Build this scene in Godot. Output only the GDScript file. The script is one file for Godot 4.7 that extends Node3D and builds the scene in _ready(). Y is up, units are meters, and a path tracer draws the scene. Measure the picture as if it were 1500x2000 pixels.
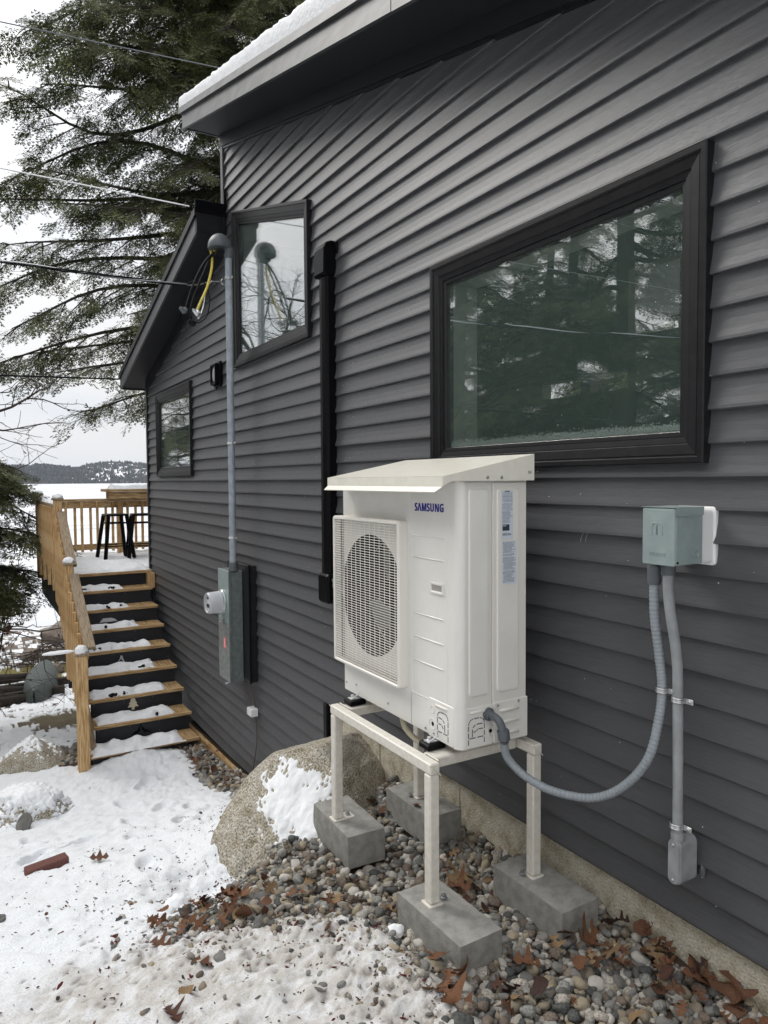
extends Node3D
# x points towards the house wall, y is up with the camera's eye at 0, and f (= -z) runs along the wall towards the lake.

var rng := RandomNumberGenerator.new()
var taken := {}
var where := {}          # world place of every thing's root
var M := {}
var cam_basis := Basis()

func v(x: float, y: float, f: float) -> Vector3:
	return Vector3(x, y, -f)

# ------------------------------------------------------------------ naming
func numbered(called: String) -> String:
	if not taken.has(called):
		taken[called] = 0
		return called
	taken[called] += 1
	return "%s_%03d" % [called, taken[called]]

func tag(o: Node3D, label: String, category: String, group := "", kind := "") -> Node3D:
	o.set_meta("label", label)
	o.set_meta("category", category)
	if group: o.set_meta("group", group)
	if kind: o.set_meta("kind", kind)
	return o

func thing(called: String, label: String, category: String, at: Vector3, group := "") -> Node3D:
	var o := Node3D.new()
	o.name = numbered(called)
	add_child(o)
	o.position = at
	where[o] = at
	return tag(o, label, category, group)

func put(called: String, mesh: Mesh, m: Material, parent: Node3D = null, kind := "") -> MeshInstance3D:
	# mesh in world coordinates, hung under parent
	var o := MeshInstance3D.new()
	o.mesh = mesh
	o.material_override = m
	if parent == null:
		o.name = numbered(called)
		add_child(o)
		where[o] = Vector3.ZERO
	else:
		o.name = called
		parent.add_child(o, true)
		o.position = -where[parent]
		where[o] = Vector3.ZERO
	if kind: o.set_meta("kind", kind)
	return o

func obj(called: String, st: SurfaceTool, m: Material, parent: Node3D = null, kind := "") -> MeshInstance3D:
	st.generate_normals()
	return put(called, st.commit(), m, parent, kind)

func copy_of(o: Node3D, called: String, label: String) -> Node3D:
	var c: Node3D = o.duplicate()
	c.name = numbered(called)
	add_child(c)
	c.set_meta("label", label)
	return c

# ------------------------------------------------------------------ meshes
func begin(smooth := false) -> SurfaceTool:
	var st := SurfaceTool.new()
	st.begin(Mesh.PRIMITIVE_TRIANGLES)
	st.set_smooth_group(0 if smooth else -1)
	return st

func ft(st: SurfaceTool, a: Vector3, b: Vector3, c: Vector3, out: Vector3) -> void:
	if (b - a).cross(c - a).dot(out) > 0.0:
		st.add_vertex(a); st.add_vertex(c); st.add_vertex(b)
	else:
		st.add_vertex(a); st.add_vertex(b); st.add_vertex(c)

func fq(st: SurfaceTool, a: Vector3, b: Vector3, c: Vector3, d: Vector3, out: Vector3) -> void:
	ft(st, a, b, c, out)
	ft(st, a, c, d, out)

func box(st: SurfaceTool, c: Vector3, s: Vector3, bev := 0.002, b := Basis.IDENTITY) -> void:
	var h := s * 0.5
	bev = minf(bev, minf(h.x, minf(h.y, h.z)) * 0.9)
	for ax in 3:
		var u := (ax + 1) % 3
		var w := (ax + 2) % 3
		for sg in [-1.0, 1.0]:
			var q: Array[Vector3] = []
			for k in [[-1, -1], [1, -1], [1, 1], [-1, 1]]:
				var p := Vector3.ZERO
				p[ax] = sg * h[ax]; p[u] = k[0] * (h[u] - bev); p[w] = k[1] * (h[w] - bev)
				q.append(c + b * p)
			var n := Vector3.ZERO
			n[ax] = sg
			fq(st, q[0], q[1], q[2], q[3], b * n)
	if bev <= 0.0: return
	for ax in 3:
		var u := (ax + 1) % 3
		var w := (ax + 2) % 3
		for su in [-1.0, 1.0]:
			for sw in [-1.0, 1.0]:
				var q: Array[Vector3] = []
				for k in [[1, 0], [0, 0], [0, 1], [1, 1]]:
					var p := Vector3.ZERO
					p[ax] = (h[ax] - bev) * (1 if k[1] else -1)
					p[u] = su * (h[u] if k[0] else h[u] - bev)
					p[w] = sw * (h[w] - bev if k[0] else h[w])
					q.append(c + b * p)
				var n := Vector3.ZERO
				n[u] = su; n[w] = sw
				fq(st, q[0], q[1], q[2], q[3], b * n)
	for sx in [-1.0, 1.0]:
		for sy in [-1.0, 1.0]:
			for sz in [-1.0, 1.0]:
				var g := Vector3(sx, sy, sz)
				var p0 := Vector3(sx * h.x, sy * (h.y - bev), sz * (h.z - bev))
				var p1 := Vector3(sx * (h.x - bev), sy * h.y, sz * (h.z - bev))
				var p2 := Vector3(sx * (h.x - bev), sy * (h.y - bev), sz * h.z)
				ft(st, c + b * p0, c + b * p1, c + b * p2, b * g)

func bx(x0: float, x1: float, y0: float, y1: float, f0: float, f1: float, bev := 0.002, st: SurfaceTool = null) -> SurfaceTool:
	if st == null: st = begin()
	box(st, v((x0 + x1) / 2, (y0 + y1) / 2, (f0 + f1) / 2), Vector3(absf(x1 - x0), absf(y1 - y0), absf(f1 - f0)), bev)
	return st

func beam(st: SurfaceTool, a: Vector3, b: Vector3, w: float, h: float, bev := 0.003, up := Vector3.UP) -> void:
	# a straight bar from a to b, w across, h along up
	var y := (b - a).normalized()
	var x := y.cross(up).normalized()
	var z := x.cross(y).normalized()
	box(st, (a + b) * 0.5, Vector3(w, a.distance_to(b), h), bev, Basis(x, y, z))

func tube(st: SurfaceTool, pts: Array, radii, sides := 10, cap := true, rib := 0.0, ribs := 0) -> void:
	var n := pts.size()
	var t0: Vector3 = (pts[1] - pts[0]).normalized()
	var x := t0.cross(Vector3.UP if absf(t0.y) < 0.9 else Vector3.RIGHT).normalized()
	var rings := []
	for i in n:
		var t: Vector3 = (pts[mini(i + 1, n - 1)] - pts[maxi(i - 1, 0)]).normalized()
		x = (x - t * x.dot(t)).normalized()
		var y := t.cross(x)
		var r: float = radii[i] if radii is Array else radii
		var ring: Array[Vector3] = []
		for k in sides:
			var a := TAU * k / sides
			ring.append(pts[i] + (x * cos(a) + y * sin(a)) * r)
		rings.append(ring)
	st.set_smooth_group(0)
	for i in n - 1:
		for k in sides:
			var k2 := (k + 1) % sides
			var mid: Vector3 = (rings[i][k] + rings[i][k2]) * 0.5 - (pts[i] as Vector3)
			fq(st, rings[i][k], rings[i][k2], rings[i + 1][k2], rings[i + 1][k], mid)
	st.set_smooth_group(-1)
	if cap:
		for e in [0, n - 1]:
			var out: Vector3 = (pts[e] - pts[1 if e == 0 else n - 2])
			for k in range(1, sides - 1):
				ft(st, rings[e][0], rings[e][k], rings[e][k + 1], out)

func curve(ctrl: Array, n: int) -> Array:
	# Catmull-Rom through the control points
	var o := []
	var m := ctrl.size()
	for i in n + 1:
		var t := float(i) / n * (m - 1)
		var k := mini(int(t), m - 2)
		var p: Vector3 = ctrl[k]
		o.append(p.cubic_interpolate(ctrl[k + 1], ctrl[maxi(k - 1, 0)], ctrl[mini(k + 2, m - 1)], t - k))
	return o

func inset(p: PackedVector2Array, d: float) -> PackedVector2Array:
	# p runs counter-clockwise
	var o := PackedVector2Array()
	var n := p.size()
	for i in n:
		var e0 := (p[i] - p[(i + n - 1) % n]).normalized()
		var e1 := (p[(i + 1) % n] - p[i]).normalized()
		var n0 := Vector2(-e0.y, e0.x)
		var n1 := Vector2(-e1.y, e1.x)
		var m := (n0 + n1) / maxf(1.0 + n0.dot(n1), 0.2)
		o.append(p[i] + m * d)
	return o

func ccw(p: PackedVector2Array) -> PackedVector2Array:
	var a := 0.0
	for i in p.size():
		a += p[i].cross(p[(i + 1) % p.size()])
	if a < 0.0:
		p = p.duplicate()
		p.reverse()
	return p

func plate(st: SurfaceTool, poly: PackedVector2Array, o: Vector3, u: Vector3, w: Vector3, t: float, bev := 0.0, back := true) -> void:
	# a flat piece of outline poly in the plane (u, w) at o, t thick along u x w, with bevelled upper edges
	poly = ccw(poly)
	var n := u.cross(w).normalized() * signf(t)
	t = absf(t)
	var top := inset(poly, bev) if bev > 0.0 else poly
	var tri := Geometry2D.triangulate_polygon(top)
	for i in range(0, tri.size(), 3):
		var q: Array[Vector3] = []
		var r: Array[Vector3] = []
		for k in 3:
			q.append(o + u * top[tri[i + k]].x + w * top[tri[i + k]].y + n * t)
			r.append(o + u * top[tri[i + k]].x + w * top[tri[i + k]].y)
		ft(st, q[0], q[1], q[2], n)
		if back: ft(st, r[0], r[1], r[2], -n)
	var m := poly.size()
	for i in m:
		var j := (i + 1) % m
		var a := o + u * poly[i].x + w * poly[i].y
		var b := o + u * poly[j].x + w * poly[j].y
		var e := poly[j] - poly[i]
		var out := u * e.y - w * e.x
		var a1 := a + n * (t - bev)
		var b1 := b + n * (t - bev)
		if t - bev > 1e-5: fq(st, a, b, b1, a1, out)
		if bev > 0.0:
			fq(st, a1, b1, o + u * top[j].x + w * top[j].y + n * t, o + u * top[i].x + w * top[i].y + n * t, out + n * out.length() * 0.5)

func rrect(x0: float, y0: float, x1: float, y1: float, r: float, seg := 4) -> PackedVector2Array:
	var o := PackedVector2Array()
	for c in [[x1 - r, y0 + r, -90], [x1 - r, y1 - r, 0], [x0 + r, y1 - r, 90], [x0 + r, y0 + r, 180]]:
		for k in seg + 1:
			var a := deg_to_rad(c[2] + 90.0 * k / seg)
			o.append(Vector2(c[0] + cos(a) * r, c[1] + sin(a) * r))
	return o

func circle(c: Vector2, r: float, n := 20) -> PackedVector2Array:
	var o := PackedVector2Array()
	for k in n: o.append(c + Vector2.from_angle(TAU * k / n) * r)
	return o

func poly_of(a: Array) -> PackedVector2Array:
	var o := PackedVector2Array()
	for q in a: o.append(Vector2(q[0], q[1]))
	return o

func lathe(st: SurfaceTool, o: Vector3, axis: Vector3, prof: Array, sides := 20, smooth := true) -> void:
	# prof: [radius, height along axis]
	var x := axis.cross(Vector3.UP if absf(axis.y) < 0.9 else Vector3.RIGHT).normalized()
	var y := axis.cross(x)
	st.set_smooth_group(0 if smooth else -1)
	for i in prof.size() - 1:
		var r0: float = prof[i][0]
		var r1: float = prof[i + 1][0]
		var h0: float = prof[i][1]
		var h1: float = prof[i + 1][1]
		for k in sides:
			var a := TAU * k / sides
			var b := TAU * (k + 1) / sides
			var da := x * cos(a) + y * sin(a)
			var db := x * cos(b) + y * sin(b)
			var out := (da + db) * (h1 - h0) - axis * (r1 - r0) * 2.0
			var p := o + da * r0 + axis * h0
			var q := o + db * r0 + axis * h0
			var r := o + db * r1 + axis * h1
			var s := o + da * r1 + axis * h1
			if r0 > 1e-6: ft(st, p, q, r, out)
			if r1 > 1e-6: ft(st, p, r, s, out)

func amesh(p: PackedVector3Array, idx: PackedInt32Array, col := PackedColorArray()) -> ArrayMesh:
	# idx counter-clockwise from outside; smooth normals
	var nn := PackedVector3Array()
	nn.resize(p.size())
	var turned := PackedInt32Array()
	turned.resize(idx.size())
	for i in range(0, idx.size(), 3):
		var a := idx[i]
		var b := idx[i + 1]
		var c := idx[i + 2]
		var n := (p[b] - p[a]).cross(p[c] - p[a])
		nn[a] += n; nn[b] += n; nn[c] += n
		turned[i] = a; turned[i + 1] = c; turned[i + 2] = b
	for i in nn.size(): nn[i] = nn[i].normalized()
	var arr := []
	arr.resize(Mesh.ARRAY_MAX)
	arr[Mesh.ARRAY_VERTEX] = p
	arr[Mesh.ARRAY_NORMAL] = nn
	if col.size(): arr[Mesh.ARRAY_COLOR] = col
	arr[Mesh.ARRAY_INDEX] = turned
	var m := ArrayMesh.new()
	m.add_surface_from_arrays(Mesh.PRIMITIVE_TRIANGLES, arr)
	return m

var ico_kept := {}
func ico(sub: int) -> Array:
	if ico_kept.has(sub): return ico_kept[sub]
	var p := PackedVector3Array()
	var f := PackedInt32Array()
	if sub == 0:
		var t := (1.0 + sqrt(5.0)) / 2.0
		for q in [[-1, t, 0], [1, t, 0], [-1, -t, 0], [1, -t, 0], [0, -1, t], [0, 1, t], [0, -1, -t], [0, 1, -t], [t, 0, -1], [t, 0, 1], [-t, 0, -1], [-t, 0, 1]]:
			p.append(Vector3(q[0], q[1], q[2]).normalized())
		f = PackedInt32Array([0, 11, 5, 0, 5, 1, 0, 1, 7, 0, 7, 10, 0, 10, 11, 1, 5, 9, 5, 11, 4, 11, 10, 2, 10, 7, 6, 7, 1, 8, 3, 9, 4, 3, 4, 2, 3, 2, 6, 3, 6, 8, 3, 8, 9, 4, 9, 5, 2, 4, 11, 6, 2, 10, 8, 6, 7, 9, 8, 1])
	else:
		var low := ico(sub - 1)
		p = low[0].duplicate()
		var lf: PackedInt32Array = low[1]
		var mid := {}
		for i in range(0, lf.size(), 3):
			var m: Array[int] = []
			for k in 3:
				var a := lf[i + k]
				var b := lf[i + (k + 1) % 3]
				var key := mini(a, b) * 1000003 + maxi(a, b)
				if not mid.has(key):
					mid[key] = p.size()
					p.append((p[a] + p[b]).normalized())
				m.append(mid[key])
			f.append_array([lf[i], m[0], m[2], lf[i + 1], m[1], m[0], lf[i + 2], m[2], m[1], m[0], m[1], m[2]])
	ico_kept[sub] = [p, f]
	return ico_kept[sub]

func noise(sd: int, freq: float, oct := 3, kind := FastNoiseLite.TYPE_SIMPLEX_SMOOTH) -> FastNoiseLite:
	var n := FastNoiseLite.new()
	n.seed = sd
	n.frequency = freq
	n.noise_type = kind
	n.fractal_type = FastNoiseLite.FRACTAL_FBM if oct > 1 else FastNoiseLite.FRACTAL_NONE
	n.fractal_octaves = oct
	return n

func pebble(sd: int, sub: int, amp: float, sharp := 0.0) -> ArrayMesh:
	# a unit stone: a lumpy ball, flattened on a few sides
	var s := ico(sub)
	var n := noise(sd, 0.9, 2)
	var r := RandomNumberGenerator.new()
	r.seed = sd
	var cuts := []
	for k in 7:
		cuts.append([Vector3(r.randfn(), r.randfn(), r.randfn()).normalized(), r.randf_range(0.62, 0.95)])
	var p := PackedVector3Array()
	for q in s[0]:
		var d: float = 1.0 + amp * n.get_noise_3d(q.x + sd, q.y, q.z)
		for c in cuts:
			var over: float = (q * d).dot(c[0]) - c[1]
			if over > 0.0: d -= over * (0.55 + sharp)
		p.append(q * d)
	return amesh(p, s[1])

func mound(x0: float, x1: float, f0: float, f1: float, y: float, h: float, sd: int, nx := 26, nf := 10, edge := 0.03, ragged := 0.35) -> ArrayMesh:
	# a soft snow bank over a rectangle, with a rounded, uneven rim
	var n := noise(sd, 9.0, 3)
	var w := noise(sd + 1, 3.5, 2)
	var p := PackedVector3Array()
	var idx := PackedInt32Array()
	for j in nf + 1:
		for i in nx + 1:
			var u := float(i) / nx
			var t := float(j) / nf
			var x := lerpf(x0, x1, u)
			var f := lerpf(f0, f1, t)
			var d := minf(minf(x - x0, x1 - x), minf(f - f0, f1 - f))
			d -= (0.5 + 0.5 * w.get_noise_2d(x * 2.0, f * 2.0)) * edge * ragged * 2.0
			var k := clampf(d / edge, 0.0, 1.0)
			var z: float = sqrt(maxf(0.0, 1.0 - (1.0 - k) * (1.0 - k))) * h * (0.85 + 0.3 * n.get_noise_2d(x * 0.7, f * 0.7) + 0.75 * w.get_noise_2d(x * 1.1, f * 0.9 + 9.0))
			var yy := y
			p.append(v(x, yy + maxf(z, -0.004) - (0.006 if d < 0.0 else 0.0), f))
	for j in nf:
		for i in nx:
			var a := j * (nx + 1) + i
			idx.append_array([a, a + 1, a + nx + 2, a, a + nx + 2, a + nx + 1])
	return amesh(p, idx)

# ------------------------------------------------------------------ materials
func lin(r: float, g: float, b: float) -> Color:
	return Color(r, g, b).linear_to_srgb()

func grad(stops: Array) -> Gradient:
	var g := Gradient.new()
	var o := PackedFloat32Array()
	var c := PackedColorArray()
	for s in stops:
		o.append(s[0]); c.append(s[1])
	g.offsets = o
	g.colors = c
	return g

func tex(sd: int, freq: float, stops: Array, oct := 4, size := 512, kind := FastNoiseLite.TYPE_SIMPLEX_SMOOTH) -> NoiseTexture2D:
	var t := NoiseTexture2D.new()
	t.width = size
	t.height = size
	t.seamless = true
	t.generate_mipmaps = false
	t.noise = noise(sd, freq, oct, kind)
	t.color_ramp = grad(stops)
	return t

func bump(sd: int, freq: float, strength: float, oct := 4, size := 512, kind := FastNoiseLite.TYPE_SIMPLEX_SMOOTH) -> NoiseTexture2D:
	var t := NoiseTexture2D.new()
	t.width = size
	t.height = size
	t.seamless = true
	t.generate_mipmaps = false
	t.as_normal_map = true
	t.bump_strength = strength
	t.noise = noise(sd, freq, oct, kind)
	return t

func grey(x: float) -> Color:
	return Color(x, x, x)

func mat(c: Color, rough := 0.6, spec := 0.5, metal := 0.0) -> StandardMaterial3D:
	var m := StandardMaterial3D.new()
	m.albedo_color = c
	m.roughness = rough
	m.metallic_specular = spec
	m.metallic = metal
	return m

func skin(m: StandardMaterial3D, t: Texture2D, n: Texture2D = null, scale := Vector3.ONE, ns := 0.5, world := true) -> StandardMaterial3D:
	m.albedo_texture = t
	if n:
		m.normal_enabled = true
		m.normal_texture = n
		m.normal_scale = ns
	m.uv1_triplanar = true
	m.uv1_world_triplanar = world
	m.uv1_scale = scale
	return m

func materials() -> void:
	var soft := tex(3, 0.012, [[0.2, grey(0.86)], [0.8, grey(1.0)]], 5)
	var grain := bump(5, 0.05, 5.0, 3)
	var fine := bump(6, 0.12, 4.0, 3)
	M.soft = soft
	M.fine = fine
	# vinyl siding: grain drawn out along the boards
	M.siding = skin(mat(lin(0.088, 0.0895, 0.0965), 0.45, 0.48), tex(11, 0.03, [[0.15, grey(0.93)], [0.5, grey(0.97)], [0.85, grey(1.0)]], 4), grain, Vector3(0.6, 11.0, 0.5), 0.17)
	M.siding.uv1_triplanar_sharpness = 4.0
	M.trim = skin(mat(lin(0.016, 0.0165, 0.0185), 0.42, 0.35), soft, null, Vector3(1, 1, 1))
	M.trim_worn = skin(mat(lin(0.085, 0.088, 0.092), 0.42), tex(15, 0.014, [[0.2, grey(0.68)], [0.5, grey(0.85)], [0.75, grey(1.0)]], 5), null, Vector3(1.6, 1.6, 0.5))
	M.soffit = mat(lin(0.02, 0.021, 0.025), 0.55, 0.35)
	M.frame = skin(mat(lin(0.016, 0.016, 0.018), 0.4, 0.35), tex(16, 0.02, [[0.2, grey(0.85)], [0.8, grey(1.0)]], 4), null, Vector3(1.2, 2.0, 1.2))
	M.black = mat(lin(0.005, 0.005, 0.006), 0.28, 0.2)
	M.black_soft = mat(lin(0.009, 0.009, 0.01), 0.6, 0.3)
	M.glass = mat(Color(0.8, 0.95, 0.9, 0.02), 0.0, 0.5)
	M.glass.transparency = BaseMaterial3D.TRANSPARENCY_ALPHA
	var film_tex := Image.create(4, 4, false, Image.FORMAT_RGBA8)
	film_tex.fill(Color(0.94, 0.95, 0.95, 0.25))
	M.film = mat(Color.WHITE, 0.0, 0.5, 1.0)
	M.film.albedo_texture = ImageTexture.create_from_image(film_tex)
	M.film.transparency = BaseMaterial3D.TRANSPARENCY_ALPHA
	M.snow = skin(mat(lin(0.86, 0.875, 0.9), 0.85, 0.3), tex(21, 0.02, [[0.0, grey(0.95)], [1.0, grey(1.0)]], 4), bump(22, 0.035, 5.0, 5), Vector3(1.4, 1.4, 1.4), 0.6)
	var gm := mat(Color.WHITE, 0.9, 0.3)
	gm.vertex_color_use_as_albedo = true
	M.ground = skin(gm, tex(23, 0.13, [[0.0, grey(0.72)], [0.3, grey(0.93)], [0.6, grey(1.0)]], 3), bump(24, 0.05, 5.0, 5), Vector3(1.7, 1.7, 1.7), 0.3)
	M.ice = skin(mat(lin(0.56, 0.575, 0.6), 0.8, 0.3), tex(25, 0.01, [[0.25, grey(0.82)], [0.5, grey(0.97)], [0.8, grey(1.0)]], 4), null, Vector3(0.004, 0.02, 0.02))
	var pits := [[0.0, Color(0.45, 0.43, 0.4)], [0.18, Color(0.86, 0.85, 0.82)], [0.6, Color(0.96, 0.95, 0.92)], [1.0, grey(1.0)]]
	M.block = skin(mat(lin(0.35, 0.343, 0.32), 0.9, 0.3), tex(31, 0.09, [[0.0, grey(0.74)], [0.2, grey(0.93)], [0.75, grey(1.0)]], 4), bump(32, 0.12, 4.0, 3), Vector3(2.6, 2.6, 2.6), 0.45)
	M.block.detail_enabled = true
	M.block.detail_blend_mode = BaseMaterial3D.BLEND_MODE_MUL
	M.block.detail_albedo = tex(33, 0.012, [[0.2, grey(0.88)], [0.5, grey(0.96)], [0.8, grey(1.0)]], 4)
	M.concrete = skin(mat(lin(0.72, 0.69, 0.62), 0.9, 0.3), tex(34, 0.07, pits, 4), bump(35, 0.07, 6.0, 4), Vector3(2.0, 2.0, 2.0), 0.6)
	M.concrete.detail_enabled = true
	M.concrete.detail_blend_mode = BaseMaterial3D.BLEND_MODE_MUL
	M.concrete.detail_albedo = tex(36, 0.01, [[0.15, Color(0.82, 0.8, 0.75)], [0.5, Color(0.95, 0.94, 0.92)], [0.8, grey(1.0)]], 5)
	var speck := [[0.0, Color(0.28, 0.27, 0.26)], [0.3, Color(0.4, 0.385, 0.36)], [0.42, Color(0.76, 0.74, 0.69)], [0.6, Color(0.92, 0.9, 0.86)], [0.85, Color(1.0, 0.99, 0.97)]]
	M.granite = skin(mat(lin(0.7, 0.695, 0.68), 0.9, 0.3), tex(41, 0.085, speck, 3), bump(42, 0.06, 7.0, 5), Vector3(1.9, 1.9, 1.9), 0.8)
	M.granite.detail_enabled = true
	M.granite.detail_blend_mode = BaseMaterial3D.BLEND_MODE_MUL
	M.granite.detail_albedo = tex(43, 0.012, [[0.2, Color(0.78, 0.75, 0.68)], [0.5, Color(0.95, 0.94, 0.92)], [0.8, grey(1.0)]], 4)
	M.unit = skin(mat(lin(0.78, 0.765, 0.725), 0.26, 0.45), tex(51, 0.01, [[0.0, grey(0.965)], [1.0, grey(1.0)]], 4), null, Vector3(1, 1, 1))
	M.unit_soft = mat(lin(0.73, 0.705, 0.655), 0.4)
	M.hood = skin(mat(lin(0.82, 0.79, 0.7), 0.3), tex(52, 0.012, [[0.0, grey(0.95)], [1.0, grey(1.0)]], 4), null, Vector3(2, 2, 2))
	M.stand = skin(mat(lin(0.75, 0.715, 0.645), 0.4), tex(53, 0.02, [[0.0, grey(0.92)], [1.0, grey(1.0)]], 4), fine, Vector3(3, 3, 3), 0.15)
	M.blue = mat(Color(0.09, 0.09, 0.52), 0.4)
	M.paper = mat(lin(0.62, 0.66, 0.72), 0.5)
	M.ink = mat(lin(0.1, 0.11, 0.13), 0.6)
	M.steel = mat(lin(0.6, 0.61, 0.62), 0.32, 0.5, 0.9)
	M.bolt = mat(lin(0.35, 0.36, 0.38), 0.35, 0.5, 0.8)
	M.pvc = skin(mat(lin(0.33, 0.345, 0.36), 0.42), soft, null, Vector3(2, 2, 2))
	M.pvc_pale = skin(mat(lin(0.36, 0.4, 0.45), 0.4), soft, null, Vector3(2, 2, 2))
	M.pvc_dark = mat(lin(0.11, 0.12, 0.132), 0.45, 0.4)
	M.flex = mat(lin(0.27, 0.3, 0.325), 0.3)
	M.green_box = skin(mat(lin(0.29, 0.355, 0.35), 0.38), tex(55, 0.012, [[0.0, grey(0.9)], [1.0, grey(1.0)]], 4), null, Vector3(2, 2, 2))
	M.meter_box = skin(mat(lin(0.15, 0.175, 0.175), 0.42), tex(56, 0.015, [[0.2, grey(0.86)], [0.8, grey(1.0)]], 4), null, Vector3(2, 2, 2))
	M.galv = skin(mat(lin(0.45, 0.5, 0.49), 0.3, 0.5, 0.65), tex(57, 0.012, [[0.2, grey(0.82)], [0.5, grey(0.94)], [0.8, grey(1.0)]], 4), null, Vector3(3, 3, 3))
	M.white = mat(lin(0.78, 0.78, 0.78), 0.5)
	M.cream = mat(lin(0.62, 0.57, 0.42), 0.5)
	M.yellow = mat(lin(0.68, 0.55, 0.08), 0.45)
	M.red = mat(lin(0.75, 0.12, 0.12), 0.5)
	var ring := [[0.0, Color(0.62, 0.5, 0.38)], [0.35, Color(0.86, 0.78, 0.66)], [0.7, Color(1.0, 0.95, 0.86)], [1.0, grey(1.0)]]
	var wood_t := tex(61, 0.018, ring, 5)
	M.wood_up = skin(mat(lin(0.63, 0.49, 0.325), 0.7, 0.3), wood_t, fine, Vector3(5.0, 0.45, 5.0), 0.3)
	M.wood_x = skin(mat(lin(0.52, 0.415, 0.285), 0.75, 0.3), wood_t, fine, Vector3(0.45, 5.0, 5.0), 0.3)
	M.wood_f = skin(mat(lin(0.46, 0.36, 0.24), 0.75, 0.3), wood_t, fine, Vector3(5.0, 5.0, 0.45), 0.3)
	M.wood_grey = skin(mat(lin(0.4, 0.33, 0.25), 0.8, 0.3), tex(62, 0.03, [[0.0, Color(0.5, 0.46, 0.42)], [0.4, Color(0.85, 0.82, 0.78)], [1.0, grey(1.0)]], 5), fine, Vector3(4.0, 0.6, 0.6), 0.3)
	M.riser = mat(lin(0.012, 0.013, 0.018), 0.55)
	M.brick = skin(mat(lin(0.21, 0.1, 0.085), 0.9, 0.3), tex(64, 0.05, [[0.1, grey(0.6)], [0.5, grey(0.9)], [0.9, grey(1.0)]], 4), fine, Vector3(5, 5, 5), 0.8)
	M.bark = skin(mat(lin(0.085, 0.075, 0.066), 0.95, 0.2), tex(65, 0.04, [[0.1, grey(0.5)], [0.8, grey(1.0)]], 4), fine, Vector3(3, 1.2, 3), 1.0)
	M.twig = mat(lin(0.07, 0.058, 0.05), 0.9, 0.2)
	var nd := mat(Color.WHITE, 0.75, 0.35)
	nd.vertex_color_use_as_albedo = true
	nd.backlight_enabled = true
	nd.backlight = Color(0.5, 0.55, 0.34)
	M.needle = nd
	var lf := [[0.225, 0.108, 0.06], [0.17, 0.085, 0.052], [0.115, 0.058, 0.042], [0.32, 0.215, 0.12], [0.068, 0.04, 0.034]]
	M.leaf = []
	for c in lf:
		var m := skin(mat(lin(c[0], c[1], c[2]), 0.7, 0.3), tex(66, 0.05, [[0.2, grey(0.65)], [0.7, grey(1.0)]], 4), fine, Vector3(9, 9, 9), 0.7)
		m.backlight_enabled = true
		m.backlight = Color(0.3, 0.2, 0.1)
		M.leaf.append(m)
	# river stones
	M.stone = []
	var cols := [[0.26, 0.25, 0.235], [0.38, 0.35, 0.305], [0.19, 0.185, 0.172], [0.5, 0.46, 0.405], [0.29, 0.245, 0.185], [0.1, 0.105, 0.1], [0.39, 0.33, 0.24], [0.2, 0.16, 0.13], [0.58, 0.55, 0.5], [0.31, 0.31, 0.29]]
	var spk := tex(71, 0.07, [[0.1, grey(0.45)], [0.38, grey(0.8)], [0.7, grey(1.0)]], 4)
	var veins := tex(72, 0.015, [[0.2, grey(0.6)], [0.5, grey(0.9)], [0.8, grey(1.0)]], 5)
	var sb := bump(73, 0.06, 4.0, 4)
	for i in cols.size():
		var c: Array = cols[i]
		M.stone.append(skin(mat(lin(c[0], c[1], c[2]), 0.75, 0.35), spk if i % 2 == 0 else veins, sb, Vector3(0.35, 0.35, 0.35), 0.5, false))
	var ms := skin(mat(Color.WHITE, 0.75, 0.35), spk, sb, Vector3(0.35, 0.35, 0.35), 0.5, false)
	ms.vertex_color_use_as_albedo = true
	M.stones = ms
	M.room = mat(lin(0.085, 0.075, 0.06), 0.8)
	M.room_dark = mat(lin(0.02, 0.019, 0.018), 0.8)
	M.reveal = mat(lin(0.3, 0.32, 0.29), 0.7)
	M.floor = mat(lin(0.05, 0.035, 0.022), 0.6)
	M.canoe = skin(mat(lin(0.05, 0.066, 0.06), 0.55, 0.3), tex(75, 0.02, [[0.2, grey(0.75)], [0.8, grey(1.0)]], 4), null, Vector3(1, 3, 1))
	M.shingle = skin(mat(lin(0.06, 0.06, 0.065), 0.95, 0.2), tex(76, 0.1, [[0.1, grey(0.6)], [0.8, grey(1.0)]], 3), fine, Vector3(3, 3, 3), 1.0)

# ------------------------------------------------------------------ ground
const PATH_F := [-20.0, 0.0, 1.9, 2.4, 3.0, 4.0, 5.0, 5.8, 6.5, 7.3, 8.5, 11.0, 17.0, 24.0, 30.0, 36.0, 45.0, 90.0]
const PATH_Y := [-1.62, -1.62, -1.62, -1.65, -1.76, -1.99, -2.33, -2.57, -2.64, -2.7, -2.95, -3.5, -4.75, -5.25, -5.6, -6.1, -8.0, -14.0]

func path_y(f: float) -> float:
	var i := 0
	while i < PATH_F.size() - 2 and PATH_F[i + 1] < f: i += 1
	var t := clampf((f - PATH_F[i]) / (PATH_F[i + 1] - PATH_F[i]), 0.0, 1.0)
	return lerpf(PATH_Y[i], PATH_Y[i + 1], t)

func base_y(x: float, f: float) -> float:
	var y := 0.25 * path_y(f - 0.3) + 0.5 * path_y(f) + 0.25 * path_y(f + 0.3)
	var shelf := -1.745 + 0.035 * smoothstep(1.95, 2.08, x) + 0.045 * smoothstep(2.5, 1.95, f)
	var near := smoothstep(2.8, 2.25, f)
	var k := smoothstep(lerpf(0.85, 1.22, near), lerpf(1.25, 1.42, near), x) * smoothstep(4.15, 3.25, f)
	return lerpf(y, shelf if f < 2.8 else maxf(y, shelf), k)

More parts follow.
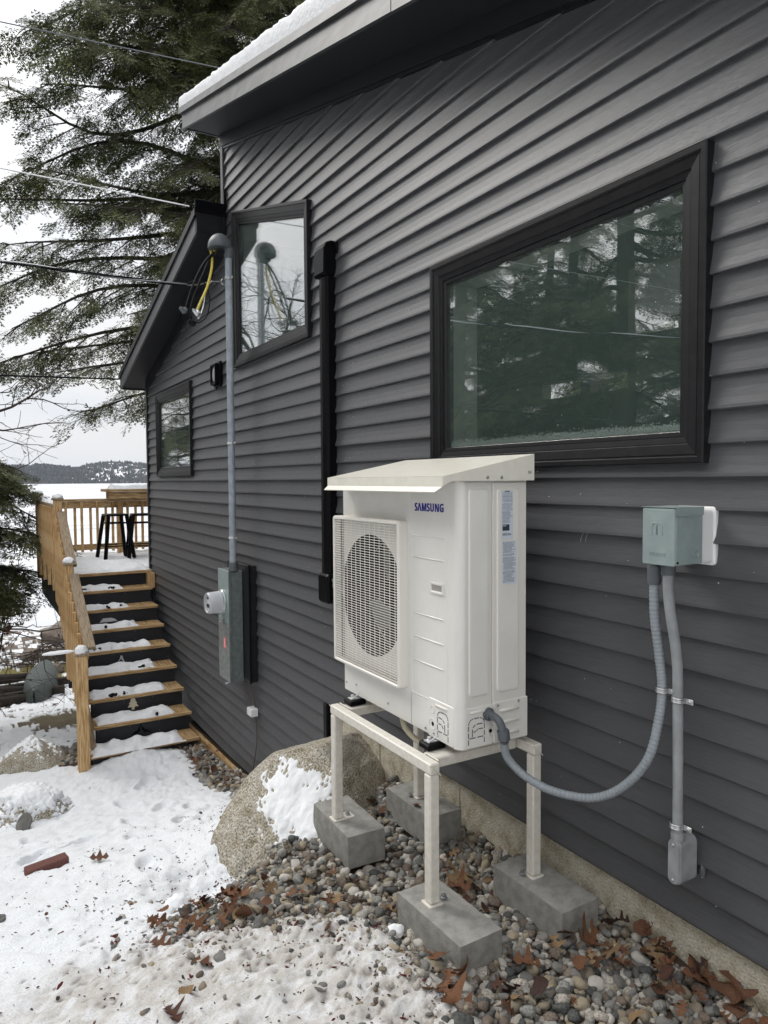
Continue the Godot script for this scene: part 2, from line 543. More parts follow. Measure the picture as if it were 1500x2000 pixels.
# how much of the ground is gravel (1) rather than snow (0)
var EDGE := PackedVector2Array([Vector2(1.48, -3), Vector2(1.45, 0.5), Vector2(1.40, 1.3), Vector2(1.336, 1.65), Vector2(1.307, 1.768), Vector2(1.289, 1.943), Vector2(1.353, 2.247), Vector2(1.1, 2.475), Vector2(0.9, 2.55), Vector2(0.66, 2.66), Vector2(0.7, 2.76), Vector2(0.9, 2.86), Vector2(1.0, 3.1), Vector2(1.25, 3.4), Vector2(1.5, 4.2), Vector2(1.58, 4.8), Vector2(1.72, 5.3), Vector2(1.68, 5.9), Vector2(1.76, 6.5), Vector2(1.84, 7.1), Vector2(1.9, 7.6), Vector2(2.3, 7.6), Vector2(2.3, -3)])
var ng := FastNoiseLite.new()
var n1: FastNoiseLite
var n2: FastNoiseLite
var n3: FastNoiseLite
var n4: FastNoiseLite

func edge_distance(x: float, f: float) -> float:
	# positive inside the gravel
	var p := Vector2(x, f)
	var d := 1e9
	for i in EDGE.size():
		var q := Geometry2D.get_closest_point_to_segment(p, EDGE[i], EDGE[(i + 1) % EDGE.size()])
		d = minf(d, p.distance_to(q))
	return d if Geometry2D.is_point_in_polygon(p, EDGE) else -d

func ground_y(x: float, f: float) -> float:
	var y := base_y(x, f)
	y -= 0.1 * smoothstep(1.0, 0.2, Vector2((x - 0.98) / 0.42, (f - 3.1) / 0.36).length())
	y += 0.085 * smoothstep(1.0, 0.0, Vector2((x - 1.38) / 0.55, (f - 7.0) / 0.5).length())
	if f > -1.0 and f < 12.0 and x > -3.0 and x < 3.0:
		y += 0.022 * n1.get_noise_2d(x * 1.4, f * 1.4) + 0.012 * n2.get_noise_2d(x, f)
	return y

func _ready() -> void:
	rng.seed = 20
	set_view()
	set_sky()
	set_sun()
	materials()
	n1 = noise(101, 2.2, 3)
	n2 = noise(102, 9.0, 3)
	n3 = noise(103, 5.0, 4)
	n4 = noise(104, 30.0, 3)
	build_ground()
	build_lake_and_hills()
	build_house()
	build_windows()
	build_roofs()
	build_stairs_and_deck()
	build_heat_pump()
	build_stand()
	build_electrics()
	build_service()
	build_rocks()
	build_gravel()
	build_leaves()
	build_yard()
	build_trees()

func set_view() -> void:
	var yaw := deg_to_rad(30.418)
	var pitch := deg_to_rad(-2.578)
	var roll := deg_to_rad(-0.362)
	var fwd := Vector3(sin(yaw) * cos(pitch), sin(pitch), -cos(yaw) * cos(pitch))
	var r := fwd.cross(Vector3.UP).normalized()
	var u := r.cross(fwd)
	cam_basis = Basis(r * cos(roll) + u * sin(roll), u * cos(roll) - r * sin(roll), -fwd)
	var c := Camera3D.new()
	c.name = "camera"
	c.fov = rad_to_deg(2.0 * atan(1000.0 / 1400.0))
	c.near = 0.05
	c.far = 6000.0
	c.transform = Transform3D(cam_basis, Vector3.ZERO)
	add_child(c)
	c.current = true

func set_sky() -> void:
	# an overcast sky: three times brighter overhead than at the horizon, with soft cloud
	var w := 1024
	var h := 512
	var im := Image.create(w, h, false, Image.FORMAT_RGBF)
	var nz := noise(7, 1.6, 4)
	for j in h:
		var el := PI * (0.5 - (j + 0.5) / h)
		var s := sin(el)
		for i in w:
			var az := TAU * (i + 0.5) / w
			var d := Vector3(cos(az) * cos(el), s, sin(az) * cos(el))
			var k := 1.42 * (1.0 + 0.7 * maxf(s, 0.0))
			var cl := nz.get_noise_3d(d.x * 1.3, d.y * 3.5, d.z * 1.3)
			k *= (1.0 + 0.09 * cl) * (1.0 + 0.3 * d.dot(Vector3(-0.55, 0.25, -0.8)))
			var t := smoothstep(-0.05, 0.45, -cl)
			if s < 0.0: k *= 0.85
			im.set_pixel(i, j, Color(k * lerpf(1.0, 0.955, t), k * lerpf(1.0, 0.985, t), k * lerpf(1.0, 1.03, t)))
	var sm := PanoramaSkyMaterial.new()
	sm.panorama = ImageTexture.create_from_image(im)
	var sky := Sky.new()
	sky.sky_material = sm
	var e := Environment.new()
	e.background_mode = Environment.BG_SKY
	e.sky = sky
	e.background_energy_multiplier = 0.68
	e.tonemap_mode = Environment.TONE_MAPPER_LINEAR
	e.tonemap_exposure = 1.11
	e.fog_enabled = true
	e.fog_density = 0.00007
	e.fog_light_color = Color(0.8, 0.86, 0.97)
	e.sdfgi_enabled = true
	e.ssao_enabled = true
	e.ssil_enabled = true
	var we := WorldEnvironment.new()
	we.name = "world_environment"
	we.environment = e
	add_child(we)

func set_sun() -> void:
	var l := DirectionalLight3D.new()
	l.name = "sun"
	l.light_energy = 0.5
	l.light_color = Color(1.0, 0.985, 0.96)
	l.light_angular_distance = 24.0
	l.shadow_enabled = true
	add_child(l)
	l.look_at_from_position(v(-3.2, 6.5, 6.2), Vector3.ZERO)

# ------------------------------------------------------------------ ground, lake, hills
func axis_steps(spans: Array) -> PackedFloat32Array:
	var o := PackedFloat32Array()
	for s in spans:
		var n := maxi(1, int(ceil((s[1] - s[0]) / s[2])))
		for k in n: o.append(lerpf(s[0], s[1], float(k) / n))
	o.append(spans[-1][1])
	return o

func ground_color(x: float, f: float) -> Color:
	var snow := Color(0.79, 0.808, 0.84)
	if f > 8.2 or x < -3.0 or f < -2.0:
		var patch := n3.get_noise_2d(x * 0.28, f * 0.28)
		var fine_n := n4.get_noise_2d(x * 0.12, f * 0.12)
		var c := snow
		if f > 8.2 and patch + 0.55 * fine_n > 0.34: c = Color(0.11, 0.09, 0.065)
		if f > 13.0 and f < 31.0:
			var g := absf(f - 20.6 + 0.8 * n3.get_noise_2d(x * 0.3, 7.0)) + 1.1 * fine_n
			if g < 1.0: c = Color(0.19, 0.165, 0.05).lerp(Color(0.13, 0.1, 0.05), clampf(0.5 + fine_n, 0.0, 1.0))
			if f > 22.0 and patch + 0.7 * fine_n > 0.02: c = Color(0.13, 0.105, 0.085)
		if Vector2((x - 1.35) / 0.8, (f - 12.2) / 1.3).length() + 0.5 * fine_n < 0.85: c = Color(0.1, 0.08, 0.045)
		return c
	var e := edge_distance(x, f)
	if f > 7.3 and f < 9.0 and x > 0.72 and x < 1.9: e = 0.2
	var rag := 0.09 * n3.get_noise_2d(x * 1.5, f * 1.5) + 0.05 * n4.get_noise_2d(x * 0.7, f * 0.7)
	var soil := Color(0.075, 0.058, 0.043)
	if e > 0.02 + rag: return soil
	# trodden, dirty snow near the gravel: grains of soil and leaf crumbs in patches
	var dirty := smoothstep(-0.75, 0.02, e) * smoothstep(3.1, 2.6, f)
	if f > 3.0: dirty = smoothstep(-0.14, 0.0, e) * 0.6
	var a := n4.get_noise_2d(x * 1.6, f * 2.6)
	var b := n3.get_noise_2d(x * 1.3 + 40.0, f * 1.9)
	var c2 := snow
	var grit := n4.get_noise_2d(x * 3.1 + 9.0, f * 2.2)
	var tan_k := (0.28 + 0.45 * smoothstep(-0.4, 0.25, b) + 0.6 * smoothstep(-0.15, 0.3, grit)) * smoothstep(-0.95, -0.3, e) * smoothstep(2.75, 2.4, f)
	c2 = c2.lerp(Color(0.42, 0.38, 0.33), clampf(tan_k * 0.85, 0.0, 0.72))
	if a + 0.35 * b > 0.74 - 0.52 * dirty: c2 = c2.lerp(Color(0.16, 0.125, 0.1), 0.4 + 0.5 * clampf(a, 0.0, 1.0))
	return c2

func build_ground() -> void:
	var xs := axis_steps([[-90.0, -20.0, 8.0], [-20.0, -4.0, 1.6], [-4.0, -0.5, 0.25], [-0.5, 0.0, 0.05], [0.0, 1.6, 0.016], [1.6, 2.12, 0.03], [2.12, 4.0, 0.25], [4.0, 12.0, 0.8], [12.0, 90.0, 6.0]])
	var fs := axis_steps([[-20.0, -2.0, 2.0], [-2.0, 0.9, 0.3], [0.9, 3.4, 0.014], [3.4, 5.0, 0.022], [5.0, 7.4, 0.035], [7.4, 10.0, 0.12], [10.0, 20.0, 0.22], [20.0, 34.0, 0.4], [34.0, 90.0, 6.0]])
	var nx := xs.size()
	var nf := fs.size()
	var p := PackedVector3Array()
	var col := PackedColorArray()
	p.resize(nx * nf)
	col.resize(nx * nf)
	# boot prints in the snow on the way to the stairs
	var prints := [[1.28, 6.25, 0.5], [1.05, 5.75, -0.3], [1.22, 5.35, 0.4], [0.95, 4.95, -0.2], [1.15, 4.5, 0.3], [0.85, 4.2, -0.4], [0.75, 3.55, 0.2], [0.55, 4.6, 0.9], [0.3, 4.4, 0.4], [0.35, 5.1, -0.3], [1.35, 5.0, 0.2]]
	for j in nf:
		var f := fs[j]
		for i in nx:
			var x := xs[i]
			var y := ground_y(x, f)
			var c := ground_color(x, f)
			if f > 0.8 and f < 7.6 and x > -0.6 and x < 2.1:
				var e := edge_distance(x, f)
				var s := smoothstep(0.06, -0.1, e)
				# crusted snow: lumps, ridges and boot prints
				y += s * (0.013 * n3.get_noise_2d(x * 1.5, f * 1.5) + 0.0022 * n4.get_noise_2d(x * 0.8, f * 0.8) + 0.014)
				y += smoothstep(0.5, 0.1, absf(e + 0.2)) * smoothstep(-0.02, -0.06, e) * maxf(0.0, n3.get_noise_2d(x * 2.4, f * 2.4 + 50.0)) * 0.022
				if c.r < 0.4 and e < 0.0: y -= 0.006
				for q in prints:
					var dx: float = x - q[0]
					var df: float = f - q[1]
					if absf(dx) < 0.3 and absf(df) < 0.3:
						var ca := cos(q[2])
						var sa := sin(q[2])
						var r := Vector2((dx * ca - df * sa) / 0.065, (dx * sa + df * ca) / 0.16).length()
						y -= 0.035 * smoothstep(1.15, 0.75, r) - 0.012 * smoothstep(0.45, 0.0, absf(r - 1.3))
			elif f > 8.0 and f < 33.0:
				y += 0.07 * n3.get_noise_2d(x * 0.5, f * 0.5) + (0.02 if c.r > 0.5 else 0.0)
			p[j * nx + i] = v(x, y, f)
			col[j * nx + i] = c
	var idx := PackedInt32Array()
	for j in nf - 1:
		for i in nx - 1:
			var a := j * nx + i
			idx.append_array([a, a + 1, a + nx + 1, a, a + nx + 1, a + nx])
	var g := put("ground", amesh(p, idx, col), M.ground, null, "structure")
	tag(g, "snow covered ground sloping from the house down to the lake", "ground", "", "structure")

func build_lake_and_hills() -> void:
	var st := begin()
	var y := -5.62
	var cs := [v(-3000, y, 24), v(3000, y, 24), v(3000, y, 3400), v(-3000, y, 3400)]
	fq(st, cs[0], cs[1], cs[2], cs[3], Vector3.UP)
	tag(obj("lake", st, M.ice, null, "structure"), "frozen white lake under wind packed snow", "lake", "", "structure")
	# the far shore
	var ridge_a := [-40.0, -20.0, -5.0, 2.2, 4.2, 5.6, 7.2, 8.1, 9.2, 10.5, 12.0, 16.0, 24.0, 40.0, 60.0, 80.0]
	var ridge_h := [60.0, 70.0, 55.0, 52.0, 57.0, 59.0, 48.0, 62.0, 68.0, 70.0, 63.0, 60.0, 75.0, 60.0, 80.0, 60.0]
	var rows := [[2190.0, -0.02], [2230.0, 0.1], [2300.0, 0.3], [2400.0, 0.58], [2500.0, 0.82], [2600.0, 0.97], [2700.0, 0.98], [2900.0, 0.75]]
	var p := PackedVector3Array()
	var col := PackedColorArray()
	var idx := PackedInt32Array()
	var na := 360
	var nn := noise(55, 0.012, 4)
	var sites := []
	for j in rows.size() * 3 - 2:
		var rj := j / 3.0
		var r0 := mini(int(rj), rows.size() - 2)
		var t := rj - r0
		var rad: float = lerpf(rows[r0][0], rows[r0 + 1][0], t)
		var share: float = lerpf(rows[r0][1], rows[r0 + 1][1], t)
		for i in na + 1:
			var deg := lerpf(-40.0, 80.0, float(i) / na)
			var k := 0
			while k < ridge_a.size() - 2 and ridge_a[k + 1] < deg: k += 1
			var h: float = lerpf(ridge_h[k], ridge_h[k + 1], smoothstep(0.0, 1.0, (deg - ridge_a[k]) / (ridge_a[k + 1] - ridge_a[k])))
			var a := deg_to_rad(deg)
			var x := sin(a) * rad
			var f := cos(a) * rad
			var yy := -6.5 + share * h * (1.0 + 0.12 * nn.get_noise_2d(x, f)) + 4.0 * nn.get_noise_2d(x * 3.0, f * 3.0) * smoothstep(0.0, 0.3, share)
			p.append(v(x, yy, f))
			var q := nn.get_noise_2d(x * 2.0 + 500.0, f * 2.0)
			var bare := smoothstep(-0.1, 0.35, q + (0.25 if deg > 7.4 else -0.1))
			col.append(Color(0.075, 0.07, 0.06).lerp(Color(0.8, 0.81, 0.83), bare * 0.9))
			sites.append([p[-1], bare, deg])
	var nj := rows.size() * 3 - 2
	for j in nj - 1:
		for i in na:
			var a := j * (na + 1) + i
			idx.append_array([a, a + 1, a + na + 2, a, a + na + 2, a + na + 1])
	var hm := mat(Color.WHITE, 0.95, 0.1)
	hm.vertex_color_use_as_albedo = true
	tag(put("hills", amesh(p, idx, col), hm, null, "structure"), "low wooded hills with snowy clearings across the lake", "hills", "", "structure")
	# the forest on them: one mass of small tapered trees
	var ts := begin()
	lathe(ts, Vector3.ZERO, Vector3.UP, [[0.42, 0.0], [0.34, 0.35], [0.16, 0.75], [0.0, 1.0]], 5, false)
	ts.generate_normals()
	var xf := []
	var tint := []
	var r := RandomNumberGenerator.new()
	r.seed = 9
	while xf.size() < 16000:
		var s: Array = sites[r.randi_range(0, sites.size() - na - 3)]
		if s[2] < -3.0 or s[2] > 30.0: continue
		if r.randf() < s[1] * 0.72: continue
		var h := r.randf_range(5.0, 12.0)
		var wdt := h * r.randf_range(0.6, 1.2)
		xf.append(Transform3D(Basis.from_scale(Vector3(wdt, h, wdt)), s[0] + Vector3(r.randf_range(-7, 7), -1.0, r.randf_range(-14, 14))))
		tint.append(Color(0.035, 0.045, 0.03).lerp(Color(0.1, 0.085, 0.07), r.randf()) * r.randf_range(0.75, 1.2))
	many("forest", ts.commit(), hm, xf, tint, null)

func many(called: String, mesh: Mesh, m: Material, xf: Array, tint: Array, parent: Node3D) -> MultiMeshInstance3D:
	var mm := MultiMesh.new()
	mm.transform_format = MultiMesh.TRANSFORM_3D
	mm.use_colors = tint.size() > 0
	mm.mesh = mesh
	mm.instance_count = xf.size()
	for i in xf.size():
		mm.set_instance_transform(i, xf[i])
		if tint.size(): mm.set_instance_color(i, tint[i])
	var o := MultiMeshInstance3D.new()
	o.multimesh = mm
	o.material_override = m
	if parent:
		o.name = called
		parent.add_child(o, true)
		o.position = -where[parent]
	else:
		o.name = numbered(called)
		add_child(o)
		tag(o, "grey green forest covering the far hills over the lake", "forest")
	o.set_meta("kind", "stuff")
	return o

# ------------------------------------------------------------------ house
const XW := 2.073            # the sheathing the siding hangs on
const EXPO := 0.1063
const STEP_F := 4.32
var house: Node3D
# outer rims of the window casings: f, y
var WIN := {
	"big": [[1.456, 0.047], [3.0, 0.047], [3.0, 1.055], [1.456, 1.055]],
	"middle": [[4.455, 0.965], [6.0, 0.965], [6.0, 2.287], [4.455, 1.876]],
	"small": [[7.388, 0.053], [8.9, 0.053], [8.9, 1.033], [7.388, 1.033]],
}

func main_rake(f: float) -> float:
	return 2.992 - 0.2675 * (6.244 - f)

func low_rake(f: float) -> float:
	return 1.195 + 0.2676 * (9.37 - f)

func wall_outline(near: float) -> PackedVector2Array:
	return poly_of([[near, -1.49], [STEP_F, -1.49], [STEP_F, -2.545], [9.43, -2.545], [9.43, low_rake(9.43)], [6.245, low_rake(6.245)], [6.245, main_rake(6.245)], [near, main_rake(near)]])

func build_house() -> void:
	house = thing("house", "dark grey clapboard house with black framed windows and two shed roofs", "house", v(4.5, -2.6, 4.0))
	# sheathing, pierced where the windows are
	var outline := wall_outline(-2.2)
	var cuts := [-2.2]
	for k in WIN: cuts.append_array([WIN[k][0][0] + 0.06, WIN[k][1][0] - 0.06])
	cuts.append(9.43)
	for i in cuts.size() - 1:
		var a: float = cuts[i]
		var b: float = cuts[i + 1]
		var strip := poly_of([[a, -5], [b, -5], [b, 9], [a, 9]])
		for piece in Geometry2D.intersect_polygons(outline, strip):
			var parts := [piece]
			if i % 2 == 1:
				var w: Array = WIN.values()[(i - 1) / 2]
				parts = []
				var low := poly_of([[a, -5], [b, -5], [b, w[1][1] + 0.06], [a, w[0][1] + 0.06]])
				var sl: float = (w[2][1] - w[3][1]) / (w[2][0] - w[3][0])
				var high := poly_of([[a, w[3][1] - 0.06 + sl * (a - w[3][0])], [b, w[2][1] - 0.06 - sl * (w[2][0] - b)], [b, 9], [a, 9]])
				parts.append_array(Geometry2D.intersect_polygons(piece, low))
				parts.append_array(Geometry2D.intersect_polygons(piece, high))
			for q in parts:
				var st := begin()
				plate(st, q, v(XW + 0.17, 0, 0), v(0, 0, 1), v(0, 1, 0), -0.168)
				obj("sheathing", st, M.reveal, house)
	# every course of siding, in lengths
	var n_course := 0
	for k in range(-25, 30):
		var y0 := 0.002 + EXPO * k
		var strip := poly_of([[-2.2, y0], [9.43, y0], [9.43, y0 + EXPO + 0.004], [-2.2, y0 + EXPO + 0.004]])
		var joints := [-2.2, 0.35 + fmod(k * 1.37 + 40.0, 1.9) - 1.2, 3.2 + fmod(k * 0.83 + 40.0, 1.1), 6.35 + fmod(k * 0.71 + 40.0, 0.9), 9.43]
		for s in joints.size() - 1:
			var lap := poly_of([[joints[s], -5], [joints[s + 1], -5], [joints[s + 1], 9], [joints[s], 9]])
			for a in Geometry2D.intersect_polygons(outline, strip):
				for b in Geometry2D.intersect_polygons(a, lap):
					var rest := [b]
					for w in WIN.values():
						var hole := inset(ccw(poly_of(w)), 0.012)
						var left := []
						for r in rest: left.append_array(Geometry2D.clip_polygons(r, hole))
						rest = left
					for r in rest: siding_board(r, y0, 0.0195 if k % 2 == 0 else 0.0155, 0.0012 * (s % 2))
		n_course += 1
	# foundation with form seams, and the drop of the siding behind the boulder
	var st := bx(2.088, 2.3, -2.7, -1.478, -2.2, STEP_F + 0.1, 0.004)
	obj("foundation", st, M.concrete, house)
	for f in [0.9, 2.02, 2.83, 3.62]:
		obj("form_seam", bx(2.0825, 2.0895, -2.2, -1.479, f, f + 0.006, 0.001), M.concrete, house)
	obj("corner_trim", bx(2.05, 2.11, -2.55, -1.492, STEP_F - 0.055, STEP_F + 0.0, 0.006), M.black, house)
	obj("starter_strip", bx(2.067, 2.12, -1.499, -1.484, -2.2, STEP_F - 0.056, 0.002), M.trim, house)
	# timber sill with a black flashing above it
	st = begin()
	beam(st, v(2.03, -2.575, 5.1), v(2.03, -2.66, 7.75), 0.045, 0.085, 0.004)
	obj("sill_board", st, M.wood_f, house)
	st = begin()
	beam(st, v(2.055, -2.52, 4.9), v(2.055, -2.6, 7.6), 0.02, 0.05, 0.002)
	obj("flashing", st, M.black, house)
	obj("skirt_board", bx(2.09, 2.25, -4.6, -2.54, STEP_F + 0.005, 9.42, 0.003), M.black_soft, house)
	# corner posts
	obj("corner_post", bx(2.045, 2.12, -2.55, low_rake(9.45) - 0.02, 9.43, 9.5, 0.005), M.trim, house)
	obj("corner_post", bx(2.045, 2.12, low_rake(6.3) + 0.03, 3.0, 6.245, 6.31, 0.005), M.siding, house)
	# the other walls, seen only through the glass
	obj("far_wall", bx(2.13, 8.0, -4.5, 1.15, 9.25, 9.42, 0.0), M.siding, house)
	obj("near_wall", bx(2.26, 8.0, -2.6, 0.75, -2.2, -2.05, 0.0), M.siding, house)
	obj("upper_wall", bx(2.25, 8.0, 2.1, 2.98, 6.1, 6.23, 0.0), M.siding, house)
	obj("room_floor", bx(2.26, 8.0, -1.25, -1.15, -2.04, 9.24, 0.0), M.floor, house)
	var x0 := 6.4
	var x1 := 6.55
	for w in [[-2.04, 4.83, -1.14, 9.0], [4.83, 5.54, -1.14, 1.55], [4.83, 5.54, 2.3, 9.0], [5.54, 6.09, -1.14, 1.0], [5.54, 6.09, 1.2, 9.0], [6.24, 6.9, -1.14, 1.0], [6.24, 6.9, 1.2, 9.0], [6.9, 9.24, -1.14, 9.0], [6.09, 6.24, -1.14, 2.0]]:
		var t0: float = w[3]
		var t1: float = w[3]
		if t0 > 8.0:
			t0 = (main_rake(w[0]) if w[1] < 6.2 else low_rake(w[0])) + 0.13
			t1 = (main_rake(w[1]) if w[1] < 6.2 else low_rake(w[1])) + 0.13
		obj("back_wall", slab([[w[0], w[2]], [w[1], w[2]], [w[1], t1], [w[0], t0]], x0, x1), M.room, house)
	obj("partition", bx(4.2, 4.3, -1.14, 1.6, 7.2, 9.24, 0.0), M.room, house)
	obj("wall_shelf", bx(2.9, 3.0, -0.4, 0.75, 4.3, 4.36, 0.004), M.room_dark, house)
	obj("kitchen_counter", bx(3.6, 4.3, -1.14, -0.2, 2.2, 5.6, 0.01), M.room_dark, house)
	obj("shelf_unit", bx(5.6, 6.3, -1.14, 0.35, 6.0, 8.4, 0.01), M.room_dark, house)

func siding_board(q: PackedVector2Array, y0: float, lip: float, proud: float) -> void:
	if q.size() < 3: return
	var lo := 1e9
	var hi := -1e9
	for p in q:
		lo = minf(lo, p.x); hi = maxf(hi, p.x)
	if hi - lo < 0.004: return
	var st := begin()
	var cuts := [[0.0, lip - 0.0025], [0.0025, lip], [0.012, lip * 0.93], [0.035, lip * 0.62], [0.065, lip * 0.3], [EXPO + 0.004, 0.0008]]
	for i in cuts.size() - 1:
		var a: float = y0 + cuts[i][0]
		var b: float = y0 + cuts[i + 1][0]
		var band := poly_of([[-3, a], [10, a], [10, b], [-3, b]])
		for z in Geometry2D.intersect_polygons(q, band):
			var tri := Geometry2D.triangulate_polygon(z)
			var pos: Array[Vector3] = []
			for p in z:
				var t := clampf((p.y - a) / (b - a), 0.0, 1.0)
				pos.append(v(XW - proud - lerpf(cuts[i][1], cuts[i + 1][1], t), p.y, p.x))
			for k in range(0, tri.size(), 3): ft(st, pos[tri[k]], pos[tri[k + 1]], pos[tri[k + 2]], Vector3.LEFT)
			if i == 0:
				for k in z.size():
					var p: Vector2 = z[k]
					var r: Vector2 = z[(k + 1) % z.size()]
					if absf(p.y - y0) < 1e-4 and absf(r.y - y0) < 1e-4:
						fq(st, pos[k], pos[(k + 1) % z.size()], v(XW, r.y, r.x), v(XW, p.y, p.x), Vector3.DOWN)
	obj("siding_board", st, M.siding, house)

func picture_frame(st: SurfaceTool, poly: PackedVector2Array, prof: Array) -> void:
	# prof: [inset, x]; mitred at the corners
	poly = ccw(poly)
	for i in prof.size() - 1:
		var a := inset(poly, prof[i][0])
		var b := inset(poly, prof[i + 1][0])
		for k in poly.size():
			var l := (k + 1) % poly.size()
			var e := (poly[l] - poly[k]).normalized()
			var nrm := Vector2(-e.y, e.x)
			var dx: float = prof[i + 1][1] - prof[i][1]
			var dd: float = prof[i + 1][0] - prof[i][0]
			# facing: away from the wall, tilted by the profile's slope
			var out := v(-absf(dd) - 1e-4, 0, 0) + v(0, nrm.y, nrm.x) * dx * (1.0 if dd >= -1e-6 else -1.0)
			if dd < 1e-5: out = v(0, nrm.y, nrm.x) * (1.0 if dx > 0.0 else -1.0)
			fq(st, v(prof[i][1], a[k].y, a[k].x), v(prof[i][1], a[l].y, a[l].x), v(prof[i + 1][1], b[l].y, b[l].x), v(prof[i + 1][1], b[k].y, b[k].x), out)

func build_windows() -> void:
	var outer := [[0.0, XW], [0.0, 2.034], [0.004, 2.030], [0.020, 2.030], [0.024, 2.036], [0.028, 2.036]]
	var casing := [[0.028, 2.042], [0.03, 2.036], [0.062, 2.041], [0.065, 2.046], [0.068, 2.046], [0.088, 2.05]]
	var sash := [[0.088, 2.056], [0.09, 2.053], [0.104, 2.055], [0.108, 2.061], [0.108, 2.1]]
	for key in WIN:
		var poly := ccw(poly_of(WIN[key]))
		var c := Vector2.ZERO
		for p in poly: c += p / poly.size()
		var root := MeshInstance3D.new()
		var st := begin()
		picture_frame(st, poly, outer)
		st.generate_normals()
		root.mesh = st.commit()
		root.material_override = M.frame
		root.name = "window"
		house.add_child(root, true)
		root.position = -where[house]
		where[root] = Vector3.ZERO
		st = begin()
		picture_frame(st, poly, casing)
		obj("casing", st, M.frame, root)
		st = begin()
		picture_frame(st, poly, sash)
		obj("sash", st, M.trim, root)
		for x in [2.066, 2.082]:
			st = begin()
			plate(st, inset(poly, 0.1065), v(x + 0.003, 0, 0), v(0, 0, 1), v(0, 1, 0), -0.003)
			obj("pane", st, M.glass, root)
		st = begin()
		var film_poly := inset(poly, 0.1065)
		var film_tri := Geometry2D.triangulate_polygon(film_poly)
		for i in range(0, film_tri.size(), 3):
			ft(st, v(2.0715, film_poly[film_tri[i]].y, film_poly[film_tri[i]].x), v(2.0715, film_poly[film_tri[i + 1]].y, film_poly[film_tri[i + 1]].x), v(2.0715, film_poly[film_tri[i + 2]].y, film_poly[film_tri[i + 2]].x), Vector3.LEFT)
		obj("coating", st, M.film, root)
		# lining of the opening, inside the glass
		st = begin()
		var deep := [[0.1, 2.1], [0.1, 2.252], [0.06, 2.252]]
		var q := ccw(poly)
		for i in deep.size() - 1:
			var a := inset(q, deep[i][0])
			var b := inset(q, deep[i + 1][0])
			for k in q.size():
				var l := (k + 1) % q.size()
				var e := (q[l] - q[k]).normalized()
				fq(st, v(deep[i][1], a[k].y, a[k].x), v(deep[i][1], a[l].y, a[l].x), v(deep[i + 1][1], b[l].y, b[l].x), v(deep[i + 1][1], b[k].y, b[k].x), v(0, e.x, -e.y) if i == 0 else v(1, 0, 0))
		obj("reveal", st, M.reveal, root)
	# drops of condensation along the bottom of the big pane
	var xf := []
	var r := RandomNumberGenerator.new()
	r.seed = 4
	for i in 5200:
		var f := r.randf_range(1.57, 2.885)
		var h := absf(r.randfn()) * 0.012
		var s := r.randf_range(0.0012, 0.0034)
		xf.append(Transform3D(Basis.from_scale(Vector3(s * 0.5, s, s)), v(2.0815, 0.158 + h, f)))
	var dm := amesh(ico(1)[0], ico(1)[1])
	var flecks := []
	for i in 420:
		var s := r.randf_range(0.0007, 0.0022)
		flecks.append(Transform3D(Basis.from_scale(Vector3(0.0012, s, s)), v(2.0565, r.randf_range(-2.3, 1.2), r.randf_range(0.8, 8.5))))
	many("snow_flecks", dm, M.snow, flecks, [], house)
	var streaks := []
	for i in 260:
		var f := r.randf_range(5.2, 8.9)
		var y := clampf(r.randfn(-1.5 - 0.3 * (9.0 - f), 0.28), -2.5, -0.9)
		var s := r.randf_range(0.018, 0.06)
		streaks.append(Transform3D(Basis.from_scale(Vector3(0.0006, s, r.randf_range(0.0012, 0.0045))), v(2.0588, y, f)))
	many("dried_splash_marks", dm, mat(lin(0.15, 0.148, 0.14), 0.8), streaks, [], house)
	# chalky scuffs on the boards behind the unit
	for q in [[1.99, -0.225, 0.5], [1.965, -0.222, 0.5], [1.70, -0.215, 0.15], [1.685, -0.205, 0.1], [1.655, -0.23, 0.2], [1.63, -0.245, 0.1]]:
		st_scuff(q)
	many("condensation", dm, mat(lin(0.3, 0.36, 0.33), 0.15), xf, [], house)

# ------------------------------------------------------------------ roofs
func slab(poly: Array, x0: float, x1: float, bev := 0.003) -> SurfaceTool:
	# poly in (f, y), running from x0 to x1
	var st := begin()
	plate(st, poly_of(poly), v(x1, 0, 0), v(0, 0, 1), v(0, 1, 0), -(x1 - x0), 0.0)
	return st

